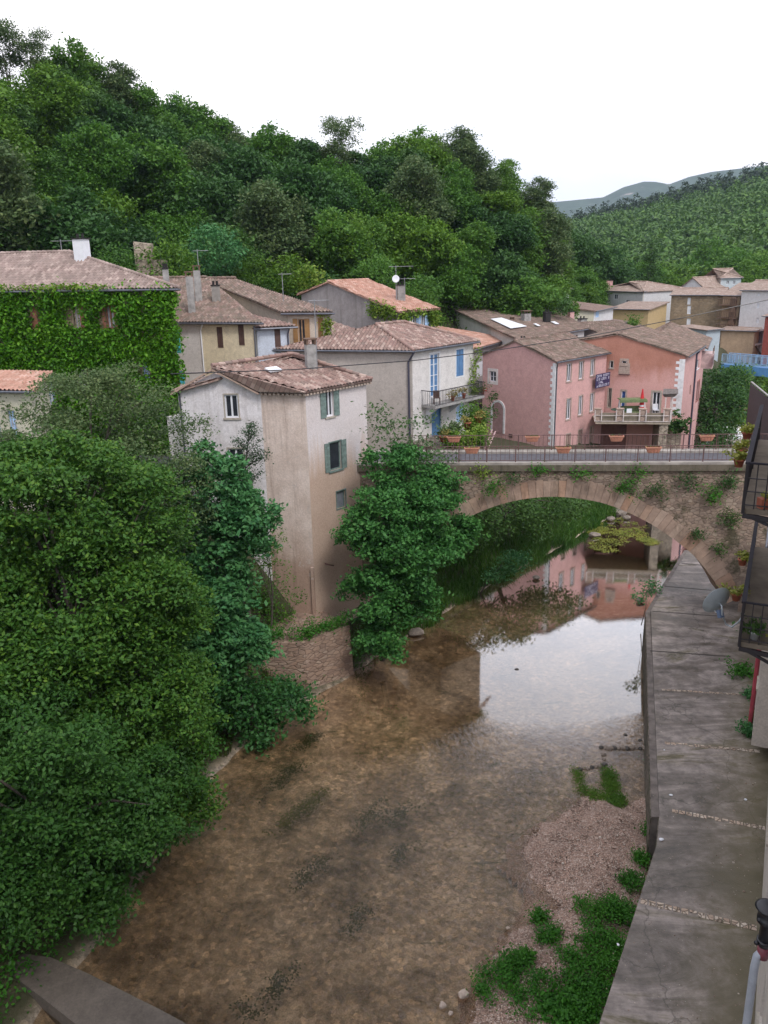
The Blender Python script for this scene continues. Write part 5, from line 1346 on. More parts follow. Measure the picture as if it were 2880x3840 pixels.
# end wall order: a left seen from outside (the river): far end is left
PL_R1 = plaster('plaster_right_cream', (.62, .56, .5), (.4, .35, .3), .4, .4)
PL_R2 = plaster('plaster_right_white', (.7, .68, .68), (.5, .48, .46), .4, .3)
def riverside(name, label, y0, y1, h, mat, wins=(), o=0.0):
    t = thing(name, label, 'building', (*fc((y0 + y1) / 2), 2.9))
    a, b = fc(y1, o), fc(y0, o); f = [a, b, b - fnrm * 11, a - fnrm * 11]
    w = Wall(a, b)
    hs = [(w.L - (q + 1.0) , w.L - q, z, z + 1.5) for q, z in wins]
    walls(t, f, 2.6, h, mat, {0: hs})
    for r in hs: window(t, w, list(r), M_WHITE, sill=M_STONE)
    g = grow(f, .4); tp, pl, rd, gt = gable(f, h, h + 1.8)
    roof(t, pl, TILE_BRN, corr=False, ridges=[rd], gutter=gt)
    return t, w
riverside('riverside_building', 'tall pale riverside house at the right edge behind the grey drainpipe', -14, 13.2, 27, PL_R2, [(q, z) for q in (3, 7, 17, 21) for z in (5, 8.2, 11.4, 14.6, 17.8)])
rb2, wrb2 = riverside('riverside_building', 'cream riverside house carrying the two flower-filled iron balconies', 13.25, 29.9, 20.5, PL_R1, [(q, z) for q in (2, 6, 10) for z in (4.3, 8.3)])
rb3, wrb3 = riverside('riverside_building', 'cream riverside house with a dark red drainpipe beside the promenade', 30.0, 34, 11.5, PL_R1, [(q, z) for q in (.6,) for z in (5.0, 8.5)], .75)
riverside('riverside_building', 'low riverside house between the red drainpipe and the bridge', 34.05, 42, 9.6, PL_GREY, [])
downpipe(rb3, [(*fc(32.2, .87), PZ), (*fc(32.2, .87), 11)], .1, plain('red_pipe', (.34, .05, .07), .5))
mb = MB(); p = fc(33.7, .78); mb.bar((*p, PZ), (*p, 11), .5, .1, up=(*fnrm, 0)); mb.build('pink_band', plain('pink_band_mat', (.6, .38, .36)), rb3)
# near grey drainpipe with hopper
p = fc(10.4, .22); px_, py_ = float(P(2853, 3450, 10.2)[0]), 10.2
gp = thing('drainpipe', 'grey plastic drainpipe below a black iron hopper at the lower right', 'drainpipe', (px_, py_, PZ))
zh = float(P(2858, 3440, 10.2)[2])
mb = MB(); mb.tube([(px_ + .12, py_, zh - .62), (px_ + .02, py_, zh - .74), (px_, py_, zh - .95), (px_, py_, PZ)], .062, 12); mb.build('pipe', plain('grey_pvc', (.36, .38, .43), .4), gp, True)
mb = MB(); mb.lathe((px_ + .1, py_, zh - .5), [(.07, -.1), (.09, 0), (.09, .38), (.15, .42), (.15, .5), (.12, .52), (.18, .66), (.2, .68), (.16, .7)], 18)
for zz in (zh - .45, zh - .02): mb.lathe((px_ + .1, py_, zz), [(.09, -.03), (.115, -.03), (.115, .03), (.09, .03)], 18); mb.bar((px_ + .0, py_ - .02, zz), (px_ - .06, py_ - .04, zz), .05)
mb.build('hopper', M_BLACK, gp, True)
mb = MB(); mb.lathe((px_ + .1, py_, zh - .6), [(.085, -.16), (.085, .06)], 16); mb.build('red_collar', plain('red_collar', (.22, .05, .07), .5), gp, True)
mb = MB()
for zz in (zh - 2.6, zh - 5, zh - 7): mb.bar((px_, py_, zz), (px_ + .5, py_ + .25, zz), .04); mb.lathe((px_, py_, zz), [(.062, -.02), (.075, -.02), (.075, .02), (.062, .02)], 12)
mb.build('clamp', M_RUST, gp)

# the two long balconies: end panel towards the camera, long rail running away along the facade
POT = plain('terracotta_red', (.42, .12, .07), .7)
YG = leafmat('potted_yellow_green', [(.3, .3, .05), (.42, .4, .09), (.24, .28, .05), (.5, .45, .15)], .3, .2)
GRN = leafmat('potted_green', [(.06, .14, .04), (.1, .2, .05), (.05, .1, .03)], .3, .3)
def leaf_cloud(cs, per, leaf, seed, spread, flat=.6, up=.5):
    """quads scattered round the centres cs: (k,3) -> V, F"""
    rs = np.random.RandomState(seed); cs = np.asarray(cs, float); k = len(cs); N = k * per
    sp = np.repeat(np.broadcast_to(np.asarray(spread, float), (k,)), per)
    off = rs.normal(size=(N, 3)) * np.array([1, 1, flat]) * .5
    p = np.repeat(cs, per, 0) + off * sp[:, None]
    nrm = rs.normal(size=(N, 3)); nrm[:, 2] = np.abs(nrm[:, 2]) + up; nrm /= np.linalg.norm(nrm, axis=1)[:, None]
    t = rs.normal(size=(N, 3)); t -= nrm * (t * nrm).sum(1)[:, None]; t /= np.linalg.norm(t, axis=1)[:, None]
    bt = np.cross(nrm, t); s = leaf * rs.uniform(.6, 1.3, N)[:, None]
    V = np.stack([p - t * s * .62, p + bt * s * .34 + nrm * s * .08, p + t * s * .62, p - bt * s * .34 + nrm * s * .08], 1).reshape(-1, 3)
    return V, np.arange(4 * N).reshape(-1, 4)
def pot_plant(p, label, r=.16, h=.25, leaf=.09, n=10, sp=.32, mat=None, potm=None, square=False, group=None, seed=1, pn='potted_plant'):
    t = thing(pn, label, 'potted plant', p, group)
    m = MB()
    if square: m.box((p[0] - r * 1.6, p[1] - r * .8, p[2]), (p[0] + r * 1.6, p[1] + r * .8, p[2] + h))
    else: m.lathe(p, [(r * .68, 0), (r * .95, h * .8), (r * 1.08, h * .8), (r * 1.08, h), (r * .9, h), (r * .85, h * .85)], 16)
    m.build('pot', potm or POT, t, not square)
    rs = np.random.RandomState(seed); c = np.array(p) + rs.normal(size=(n, 3)) * np.array([sp * .35, sp * .35, sp * .18]) + np.array([0, 0, h + sp * .3])
    V, F = leaf_cloud(c, 26, leaf, seed, sp * .5); npmesh('foliage', V, F, mat or YG, t)
    return t
def iron_balcony(label, Yc, corner_px, L, zfl_off=1.0, seed=0):
    cx, cy, cz = P(*corner_px, Yc); t = thing('iron_balcony', label, 'balcony', (cx, cy, cz - 1.15))
    d = FAC_D; inn = -fnrm; c = np.array([cx, cy]); dep = abs((c - np.array([facX(cy), cy])) @ fnrm)
    def q(a, b_): return c + d * a + inn * b_
    m = MB(); f = [q(0, 0), q(0, dep - .01), q(L, dep - .01), q(L, 0)]; m.prism(f[::-1] if False else f, cz - 1.12, cz - 1.0); m.build('floor', plain('balcony_floor', (.16, .13, .1), .9, 0, .4, 2), t)
    m = MB(); m.bar((*q(-.03, 0), cz), (*q(L, 0), cz), .1, .05); m.bar((*q(0, .03), cz), (*q(0, dep), cz), .05, .04)
    m.bar((*q(0, 0), cz - .1), (*q(L, 0), cz - .1), .05, .14)
    m.build('handrail', plain('handrail_black', (.018, .016, .024), .95), t)
    m = MB(); 
    for zz in (cz - .33, cz - .62, cz - .92): m.bar((*q(0, 0), zz), (*q(0, dep), zz), .022); m.bar((*q(0, 0), zz), (*q(L, 0), zz), .022)
    k = max(3, int(dep / .2))
    for i in range(k + 1): m.bar((*q(0, dep * i / k), cz - 1.0), (*q(0, dep * i / k), cz), .022)
    k = int(L / .13)
    for i in range(1, k + 1): m.bar((*q(L * i / k, 0), cz - 1.0), (*q(L * i / k, 0), cz), .03)
    m.build('railing_bars', M_IRON, t)
    m = MB()
    for a in (0, L / 2, L): m.bar((*q(a, 0), cz - 1.12), (*q(a, 0), cz + .02), .06)
    m.build('post', M_IRON, t)
    m = MB(); m.bar((*q(0, 0), cz - 1.16), (*q(0, dep), cz - 1.3), .08, .1); m.bar((*q(0, .1), cz - 1.16), (*q(0, dep), cz - 1.75), .06); m.bar((*q(L / 2, .1), cz - 1.16), (*q(L / 2, dep), cz - 1.75), .06)
    m.build('bracket', M_IRON, t)
    return t, q, cz, dep
bA, qA, zA, dA = iron_balcony('upper black iron balcony with yellow-green flower boxes along its rail at the right edge', 17.0, (2805, 1736), 7.5)
bB, qB, zB, dB = iron_balcony('lower black iron balcony with plants inside and a satellite dish beside it', 17.5, (2790, 2258), 7.2)
sd_ = 20
for i, (a, bo, nm) in enumerate([(1.2, -.22, 'near'), (2.3, -.22, 'middle'), (4.4, -.22, 'far')]):
    p = qA(a, bo); pot_plant((*p, zA - .38), 'yellow-green plant in a terracotta pot hung outside the upper iron balcony, %s one of three' % nm, .12, .18, .07, 9, .24, seed=sd_ + i)
for i, (a, bo, nm) in enumerate([(1.0, -.2, 'nearer'), (3.6, -.2, 'further')]):
    p = qB(a, bo); pot_plant((*p, zB - .38), 'yellow-green plant in a pot hung outside the lower iron balcony, %s one of two' % nm, .12, .18, .07, 9, .24, seed=sd_ + 5 + i)
p = qA(.22, .5); pot_plant((*p, zA - 1.0), 'terracotta trough of pale green plants behind the end grille of the upper iron balcony', .14, .22, .06, 8, .2, square=True, seed=31)
p = qA(1.0, .9); pot_plant((*p, zA - 1.0), 'bushy green plant standing on the upper iron balcony', .14, .22, .08, 9, .34, GRN, seed=32)
p = qB(2.0, .75); pot_plant((*p, zB - 1.0), 'red terracotta pot with a small plant on the lower iron balcony', .2, .3, .07, 4, .16, GRN, seed=33)
p = qB(4.4, .8); pot_plant((*p, zB - 1.0), 'brown pot with drooping plant at the far end of the lower iron balcony', .2, .3, .08, 8, .35, GRN, seed=34)
p = qB(.3, .3); pot_plant((*p, zB - 1.0), 'leafy green plant in a white tub at the end corner of the lower iron balcony', .12, .2, .09, 10, .38, GRN, M_WHITE, seed=35)
p = qB(.25, .85); pot_plant((*p, zB - 1.0), 'yellow-tipped plant in a grey pot beside the white tub on the lower iron balcony', .12, .2, .07, 8, .28, YG, M_CONC, seed=36)
# satellite dish beside the lower balcony
dish = thing('satellite_dish', 'grey satellite dish on a curved arm beside the lower iron balcony', 'satellite dish', P(2745, 2400, 18.6))
cD = Vector(P(2697, 2262, 18.4)); mb = MB()
R0_ = .37
prof = [(.0, -.0)] + [(R0_ * k / 7, .11 * (k / 7) ** 2) for k in range(1, 8)]
mb.lathe((0, 0, 0), [(max(r, .004), z) for r, z in prof] + [(R0_ * 1.02, .118), (R0_ * .98, .128)] + [(max(r * .98, .004), z + .012) for r, z in reversed(prof)], 28)
faceN = Vector((-.3, .9, .28)).normalized()
rot = faceN.to_track_quat('Z', 'Y').to_matrix().to_4x4()
mb.v = [tuple(Matrix.Translation(cD) @ rot @ Vector(q)) for q in mb.v]
mb.build('reflector', plain('dish_grey', (.36, .4, .43), .5), dish, True)
mb = MB(); mb.tube([cD, cD - faceN * .1, cD - faceN * .14 + Vector((0, 0, -.2)), Vector(P(2722, 2340, 18.5)), Vector(P(2745, 2352, 18.4)), Vector(P(2772, 2330, 18.3)), Vector(P(2790, 2300, 18.3))], .022, 8)
mb.build('arm', plain('galvanised', (.42, .46, .5), .4, .4), dish, True)
mb = MB(); mb.bar(cD - faceN * .03 + Vector((0, 0, -.15)), cD - faceN * .12 + Vector((0, 0, -.3)), .12, .1); mb.build('mount', plain('blue_grey_mount', (.12, .16, .25)), dish)
mb = MB(); e_ = cD + faceN * .36 + Vector((0, 0, -.06)); mb.tube([cD + Vector((0, 0, -.3)) + faceN * .08, e_ + Vector((0, 0, -.12)), e_], .015, 6); mb.tube([e_, e_ - faceN * .1], [.045, .035], 10); mb.build('receiver', M_WHITE, dish, True)
# further dark terrace fence on the right bank past the bridge
mb = MB(); t = thing('garden_fence', 'dark stepped garden fence on the far bank at the right edge', 'fence', P(2850, 1560, 74))
f0, f1, f2 = P(2818, 1432, 80), P(2900, 1500, 70), P(2818, 1520, 80)
m = MB(); m.bar(f0, f1, .14, .1); m.build('rail', M_CONC, t)
m = MB()
for i in range(9):
    a_ = lerp(f0, f1, i / 8); m.bar(a_, (a_[0], a_[1], a_[2] - 3.4), .07)
for dz in (.5, 1.3, 2.1, 2.9): m.bar((f0[0], f0[1], f0[2] - dz), (f1[0], f1[1], f1[2] - dz), .05)
m.build('fence_bars', M_IRON, t)
m = MB(); m.add([f0 - [0, 0, .2], f1 - [0, 0, .2], f1 - [0, 0, 5], f0 - [0, 0, 5], f0 - [0, -.2, .2], f1 - [0, -.2, .2], f1 - [0, -.2, 5], f0 - [0, -.2, 5]], [(0, 1, 2, 3), (7, 6, 5, 4), (0, 3, 7, 4), (1, 5, 6, 2), (0, 4, 5, 1)])
m.build('panel', plain('fence_panel', (.05, .045, .05)), t)

# ------------------------------------------------------------------ trees
FOL = {
 'alder': leafmat('leaf_alder', [(0.048, 0.134, 0.028), (0.081, 0.190, 0.030), (0.057, 0.162, 0.032), (0.132, 0.246, 0.030)], .25, .0),
 'fig': leafmat('leaf_fig', [(0.053, 0.186, 0.082), (0.078, 0.237, 0.096), (0.105, 0.287, 0.109), (0.062, 0.169, 0.061)], .25, .0),
 'willow': leafmat('leaf_willow', [(0.109, 0.172, 0.078), (0.150, 0.215, 0.098), (0.082, 0.151, 0.065), (0.191, 0.243, 0.111)], .3, .0),
 'wood': leafmat('leaf_wood', [(0.089, 0.196, 0.043), (0.133, 0.271, 0.050), (0.106, 0.229, 0.068), (0.160, 0.295, 0.055)], .35, .8),
 'woodd': leafmat('leaf_wood_dark', [(0.053, 0.125, 0.049), (0.078, 0.172, 0.055), (0.062, 0.140, 0.062)], .3, .7),
 'bright': leafmat('leaf_bright', [(0.104, 0.221, 0.026), (0.143, 0.260, 0.039), (0.078, 0.182, 0.026)], .3, .4),
 'ivy': leafmat('leaf_ivy', [(0.054, 0.180, 0.012), (0.108, 0.312, 0.020), (0.162, 0.372, 0.030), (0.047, 0.144, 0.012)], .3, .0),
 'vine': leafmat('leaf_vine', [(0.156, 0.286, 0.039), (0.234, 0.351, 0.052), (0.325, 0.390, 0.104)], .3, .2),
 'weed': leafmat('leaf_weed', [(0.051, 0.194, 0.026), (0.085, 0.269, 0.033), (0.068, 0.224, 0.039)], .3, .3),
 'grass': leafmat('leaf_grass', [(0.052, 0.143, 0.026), (0.078, 0.195, 0.039), (0.117, 0.208, 0.046)], .3, .2),
 'far': leafmat('leaf_far', [(0.065, 0.143, 0.058), (0.091, 0.182, 0.065), (0.058, 0.130, 0.065)], .2, .0),
}
def lobes_centres(lobes, dens, seed, shell=.72):
    """sprays over the shells of overlapping lobes; each lobe (x, y, z, rx, ry, rz)"""
    rs = np.random.RandomState(seed); L = np.array(lobes, float); out = []
    for l in L:
        area = 4 * math.pi * ((l[3] * l[4]) ** 1.6 / 3 + (l[3] * l[5]) ** 1.6 / 3 + (l[4] * l[5]) ** 1.6 / 3) ** (1 / 1.6)
        k = max(4, int(area * dens)); u = rs.normal(size=(k, 3)); u /= np.linalg.norm(u, axis=1)[:, None]
        lump = 1 + .16 * np.sin(u[:, 0] * 5 + l[0]) * np.cos(u[:, 1] * 6 + l[1]) + .1 * np.sin(u[:, 2] * 9 + l[2] * 3)
        r = (shell + (1 - shell) * rs.rand(k) ** .6) * lump
        p = l[:3] + u * l[3:6] * r[:, None]
        ok = np.ones(k, bool)
        for l2 in L:
            if l2 is l: continue
            ok &= (((p - l2[:3]) / l2[3:6]) ** 2).sum(1) > .5
        out.append(p[ok])
    return np.concatenate(out)
def branches(base, tips, r0, seed, n=12):
    """tapered trunk with limbs reaching into the crown"""
    rs = np.random.RandomState(seed); m = MB(); base = np.array(base, float); c = tips.mean(0)
    top = base * .25 + c * .75; top[2] = c[2]
    mid = base * .6 + top * .4 + rs.normal(size=3) * [.2, .2, 0]
    m.tube([base - [0, 0, .3], mid, top], [r0, r0 * .7, r0 * .35], 9)
    for i in range(n):
        tp = tips[rs.randint(len(tips))]; t = rs.uniform(.25, .95); s = base + (top - base) * t if t > .5 else base + (mid - base) * t * 1.6
        md = s * .45 + tp * .55 + [0, 0, .12 * np.linalg.norm(tp - s)]
        m.tube([s, md, tp * .92 + s * .08], [r0 * .38 * (1.2 - t), r0 * .2, r0 * .05], 6)
    return m
def boughs(lobes, seed, per_m2=.42, size=(.55, 1.05)):
    """layered boughs: many small flattened domes standing out from the big lobes, with dark gaps between"""
    rs = np.random.RandomState(seed); c = lobes_centres(lobes, per_m2, seed, .86); s = rs.uniform(size[0], size[1], len(c))
    return [(p[0], p[1], p[2], q, q, q * .5) for p, q in zip(c, s)]
def dome_centres(bs, dens, seed):
    rs = np.random.RandomState(seed); out = []
    for x, y, z, rx, ry, rz in bs:
        k = max(5, int(dens * 2 * math.pi * rx * rx)); a = rs.uniform(0, 6.283, k); q = np.sqrt(rs.rand(k)); h = np.sqrt(np.maximum(0, 1 - q * q))
        out.append(np.stack([x + rx * q * np.cos(a), y + ry * q * np.sin(a), z + rz * (h * 1.5 - .75 * q)], -1))
    return np.concatenate(out)
def tree(name, label, cat, lobes, base, mat, dens, per, leaf, spread, seed, r0=.25, group=None, nb=14, flat=.55, core=0, domes=None):
    c = dome_centres(boughs(lobes, seed, *domes), dens, seed) if domes else lobes_centres(lobes, dens, seed); t = thing(name, label, cat, base, group)
    branches(base, c, r0, seed, nb).build('trunk', M_BARK, t)
    V, F = leaf_cloud(c, per, leaf, seed, spread, flat)
    if core:   # inner foliage behind the outer sprays
        c2 = lobes_centres([(l[0], l[1], l[2], l[3] * .72, l[4] * .72, l[5] * .72) for l in lobes], core, seed + 500, .8)
        V2, F2 = leaf_cloud(c2, 46, leaf * 1.3, seed + 1, spread * 1.1, .8); F2 = F2 + len(V); V = np.concatenate([V, V2]); F = np.concatenate([F, F2])
    npmesh('crown', V, F, mat, t)
    return t
def LB(x, y, Y, r, fz=1.0, fy=1.0):
    p = P(x, y, Y); return (p[0], p[1], p[2], r, r * fy, r * fz)
# big alder mass at the left, two trees
tree('alder_tree', 'huge bright green alder filling the left side of the picture above the river', 'tree',
     [LB(150, 1950, 30, 3.1, .9), LB(420, 1960, 31, 2.4, .8), LB(-150, 2100, 29, 3.2), LB(460, 2260, 30, 2.5, 1), LB(250, 2350, 28.5, 3.0), LB(550, 2480, 30, 1.9, .9), LB(330, 2700, 28, 3.0), LB(580, 2780, 29, 1.9), LB(0, 2600, 27, 3.2), LB(520, 2620, 28.5, 2.1), LB(610, 2960, 28.5, 1.6), LB(300, 1830, 31.5, 1.9, .7)],
     (-11.5, 29.5, 1.5), FOL['alder'], 3.4, 30, .15, .5, 11, .32, nb=26, flat=.5, core=.8, domes=(.55, (.5, 1.15)))
tree('alder_tree', 'lower dark green alder hanging over the shaded water at the lower left', 'tree',
     [LB(80, 2900, 23, 2.4), LB(420, 3050, 24, 1.9), LB(-100, 3150, 22, 2.4), LB(330, 3250, 22.5, 1.5), LB(160, 3230, 22, 1.6), LB(490, 3150, 25, 1.3), LB(330, 3360, 22, .9), LB(20, 3420, 20.5, 1.2), LB(540, 3000, 26, 1.4)],
     (-11.0, 24.5, 1.0), leafmat('leaf_alder_dark', [(.036, .11, .028), (.055, .15, .03), (.043, .125, .03), (.075, .18, .03)], .25, 0), 3.6, 30, .135, .46, 12, .25, nb=20, flat=.5, core=.9, domes=(.65, (.45, 1.0)))
tree('alder_tree', 'out-of-view alder added on the near left bank to shade the water and slab', 'tree',
     [(-13.2, 12, 9, 3.2, 4, 3.2), (-15.5, 16, 11, 3.4, 3.4, 3.4), (-13, 8, 10, 3.4, 3.6, 3.4), (-15, 12, 14, 3.6, 4.5, 3)], (-14.5, 13, 1.5), FOL['alder'], 1.1, 70, .17, 1.0, 62, .3)  # added tree outside the view, placed for its shade on the lower-left river
tree('willow_tree', 'grey-green feathery tree in front of the ivy-covered house', 'tree',
     [LB(330, 1600, 38, 2.6, .9), LB(560, 1680, 38, 2.3), LB(180, 1720, 37, 2.2), LB(620, 1850, 37, 2.0), LB(450, 1520, 39, 1.3), LB(-40, 1750, 37, 1.8)],
     (-14, 38, 7.2), FOL['willow'], 3.0, 26, .115, .5, 13, .22, nb=18, core=.7, domes=(.6, (.5, 1.0)))
tree('dark_shrub', 'dark blue-green shrub between the willow and the tall cream house', 'shrub',
     [LB(640, 1900, 36.5, 1.9, 1.1), LB(720, 1830, 37.5, 1.2), LB(560, 2020, 35.5, 1.7)],
     (-10.5, 36.5, 6), leafmat('leaf_dark', [(0.033, 0.078, 0.046), (0.046, 0.104, 0.058), (0.039, 0.091, 0.039)], .2, 0), 2.6, 34, .11, .8, 14, .15)
tree('fig_tree', 'large-leaved fig tree climbing the bank left of the tall cream house', 'tree',
     [LB(820, 1850, 38, 1.5), LB(900, 1960, 37.3, 1.4), LB(800, 2080, 37, 1.6), LB(940, 1990, 38.5, 1.0), LB(720, 2270, 35.5, 1.6), LB(880, 2290, 35.5, 1.45, .9), LB(900, 2440, 35, 1.1, .9), LB(780, 2450, 34.5, 1.4), LB(800, 1750, 39, .9)],
     (-8.3, 37, 3.5), FOL['fig'], 3.2, 22, .2, .42, 15, .18, flat=.5, core=1.2, domes=(1.1, (.4, .75)))
tree('fig_tree', 'low fig bush spreading over the water edge below the masonry base', 'shrub',
     [LB(900, 2640, 35.2, 1.3, .8), LB(1060, 2620, 36.5, 1.2, .75), LB(980, 2740, 35.5, 1.0, .6), LB(820, 2560, 34.5, 1.1), LB(1130, 2640, 37, .7, .8)],
     (-6.8, 36, .4), leafmat('leaf_fig2', [(0.040, 0.140, 0.052), (0.062, 0.187, 0.058), (0.047, 0.156, 0.039)], .25, 0), 3.2, 26, .2, .7, 16, .12)
tree('fig_tree', 'dense green fig tree against the right side of the tall cream house by the bridge', 'tree',
     [LB(1440, 1930, 43.0, 1.59), LB(1380, 2020, 42.1, 1.12), LB(1560, 1900, 43.9, 1.59), LB(1640, 1830, 45.3, 1.22, .8), LB(1500, 2080, 42.5, 1.68), LB(1640, 2060, 43.9, 1.31), LB(1400, 2240, 41.6, 1.22, 1.3), LB(1540, 2230, 42.5, 1.31), LB(1750, 2000, 45.8, 0.84), LB(1430, 2400, 41.0, 0.89), LB(1470, 1740, 44.4, 1.12, .9)],
     (-.3, 42.5, 1.0), leafmat('leaf_fig3', [(0.051, 0.172, 0.051), (0.075, 0.234, 0.064), (0.101, 0.265, 0.072)], .28, 0), 3.4, 22, .19, .42, 17, .16, flat=.5, core=1.3, domes=(1.15, (.4, .75)))
tree('elder_tree', 'airy young tree with light leaves between the cream house and the balcony house', 'tree',
     [LB(1410, 1590, 44.6, 0.78, .9), LB(1520, 1620, 45.1, 0.83, .8), LB(1600, 1570, 46.0, 0.51, .7), LB(1560, 1700, 45.5, 1.10, .8), LB(1440, 1700, 44.6, 0.92, .9), LB(1640, 1720, 46.5, 0.83, .7), LB(1420, 1530, 44.6, 0.41)],
     (1.2, 45.2, 6.5), leafmat('leaf_elder', [(.08, .15, .06), (.11, .19, .08), (.06, .13, .05)], .3, 0), 1.9, 17, .17, .7, 18, .08)
sp_ = thing('sapling', 'slim dark green sapling with upswept branches standing in front of the tall cream house', 'tree', (-6.7, 40.6, 4.5))
s0 = P(905, 1900, 40.6); s1 = P(938, 1585, 40.8); m = MB(); m.tube([(s0[0], s0[1], 4.0), s0, lerp(s0, s1, .5), s1], [.09, .07, .045, .012], 7); cs = []; rs7 = np.random.RandomState(19)
for k in range(26):
    t = k / 26.; b0_ = np.array(lerp(s0, s1, t)); ln = (1.75 * (1 - t) ** .8 + .12) * rs7.uniform(.7, 1.1); a = rs7.uniform(0, 6.28)
    e1 = b0_ + np.array([ln * math.cos(a), ln * math.sin(a) * .8, ln * rs7.uniform(.25, .8)]); m.tube([b0_, e1], [.025, .006], 5)
    cs += [b0_ + (e1 - b0_) * q for q in np.linspace(.15, 1.02, max(3, int(ln * 7)))]
m.build('trunk', M_BARK, sp_); V, F = leaf_cloud(np.array(cs), 30, .085, 19, .28, .7); npmesh('crown', V, F, leafmat('leaf_sapling', [(.03, .08, .035), (.045, .11, .045)], .2, 0), sp_)
tree('shrub', 'small bush at the foot of the left wall of the tall cream house', 'shrub',
     [LB(1020, 2010, 41, .5, 1.0), LB(985, 2080, 40.5, .7, 1.0)], (-6.2, 40.9, 4), FOL['bright'], 4, 22, .11, .5, 20, .05)
tree('shrub', 'dark bush on the water edge under the arch, left of the pool', 'shrub',
     [LB(1930, 2110, 53, .9, .8), LB(1860, 2150, 52.5, .7, .7)], (6.6, 53.5, .3), FOL['fig'], 3.6, 26, .17, .6, 21, .05)
tree('shrub', 'dark overhanging tree seen through the arch on the far side of the bridge', 'tree',
     [LB(1900, 1900, 59, 2.0, .8), LB(2080, 1890, 61, 2.0, .6), LB(1780, 1960, 57, 1.8), LB(2010, 1960, 59, 1.2)], (9.0, 61, 3), FOL['woodd'], 2.2, 30, .2, .9, 22, .2)
tree('shrub', 'leafy plant trailing from the promenade edge beside the arch', 'shrub',
     [LB(2430, 2200, 46.5, .5, .7), LB(2400, 2240, 45.6, .35, .7)], (15.9, 47.2, .6), FOL['fig'], 5, 24, .14, .5, 23, .03)

# tree behind the far end, by the pink house
tree('riverside_tree', 'dark dense tree on the river bank right of the pink house', 'tree',
     [LB(2690, 1525, 96, 2.72), LB(2740, 1465, 99, 2.56), LB(2680, 1435, 103, 1.92), LB(2670, 1645, 93, 2.08, .8), LB(2700, 1705, 88, 1.44, .6)], (38.5, 96, 2), FOL['woodd'], 1.1, 30, .32, 1.5, 24, .3)
tree('riverside_tree', 'lighter green tree leaning over the water right of the dark one', 'tree',
     [LB(2760, 1485, 108, 2.08), LB(2720, 1585, 101, 1.76), LB(2830, 1445, 118, 2.40), LB(2790, 1425, 115, 1.92)], (46, 108, 3), FOL['wood'], 1.1, 30, .32, 1.5, 25, .3)

# ------------------------------------------------------------------ wooded hillside: one of each kind, then copies
def proto(name, mat, lobes, dens, per, leaf, spread, seed, r0=.3):
    t = thing(name, '', 'tree', (0, 0, 0)); c = dome_centres(boughs(lobes, seed, .3 if r0 > .2 else .16, (.75, 1.5)), 1.5, seed)
    branches((0, 0, -.5), c, r0, seed, 9).build('trunk', M_BARK, t)
    V, F = leaf_cloud(c, 22, leaf, seed, .8, .6)
    if r0 > .2:
        c2 = lobes_centres([(l[0], l[1], l[2], l[3] * .72, l[4] * .72, l[5] * .72) for l in lobes], .5, seed + 9, .8); V2, F2 = leaf_cloud(c2, 30, leaf * 1.4, seed + 1, 1.6, .8); F = np.concatenate([F, F2 + len(V)]); V = np.concatenate([V, V2])
    npmesh('crown', V, F, mat, t); return t
def rl(seed, n, R, H):
    rs = np.random.RandomState(seed); L = [(0, 0, H * .6, R * .7, R * .7, H * .34)]
    for i in range(n):
        a = rs.uniform(0, 6.28); q = rs.uniform(.35, .75) * R; z = rs.uniform(.35, .88) * H; s = rs.uniform(.28, .48) * R
        L.append((q * math.cos(a), q * math.sin(a), z, s, s, s * rs.uniform(.7, 1.1)))
    return L
PRO = [(proto('broadleaf_tree', FOL['wood'], rl(1, 9, 4.3, 9.5), .8, 66, .32, 1.45, 41), 'mid green rounded'),
       (proto('broadleaf_tree', FOL['woodd'], rl(2, 10, 4.6, 9), .8, 66, .32, 1.45, 42), 'dark green dense'),
       (proto('broadleaf_tree', FOL['wood'], rl(3, 8, 3.6, 10.5), .8, 60, .3, 1.25, 43), 'tall mid green'),
       (proto('broadleaf_tree', FOL['bright'], rl(4, 8, 3.8, 8), .8, 60, .3, 1.25, 44), 'yellowish green'),
       (proto('broadleaf_tree', FOL['willow'], rl(5, 8, 4.0, 10), .6, 52, .28, 1.3, 45), 'grey-green airy'),
       (proto('slim_tree', FOL['willow'], rl(6, 6, 2.6, 11), .5, 30, .22, 1.0, 46, .16), 'thin sparse')]
used = [False] * len(PRO)
def put(kind, x, y, z, s, rz, label, group, cat='tree'):
    root = PRO[kind][0]
    if not used[kind]: used[kind] = True; r = root
    else:
        r = root.copy(); COL.objects.link(r)
        for ch in list(root.children):
            c = ch.copy(); COL.objects.link(c); c.parent = r
    r.location = (x, y, z); r.rotation_euler = (0, 0, rz); r.scale = (s, s, s * (.9 + .2 * random.random()))
    r['label'] = label; r['category'] = cat; r['group'] = group
    return r
rs = np.random.RandomState(12); cand = []
for az in np.arange(-27, 11.0, 1.75):
    r = float(np.interp(az, AZ, RR)); cand.append((r * math.sin(math.radians(az)), r * math.cos(math.radians(az)), az, .97, r))
for az, r in ((9.2, 122), (10.2, 127), (7.4, 118), (8.4, 112), (10.6, 118), (9.6, 110), (5.5, 112)): cand.append((r * math.sin(math.radians(az)), r * math.cos(math.radians(az)), az, .7, r))
tries = 0
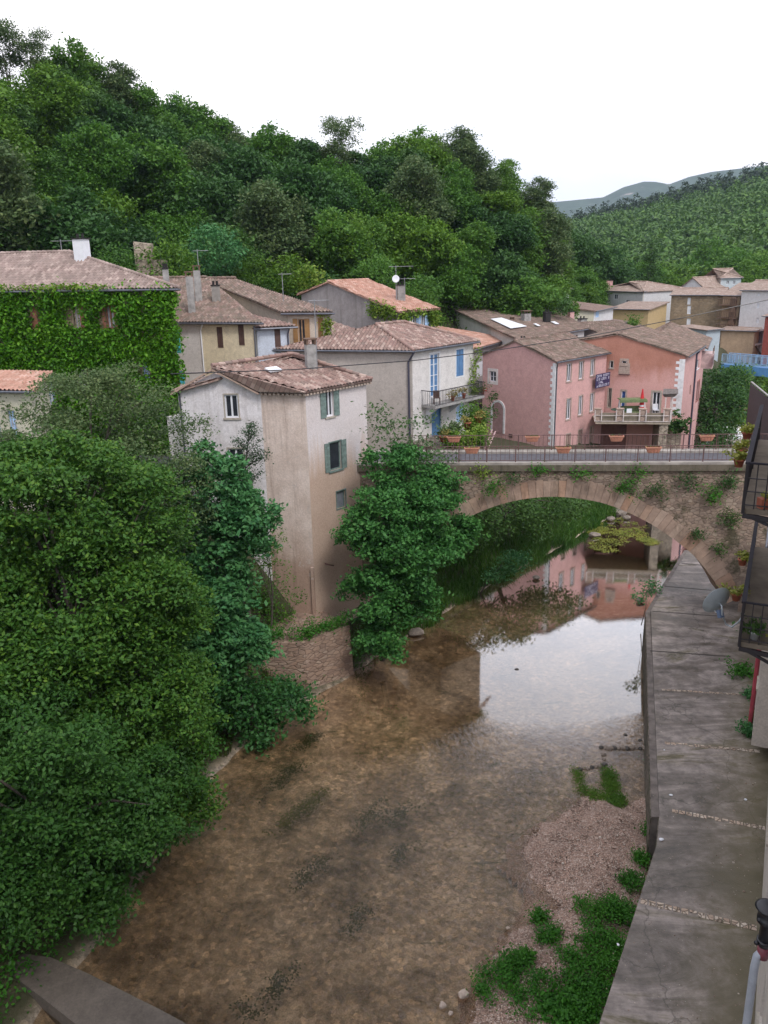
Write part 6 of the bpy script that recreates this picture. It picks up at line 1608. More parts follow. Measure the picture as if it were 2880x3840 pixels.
while tries < 9000:
    tries += 1
    az = rs.uniform(-29, 15.5); rf, rr = np.interp(az, AZ, RF), np.interp(az, AZ, RR)
    r = rs.uniform(rf + 3, rr + 4); x, y = r * math.sin(math.radians(az)), r * math.cos(math.radians(az))
    if az > 11.2 and r < 150: continue
    if all((x - a) ** 2 + (y - b) ** 2 > (4.2 + .015 * (r - 80)) ** 2 for a, b, *_ in cand):
        cand.append((x, y, az, (r - rf) / (rr - rf), r))
cells = {}
for c in cand:
    x, y, az, t, r = c
    px_, _ = proj((x, y, float(height(x, y)) + 5)); cells.setdefault((int(min(5, max(0, px_ // 400))), 0 if t < .3 else 1 if t < .7 else 2), []).append((px_, c))
WHERE = ['above the ivy-covered house', 'above the beige town house', 'above the mossy roof', 'above the grey gabled house', 'above the long brown roofs', 'above the far houses']
ROW = ['low on slope', 'midway up slope', 'on skyline']
ORD = ['first', 'second', 'third', 'fourth', 'fifth', 'sixth', 'seventh', 'eighth', 'ninth', 'tenth', 'eleventh', 'twelfth', 'thirteenth', 'fourteenth', 'fifteenth', 'sixteenth', 'seventeenth', 'eighteenth', 'nineteenth', 'twentieth']
nt_ = 0
for (ci, ri), lst in sorted(cells.items()):
    lst.sort(key=lambda q: q[0])
    for i, (px_, (x, y, az, t, r)) in enumerate(lst):
        k = rs.choice([0, 0, 1, 1, 2, 3, 4], p=[.18, .14, .18, .1, .16, .1, .14]) if t < .85 else rs.choice([0, 1, 2, 4, 5], p=[.25, .15, .2, .25, .15])
        s = (rs.uniform(.9, 1.3) if t < .8 else rs.uniform(.82, 1.06)) * (1 if t > .25 else .72) * (1.0 if r < 160 else 1.2)
        tone = ['mid green rounded', 'dark green dense', 'tall mid green', 'yellowish green', 'grey-green airy', 'thin sparse'][k]
        o_ = ORD[i] if i < 20 else 'last'
        put(int(k), x, y, float(height(x, y)) - .3, s, rs.uniform(0, 6.3), '%s tree, %s from left %s, %s' % (tone, o_, ROW[ri], WHERE[ci]), 'trees on the wooded hillside'); nt_ += 1
print('hillside trees', nt_)
# undergrowth fills the slope between the trees
mm_ = rs.uniform(0, 1, (5200, 2)); az = -29 + mm_[:, 0] * 44; rf, rr = np.interp(az, AZ, RF), np.interp(az, AZ, RR); r = rf - 2 + mm_[:, 1] * (rr - rf + 8)
X, Y = r * np.sin(np.radians(az)), r * np.cos(np.radians(az)); Z = height(X, Y)
V, F = leaf_cloud(np.stack([X, Y, Z + .5 + rs.rand(5200)], -1), 30, .3, 77, 1.7, .6)
tag(npmesh('undergrowth', V, F, FOL['wood']), kind='stuff')
# ------------------------------------------------------------------ climbing plants, weeds, grass
def on_wall(w, q0, q1, z0, z1, n, holes=(), bulge=.25, seed=1, edge=None):
    rs = np.random.RandomState(seed); q = rs.uniform(q0, q1, n); z = rs.uniform(z0, z1, n); ok = np.ones(n, bool)
    for h in holes: ok &= ~((q > h[0] - .12) & (q < h[1] + .12) & (z > h[2] - .05) & (z < h[3] + .1))
    if edge: ok &= edge(q, z)
    q, z = q[ok], z[ok]; o = .1 + bulge * (.5 + .5 * np.sin(q * 1.3 + z * .9) * np.cos(z * 1.7 - q * .6)) * rs.uniform(.3, 1, len(q))
    return np.stack([w.a[0] + w.d[0] * q + w.n[0] * o, w.a[1] + w.d[1] * q + w.n[1] * o, z], -1)
hh = []
for i, h in enumerate(hI):
    e = [.0, .45, .35, .3, .35, .1, .1][i]; hh.append((h[0] - (.5 if i == 0 else e * .6), h[1] + e, h[2], h[3]))
c = on_wall(wI, -.3, wI.L + .25, 8.0, ZI - .12, 5200, hh, .42, 5)
V, F = leaf_cloud(c, 26, .2, 6, .42, 1.0, .15)
iv = npmesh('ivy', V, F, FOL['ivy'], ivy)
c = on_wall(wI, wI.L - 4, wI.L + .6, 8.0, 14.5, 500, (), .9, 7); V, F = leaf_cloud(c, 26, .2, 8, .6, 1.0, .2); npmesh('ivy', V, F, FOL['ivy'], ivy)
c = on_wall(wI, 0, wI.L * .8, ZI - .2, ZI + .12, 110, (), .5, 17); V, F = leaf_cloud(c, 14, .2, 18, .4); npmesh('ivy_fringe', V, F, FOL['vine'], ivy)
# vines: grey gabled house, balcony house corner, long roofed house, small house
c = on_wall(wF, .0, wF.L, zGe - 1.3, zGe - .1, 150, [(r[0] - .3, r[1] + .3, r[2], r[3]) for r in hF], .4, 9)
c2 = on_wall(wG, wG.L - 3.2, wG.L, zGe - .5, zGe + .9, 60, (), .3, 10, lambda q, z: z < zGe + (wG.L - q) * .35)
V, F = leaf_cloud(np.concatenate([c, c2]), 18, .24, 11, .4, 1); npmesh('vine', V, F, FOL['vine'], gh)
c = on_wall(wr6, wr6.L - .9, wr6.L + .3, 9.5, Z6 - .3, 130, (), .4, 12, lambda q, z: np.abs(q - wr6.L + .2 + .25 * np.sin(z * 1.5)) < .5 - .04 * (z - 9)); V, F = leaf_cloud(c, 16, .17, 13, .35, 1); npmesh('vine', V, F, FOL['vine'], h6)
c = on_wall(wC, wC.L - .9, wC.L + .1, ZC - 2.4, ZC, 60, (), .2, 14, lambda q, z: q > wC.L - .2 - (z - ZC + 2.4) * .25); V, F = leaf_cloud(c, 14, .17, 15, .3, 1); npmesh('vine', V, F, FOL['vine'], lh)
c = on_wall(wS, wS.L - 5, wS.L, zE - 4, zE - .1, 120, hs, .3, 16, lambda q, z: (z > zE - 1.1) | (q < wS.L - 2.5)); V, F = leaf_cloud(c, 16, .16, 17, .4, 1); npmesh('vine', V, F, FOL['willow'], sh)

def clump(name, label, cat, pts, mat, per=30, leaf=.13, spread=.35, seed=1, group=None, flat=.8, up=.5):
    pts = np.array(pts, float); V, F = leaf_cloud(pts, per, leaf, seed, spread, flat, up)
    b = pts.mean(0); b[2] = pts[:, 2].min() - .1
    o = npmesh(name, V - b, F, mat); o.location = b
    return tag(o, label, cat, group)
# plants growing out of the bridge face
rs = np.random.RandomState(33)
BP = [((1805, 1765), .5, 'vine', 'in the string course at the left end'), ((2020, 1755), .55, 'weed', 'hanging under the railing left of the arch crown'),
      ((2175, 1768), .5, 'weed', 'at the string course above the arch crown'), ((2395, 1762), .45, 'weed', 'at the string course right of the crown'),
      ((1850, 1815), .7, 'weed', 'on the haunch of the arch at the left'), ((2330, 1825), .8, 'weed', 'largest tuft on the arch ring right of the crown'),
      ((2455, 1830), .6, 'woodd', 'in the rubble between the ring and the parapet'), ((2570, 1800), .6, 'woodd', 'high on the right spandrel under the kerb'),
      ((2665, 1850), .75, 'weed', 'in the middle of the right spandrel'), ((2730, 1800), .75, 'woodd', 'at the top right end of the bridge face'),
      ((2725, 1935), .7, 'woodd', 'low on the right end of the bridge face'), ((2610, 1995), .4, 'woodd', 'between the arch stones on the right'), ((2700, 2055), .45, 'woodd', 'on the arch ring near its right foot'), ((1925, 1790), .3, 'woodd', 'small tuft left of the crown')]
for i, ((x, y), r, mt, where) in enumerate(BP):
    q, z = wf.at(x, y); k = int(14 * r / .5); pts = [wf.pt(q + rs.normal() * r * .5, z + rs.normal() * r * .36, .1 + rs.rand() * r * .5) for _ in range(k)]
    clump('wall_plant', 'green plant on the bridge face, ' + where, 'plant', pts, FOL[mt], 22, .11, .42, 50 + i, 'plants growing from the bridge face')
# plants in planters
for i, ((t, q), w, o0) in enumerate(PLT):
    V, F = leaf_cloud([w.pt(q + d, ZD + 1.0, o0) for d in (-.3, -.1, .1, .3)], 6 if i % 2 else 10, .07, 70 + i, .14); npmesh('sprouts', V, F, FOL['vine'] if i < 2 else FOL['weed'], t)
# grass blades along the left bank and under the arch
def blades(name, pts, h, wd, mat, seed, kind='stuff'):
    rs = np.random.RandomState(seed); n = len(pts); p = np.array(pts, float); a = rs.uniform(0, 6.28, n); lean = rs.normal(size=(n, 2)) * .35
    hgt = h * rs.uniform(.5, 1.25, n); dx = np.stack([np.cos(a), np.sin(a), np.zeros(n)], -1) * wd / 2
    tip = p + np.stack([lean[:, 0] * hgt, lean[:, 1] * hgt, hgt], -1); midp = p + np.stack([lean[:, 0] * hgt * .3, lean[:, 1] * hgt * .3, hgt * .6], -1)
    V = np.stack([p - dx, p + dx, midp + dx * .8, midp - dx * .8, midp + dx * .8, tip + dx * .1, tip - dx * .1, midp - dx * .8], 1).reshape(-1, 3)
    o = npmesh(name, V, np.arange(8 * n).reshape(-1, 4), mat); tag(o, kind=kind); return o
def bank_pts(y0, y1, d0, d1, n, seed, side='L'):
    rs = np.random.RandomState(seed); Y = rs.uniform(y0, y1, n); d = d0 + (d1 - d0) * rs.rand(n) ** 1.3
    X = np.interp(Y, LY, LX) - d if side == 'L' else np.interp(Y, RY, RX) + d
    X += .3 * np.sin(Y * 1.7); return np.stack([X, Y, height(X, Y)], -1)
blades('bank_grass', bank_pts(46.5, 78, -.9, 4.6, 17000, 3), .75, .05, FOL['grass'], 4)
blades('bank_grass', bank_pts(34, 46.5, -.1, 2.2, 4500, 5), .45, .035, leafmat('leaf_dry_grass', [(.07, .1, .03), (.1, .11, .04), (.05, .09, .02)], .3, 0), 6)

pts = []
for i in range(110):
    t = rs.rand(); a = bb[0] + (bb[1] - bb[0]) * (t * 2) if t < .5 else bb[1] + (bb[2] - bb[1]) * (t * 2 - 1); pts.append((a[0] + rs.normal() * .15, a[1] + .2 + rs.rand() * .6, 3.05 + rs.rand() * .55))
clump('ledge_plants', 'strip of weeds growing on the ledge between the tall cream house and its masonry base', 'plants', pts, FOL['weed'], 26, .11, .34, 91)
pts = [(bb[2][0] + .5 + rs.normal() * .3, bb[2][1] + .2 + rs.normal() * .3, z) for z in np.linspace(.2, 3.2, 22)]
clump('ledge_plants', 'weeds hanging down the right end of the masonry base', 'plants', pts, FOL['grass'], 26, .11, .4, 92)
# weed clumps on the gravel and along the promenade (picture places on the ground, z by the ground there)
WP = [((2320, 3560), .55, .55, 'weed in the strip along the promenade edge, above the lowest brick strip end'), ((2350, 3440), .45, .6, 'tall weed leaning on the promenade wall, upper end of the strip'), ((2160, 3680), .6, .45, 'weed in the middle of the lower dense patch'), ((2030, 3700), .5, .4, 'spreading weed between the tall bushy weeds and the dense patch'), ((2180, 3830), .6, .4, 'weed at the bottom edge touching the promenade wall'), ((1870, 3700), .75, .6, 'tall bushy weed at the bottom edge, nearest the water'), ((1930, 3620), .5, .5, 'bushy weed just above the tall one at the bottom edge'), ((1990, 3780), .6, .35, 'low leafy weed at the bottom edge between two taller ones'),
      ((2120, 3800), .75, .3, 'broad-leaved low weed at the bottom edge beside the promenade'), ((2060, 3520), .42, .5, 'round weed standing alone on the gravel'), ((1960, 3590), .3, .35, 'small round weed on the gravel near the water'),
      ((2210, 3420), .55, .6, 'tall dark weed left of the promenade edge, upper left one of the dense patch'), ((2290, 3420), .5, .6, 'tall weed against the promenade edge, upper right one of the dense patch'), ((2230, 3520), .65, .5, 'leafy weed in the middle of the dense patch by the promenade'),
      ((2150, 3610), .55, .45, 'weed at the left of the dense patch by the promenade'), ((2260, 3640), .6, .45, 'weed at the right of the dense patch along the promenade'), ((2220, 3740), .6, .4, 'weed low in the dense patch along the promenade'),
      ((2370, 3310), .4, .4, 'weed tucked against the promenade kerb above the dense patch'), ((2440, 3110), .3, .25, 'small bright tuft on the promenade kerb'), ((2400, 3220), .25, .2, 'faded small tuft on the promenade kerb'), ((2455, 2850), .25, .3, 'tuft at the promenade kerb by the little stone dam'),
      ((2020, 3430), .22, .15, 'tiny tuft on the gravel point')]
for i, ((x, y), r, h, lab) in enumerate(WP):
    g0 = G(x, y, .25); k = int(34 * r / .5) + 4; pts = []
    for _ in range(k):
        a, q = rs.uniform(0, 6.28), r * math.sqrt(rs.rand()); X_, Y_ = g0[0] + q * math.cos(a), g0[1] + q * math.sin(a); pts.append((X_, Y_, .2 + h * rs.rand() * (1 - .6 * q / r)))
    clump('weed_clump', lab, 'weed', pts, FOL['weed'], 40, .075 if i != 8 else .15, .26, 100 + i, 'weeds on the gravel bank', .9)
for i, ((x, y), r, lab) in enumerate([((2815, 2755), .45, 'green weed at the foot of the wall below the red drainpipe'), ((2790, 2530), .6, 'ragged weeds along the wall foot under the lower iron balcony'), ((2825, 2610), .4, 'weeds against the cream wall left of the red drainpipe'), ((2850, 2700), .3, 'small weed touching the base of the red drainpipe')]):
    g0 = G(x, y, PZ); pts = [(g0[0] + rs.normal() * r * .5, g0[1] + rs.normal() * r * .6, PZ + .05 + rs.rand() * r * .6) for _ in range(26)]
    clump('weed_clump', lab, 'weed', pts, FOL['fig'] if i % 2 == 0 else FOL['weed'], 26, .12, .3, 130 + i, 'weeds at the wall foot')
# moss islands by the little dam
for i, (poly, lab) in enumerate([([(2150, 2870), (2168, 2960), (2230, 3010), (2310, 3005), (2320, 2955), (2290, 2960), (2260, 2975), (2200, 2950), (2172, 2900)], 'green moss curving round the small dark puddle'), ([(2260, 2880), (2300, 2880), (2320, 2960), (2275, 2975)], 'upright green moss strip joining the stone dam'), ([(2285, 2990), (2335, 2985), (2335, 3020), (2290, 3022)], 'small round moss patch at the top of the gravel')]):
    pp = px_poly(poly); pts = []
    while len(pts) < 60:
        x, y = rs.uniform(pp[:, 0].min(), pp[:, 0].max()), rs.uniform(pp[:, 1].min(), pp[:, 1].max())
        if inside(np.array([[x]]), np.array([[y]]), pp)[0, 0]: pts.append((x, y, .05))
    clump('moss_patch', lab, 'moss', pts, FOL['bright'], 40, .06, .26, 140 + i, None, .3)
# water weed streaming in the shallows
for i, ((x, y), r) in enumerate([((1110, 3050), .8), ((1190, 2990), .6), ((1390, 3060), .5), ((1500, 3060), .45), ((1160, 3270), .45), ((1080, 2900), .6), ((1500, 3200), .35), ((1150, 2780), .5), ((1010, 3720), .5), ((1330, 3440), .3)]):
    g0 = G(x, y, -.08); pts = []
    for _ in range(int(40 * r)): t = rs.normal(); pts.append((g0[0] + t * r * .6 + rs.normal() * .12, g0[1] + t * r * .85 + rs.normal() * .2, -.1))
    o_ = clump('water_weed', 'long streaming water weed in the shallows, ' + ['largest patch left of midstream', 'patch just above the largest one', 'dark patch in midstream', 'patch right of the dark one', 'dark round patch alone in the lower stream', 'faint patch near the left bank', 'thin streak in midstream', 'pale streak close below the left bank', 'dark patch at the very bottom edge', 'small dark spot in the lower stream'][i], 'water weed', pts, leafmat('leaf_waterweed', [(.09, .11, .03), (.17, .18, .05), (.05, .06, .02)], .1, 0) if i == 0 else (MATS['leaf_waterweed'] if i < 2 else leafmat('leaf_weed_sunk%d' % i, [(.05, .06, .03), (.08, .09, .04), (.03, .04, .02)], .1, 0)), 20, .09, .34, 150 + i, 'streaming water weed', .12, 3.0)
clump('bank_shrub', 'dark brambles at the left foot of the tall cream house above the masonry base', 'shrub', np.array(P(1000, 2250, 42.6)) + rs.normal(size=(60, 3)) * [.9, .25, 1.1], FOL['wood'], 30, .13, .5, 470)
# low growth on the left bank between the trees
rsb = np.random.RandomState(5); nB = 2600; Yb = rsb.uniform(14, 50, nB); db = rsb.uniform(.1, 13, nB); Xb = np.interp(Yb, LY, LX) - db; ok_ = (Yb < 43.2) | (Xb > -1.2) | (Xb < -11.5)
pb = np.stack([Xb, Yb, height(Xb, Yb) + .1 + .35 * rsb.rand(nB)], -1)[ok_]
V, F = leaf_cloud(pb, 24, .13, 6, .6, .7, .7); tag(npmesh('ground_cover', V, F, FOL['weed']), kind='stuff')
# algae mats under the arch
ALG = leafmat('leaf_algae', [(.2, .22, .04), (.28, .29, .06), (.14, .17, .04)], .1, 0)
for i, ((x, y), r) in enumerate([((2330, 1975), 1.4), ((2290, 2010), 1.1), ((2370, 2000), .8), ((2270, 2045), .9), ((2240, 1990), .6), ((2430, 2030), .5)]):
    g0 = G(x, y, .0); a = rs.uniform(0, 6.28, 60); q = r * np.sqrt(rs.rand(60)); pts = np.stack([g0[0] + 1.5 * q * np.cos(a), g0[1] + 1.9 * q * np.sin(a), np.full(60, .03)], -1)
    clump('algae_mat', 'yellow-green floating algae mat under the arch, ' + ['largest and furthest', 'left of the largest', 'right of the largest', 'nearest to the camera', 'small one by the grass bank', 'small faint one at the right'][i], 'algae', pts, ALG, 16, .1, .3, 170 + i, 'algae mats under the arch', .05, 4.0)
# stones
def stone(name, label, cat, c, s, seed, mat, group=None, flat=.7):
    rs2 = np.random.RandomState(seed); bm = bmesh.new(); bmesh.ops.create_icosphere(bm, subdivisions=2, radius=1)
    for v_ in bm.verts:
        k = 1 + .22 * math.sin(v_.co.x * 3 + seed) * math.cos(v_.co.y * 2.7 + seed * 2) + rs2.uniform(-.07, .07); v_.co *= k * s; v_.co.z *= flat
    me = bpy.data.meshes.new(name); bm.to_mesh(me); bm.free(); me.materials.append(mat); o = bpy.data.objects.new(name, me); COL.objects.link(o); o.location = [float(q) for q in c]; o.rotation_euler = (0, 0, seed)
    return tag(o, label, cat, group)
ST = plain('wet_stone', (.24, .19, .15), .6, 0, .5, 4); STD = plain('dark_stone', (.07, .06, .05), .5, 0, .5, 4)
dam = [lerp((2255, 2804), (2450, 2808), t / 12) for t in range(13)] + [lerp((2262, 2815), (2266, 2868), t / 3) for t in range(1, 4)] + [lerp((2250, 2872), (2160, 2888), t / 6) for t in range(7)]
for i, (x, y) in enumerate(dam):
    stone('dam_stone', 'small stone of the stepped little dam across the pool beside the promenade', 'stone', G(x, y + rs.normal() * 2, .0), rs.uniform(.09, .16), 200 + i, ST if i % 3 else STD, 'stones of the little dam')
for i, (x, y, s, lab) in enumerate([(1738, 3728, .16, 'round pale stone alone at the lower water edge'), (1660, 3770, .12, 'pale stone left of the round one at the water edge'), (1690, 3800, .08, 'smallest pale stone at the bottom water edge'), (2060, 3650, .14, 'pale flat stone among the weeds'), (1905, 3480, .07, 'small stone at the gravel edge')]):
    p = G(x, y, .05); stone('pale_stone', lab, 'stone', p, s, 240 + i, plain('pale_stone', (.5, .4, .33), .8, 0, .3, 6))
for i, (x, y, s, lab) in enumerate([(2345, 2756, .1, 'dark stone standing out of the bright pool above the dam'), (2400, 2776, .1, 'dark stone close above the little dam'), (1938, 2510, .12, 'dark stone breaking the bright pool near its left edge')]):
    stone('pool_stone', lab, 'stone', G(x, y, .0), s, 250 + i, STD, None, .5)
for i, (x, y, s, lab) in enumerate([(2320, 1920, .9, 'large pale rock on the far bank under the arch'), (2290, 1945, .5, 'pale rock left of the large one under the arch'), (2350, 1940, .5, 'grey rock at the far water edge under the arch'), (2230, 2005, .6, 'flat grey rock beside the algae'), (1590, 2320, .7, 'long pale slab on the left bank below the green fig tree'), (1560, 2370, .6, 'pale rock on the left bank at the water edge'), (2400, 2250, .35, 'pale stone at the promenade edge by the trailing plant'), (2010, 2165, .35, 'flat stone at the water edge left of the pool')]):
    stone('bank_rock', lab, 'rock', G(x, y, .15), s * .8, 260 + i, plain('bank_rock_mat', (.22, .185, .155), .9, 0, .4, 3), None, .45)
for i in range(16):
    t = rs.rand(); x, y = 2700 + 70 * rs.rand() - 60 * (1 - t), 1560 + 120 * t; p = G(x, y, .2)
    stone('river_boulder', 'pale boulder in the stream beyond the bridge', 'boulder', p, rs.uniform(.4, 1.0), 290 + i, plain('river_boulder_mat', (.5, .46, .42), .9, 0, .3, 2), 'boulders in the stream beyond the bridge')
# white litter and specks on the promenade
for i, (x, y, s, lab) in enumerate([(2480, 3147, .12, 'crumpled white paper on the promenade edge'), (2516, 2981, .1, 'pale scrap near the promenade kerb'), (2796, 2998, .08, 'white scrap on the promenade near the wall'), (2318, 3542, .07, 'small white scrap among the weeds at the promenade edge'), (2491, 2812, .05, 'tiny white scrap by the second brick strip')]):
    stone('litter', lab, 'litter', G(x, y, PZ + .03), s * .7, 320 + i, M_WHITE, None, .4)
V, F = pebbles(500, np.array([Lp[2], Rp[2], Rp[5], Lp[5]]), .012, .03, 9, lambda x, y: PZ + .002); tag(npmesh('grit', V, F, PEB), kind='stuff')

# ------------------------------------------------------------------ garden between the balcony house and the pink house
ga, gb = G(1640, 1690, ZD)[:2], G(1805, 1690, ZD)[:2]
gw = Wall(P(1650, 1690, 53)[:2], P(1812, 1690, 55.5)[:2])
mb = MB(); gw.block(mb, 0, gw.L, 5.5, 10.5, -3.4, 0); 
rootmb('garden_wall', mb, rubble('garden_stone', [(.2, .17, .14), (.28, .24, .2)], (.1, .09, .07), 2), 'dark rockery terrace wall between the balcony house and the arched pink door', 'wall')
for i, ((x, y), Y_, r, mt, lab) in enumerate([((1768, 1560), 61, .85, 'bright', 'dense bright hedge beside the arched door, left part'), ((1800, 1565), 62, .6, 'grass', 'dense dark hedge touching the arched door'), ((1770, 1600), 60.5, .5, 'vine', 'yellow-green shrub in the rockery below the hedge'),
      ((1800, 1625), 59.5, .5, 'vine', 'pale yellow shrub at the top of the steps'), ((1745, 1655), 58, .7, 'vine', 'low yellow-green plants behind the bridge rail'), ((1700, 1660), 58, .6, 'bright', 'low leafy plants left of the rockery'), ((1800, 1650), 58.5, .5, 'bright', 'leafy plants at the foot of the steps'), ((1668, 1625), 58.5, .35, 'willow', 'grey-green potted plant by the blue lower door'), ((1705, 1610), 59, .35, 'willow', 'grey-green spiky plant in the rockery')]):
    c = P(x, y, Y_ * .92); pts = c + rs.normal(size=(34, 3)) * [r * .5, r * .4, r * .42]
    clump('garden_plant', lab, 'plant', pts, FOL[mt], 26, .15, .4, 340 + i, 'plants in the small garden', .9)
for i, ((x, y), Y_, s) in enumerate([((1752, 1588), 60, .45), ((1795, 1568), 60.5, .4), ((1662, 1640), 58, .35)]):
    p = P(x, y, Y_ * .92); pot_plant((p[0], p[1], p[2] - .3), 'terracotta pot with an orange-green plant in the rockery, ' + ['middle one', 'upper one by the hedge', 'lowest one near the blue door'][i], .26, .4, .12, 8, .5, leafmat('potted_orange', [(.35, .25, .08), (.3, .3, .1)], .2, 0) if i == 0 else MATS['potted_orange'], seed=360 + i)
ld = thing('step_ladder', 'pinkish ladder-like steps leading up to the arched door', 'steps', P(1815, 1690, 55.5))
p0, p1, q0_, q1_ = P(1812, 1694, 55), P(1846, 1612, 58), P(1826, 1694, 55), P(1858, 1618, 58)
m = MB(); m.bar(p0, p1, .07); m.bar(q0_, q1_, .07)
m.build('rail', plain('ladder_pink', (.5, .33, .33)), ld)
m = MB()
for k in range(1, 9): m.bar(lerp(p0, p1, k / 9), lerp(q0_, q1_, k / 9), .05)
m.build('rung', MATS['ladder_pink'], ld)
# balcony things
wr6, zs, bq0, bq1 = BALC
def chair(p, label, mat, s=1.0, rz=0.0):
    t = thing('garden_chair', label, 'chair', p); x, y, z = p; m = MB(); m.box((x - .22 * s, y - .22 * s, z + .42 * s), (x + .22 * s, y + .22 * s, z + .46 * s)); m.build('seat', mat, t)
    m = MB(); m.box((x - .22 * s, y + .2 * s, z + .464 * s), (x + .22 * s, y + .24 * s, z + .9 * s)); m.build('backrest', mat, t)
    for a in (-1, 1):
        for b_ in (-1, 1): m = MB(); m.bar((x + a * .2 * s, y + b_ * .2 * s, z), (x + a * .2 * s, y + b_ * .2 * s, z + .42 * s), .035); m.build('leg', mat, t)
    return t
chair(wr6.pt(bq0 + .9, zs + .003, .65), 'brown chair at the left end of the balcony', M_BROWN)
for i, (q, lab) in enumerate([(2.6, 'small clipped shrub in a pot on the balcony, left of two'), (3.9, 'small clipped shrub in a pot on the balcony, right of two'), (6.2, 'bushy pot plant at the right end of the balcony')]):
    pot_plant(wr6.pt(bq0 + q, zs + .003, .75), lab, .15, .35, .09, 12, .5 if i < 2 else .7, MATS['potted_orange'] if i < 2 else GRN, seed=380 + i)
# terrace things
wt, zt = TERR
um = thing('parasol', 'closed red and white parasol standing on the stone terrace', 'parasol', wt.pt(wt.at(2423, 1500)[0], zt, -2.4))
x, y, z = um.location; zt1 = float(P(2423, 1458, y)[2])
m = MB(); m.tube([(x, y, zt), (x, y, zt1)], .025, 8); m.build('pole', M_WHITE, um)
m = MB(); m.lathe((x, y, zt + .5), [(.2, 0), (.24, .4), (.2, 1.0), (.17, 1.4), (.05, zt1 - zt - .5)], 10); m.build('canopy', plain('parasol_red', (.6, .03, .04), .8), um)
m = MB(); m.lathe((x, y, zt + 1.05), [(.235, 0), (.23, .16)], 10); m.lathe((x, y, zt), [(.25, 0), (.25, .08)], 14); m.build('white_band', M_WHITE, um)
p = wt.pt(wt.at(2332, 1530)[0], zt, -2.0); tb_ = thing('garden_table', 'round dark green table in front of the left terrace door', 'table', p)
m = MB(); m.lathe((p[0], p[1], zt + .78), [(.75, 0), (.78, .04), (.7, .07)], 20); m.build('table_top', plain('green_plastic', (.01, .08, .05), .4), tb_); m = MB(); m.lathe(p, [(.3, 0), (.06, .1), (.06, .78)], 12); m.build('leg', M_BLACK, tb_)
sw = thing('swing_seat', 'garden swing seat with a green canopy in the middle of the terrace', 'swing seat', wt.pt(wt.at(2382, 1530)[0], zt, -2.4)); x, y, z = sw.location
x += 0; m = MB(); m.box((x - 1.25, y - .55, zt + 1.72), (x + 1.25, y + .55, zt + 1.8)); m.box((x - 1.3, y - .6, zt + 1.5), (x + 1.3, y - .56, zt + 1.72)); m.build('canopy', plain('canopy_green', (.17, .22, .1), .9, 0, .4), sw)
m = MB(); m.box((x - 1.0, y - .3, zt + .45), (x + 1.0, y + .25, zt + .55)); m.box((x - 1.0, y + .2, zt + .554), (x + 1.0, y + .28, zt + 1.05)); m.build('seat', plain('canopy_green', (.17, .22, .1)), sw)
for a in (-1, 1):
    m = MB(); m.bar((x + a * 1.2, y - .6, zt), (x + a * 1.2, y, zt + 1.72), .06); m.bar((x + a * 1.2, y + .6, zt), (x + a * 1.2, y, zt + 1.72), .06); m.build('frame', M_WHITE, sw)
chair(wt.pt(wt.at(2370, 1530)[0], zt + .003, -1.2), 'white plastic chair in front of the swing seat', M_WHITE, 1.1)
chair(wt.pt(wt.at(2484, 1530)[0], zt + .003, -3.4), 'white chair beside the terrace door at the right', M_WHITE, 1.2)
bb_ = thing('barbecue_shelter', 'small grey tiled canopy on white posts at the right end of the terrace', 'shelter', wt.pt(wt.L - .1, zt, -1.2)); q = wt.L - .3
m = MB(); zc_ = float(P(2525, 1478, 76)[2]); 
m.add([wt.pt(q - .5, zc_, -.6), wt.pt(q + .9, zc_ + .05, -.6), wt.pt(q + 1.1, zc_ + .3, -1.9), wt.pt(q - .2, zc_ + .3, -1.9), wt.pt(q - .3, zc_ - .3, -.8), wt.pt(q + .6, zc_ - .3, -.8), wt.pt(q + .6, zc_ - .2, -1.7), wt.pt(q - .2, zc_ - .25, -1.7)], [(0, 1, 2, 3), (7, 6, 5, 4), (0, 4, 5, 1), (1, 5, 6, 2), (2, 6, 7, 3), (3, 7, 4, 0)]); m.build('canopy', plain('slate_grey', (.16, .14, .13), .9, 0, .5, 5), bb_)
for a, o_ in ((-.1, -.9), (.5, -.9), (.5, -1.6)): m = MB(); m.bar(wt.pt(q + a, zt, o_), wt.pt(q + a, zc_ - .3, o_), .1); m.build('canopy_post', MATS['old_white'], bb_)
c = wt.pt(wt.L + .9, zt - .3, -.9); clump('terrace_plant', 'spiky dark plant leaning from the right corner of the terrace', 'plant', np.array(c) + rs.normal(size=(24, 3)) * [.5, .3, .35], FOL['woodd'], 20, .3, .4, 390)
c = P(1835, 1500, 73); clump('wall_creeper', 'dark creeper stem beside the arched door', 'plant', np.array(P(1836, 1500, 79.0)) + rs.normal(size=(16, 3)) * [.35, .2, .9], FOL['woodd'], 16, .2, .4, 391)

# ------------------------------------------------------------------ roofs in the middle distance
a = P(1945, 1272, 88); b = P(2191, 1240, 99); 
mz = float(a[2])
lr = thing('long_roof_house', 'long low house under a broad brown tiled roof with chimneys, behind the pink house', 'house', (*a[:2], 6))
f = [a[:2], b[:2], P(2062, 1180, 117)[:2], P(1712, 1163, 106)[:2]]
wz = Wall(f[0], f[1]); zt_ = float(P(1712, 1163, 106)[2])
hs_ = [wz.rect(2140, 1258, 2146, 1276), wz.rect(2160, 1256, 2166, 1274)]
walls(lr, f, 5, {0: mz, 1: [(0, mz), (1, zt_)], 2: zt_, 3: [(0, zt_), (1, mz)]}, PL_WHITE, {0: hs_})
for r in hs_: window(lr, wz, r, M_BROWN, mull=0)
g = grow(f, .4); roof(lr, [[v3(g[0], mz + .05), v3(g[1], mz + .05), v3(g[2], zt_ + .15), v3(g[3], zt_ + .15)]], TILE_OLD, gutter=[(v3(g[0], mz), v3(g[1], mz))])
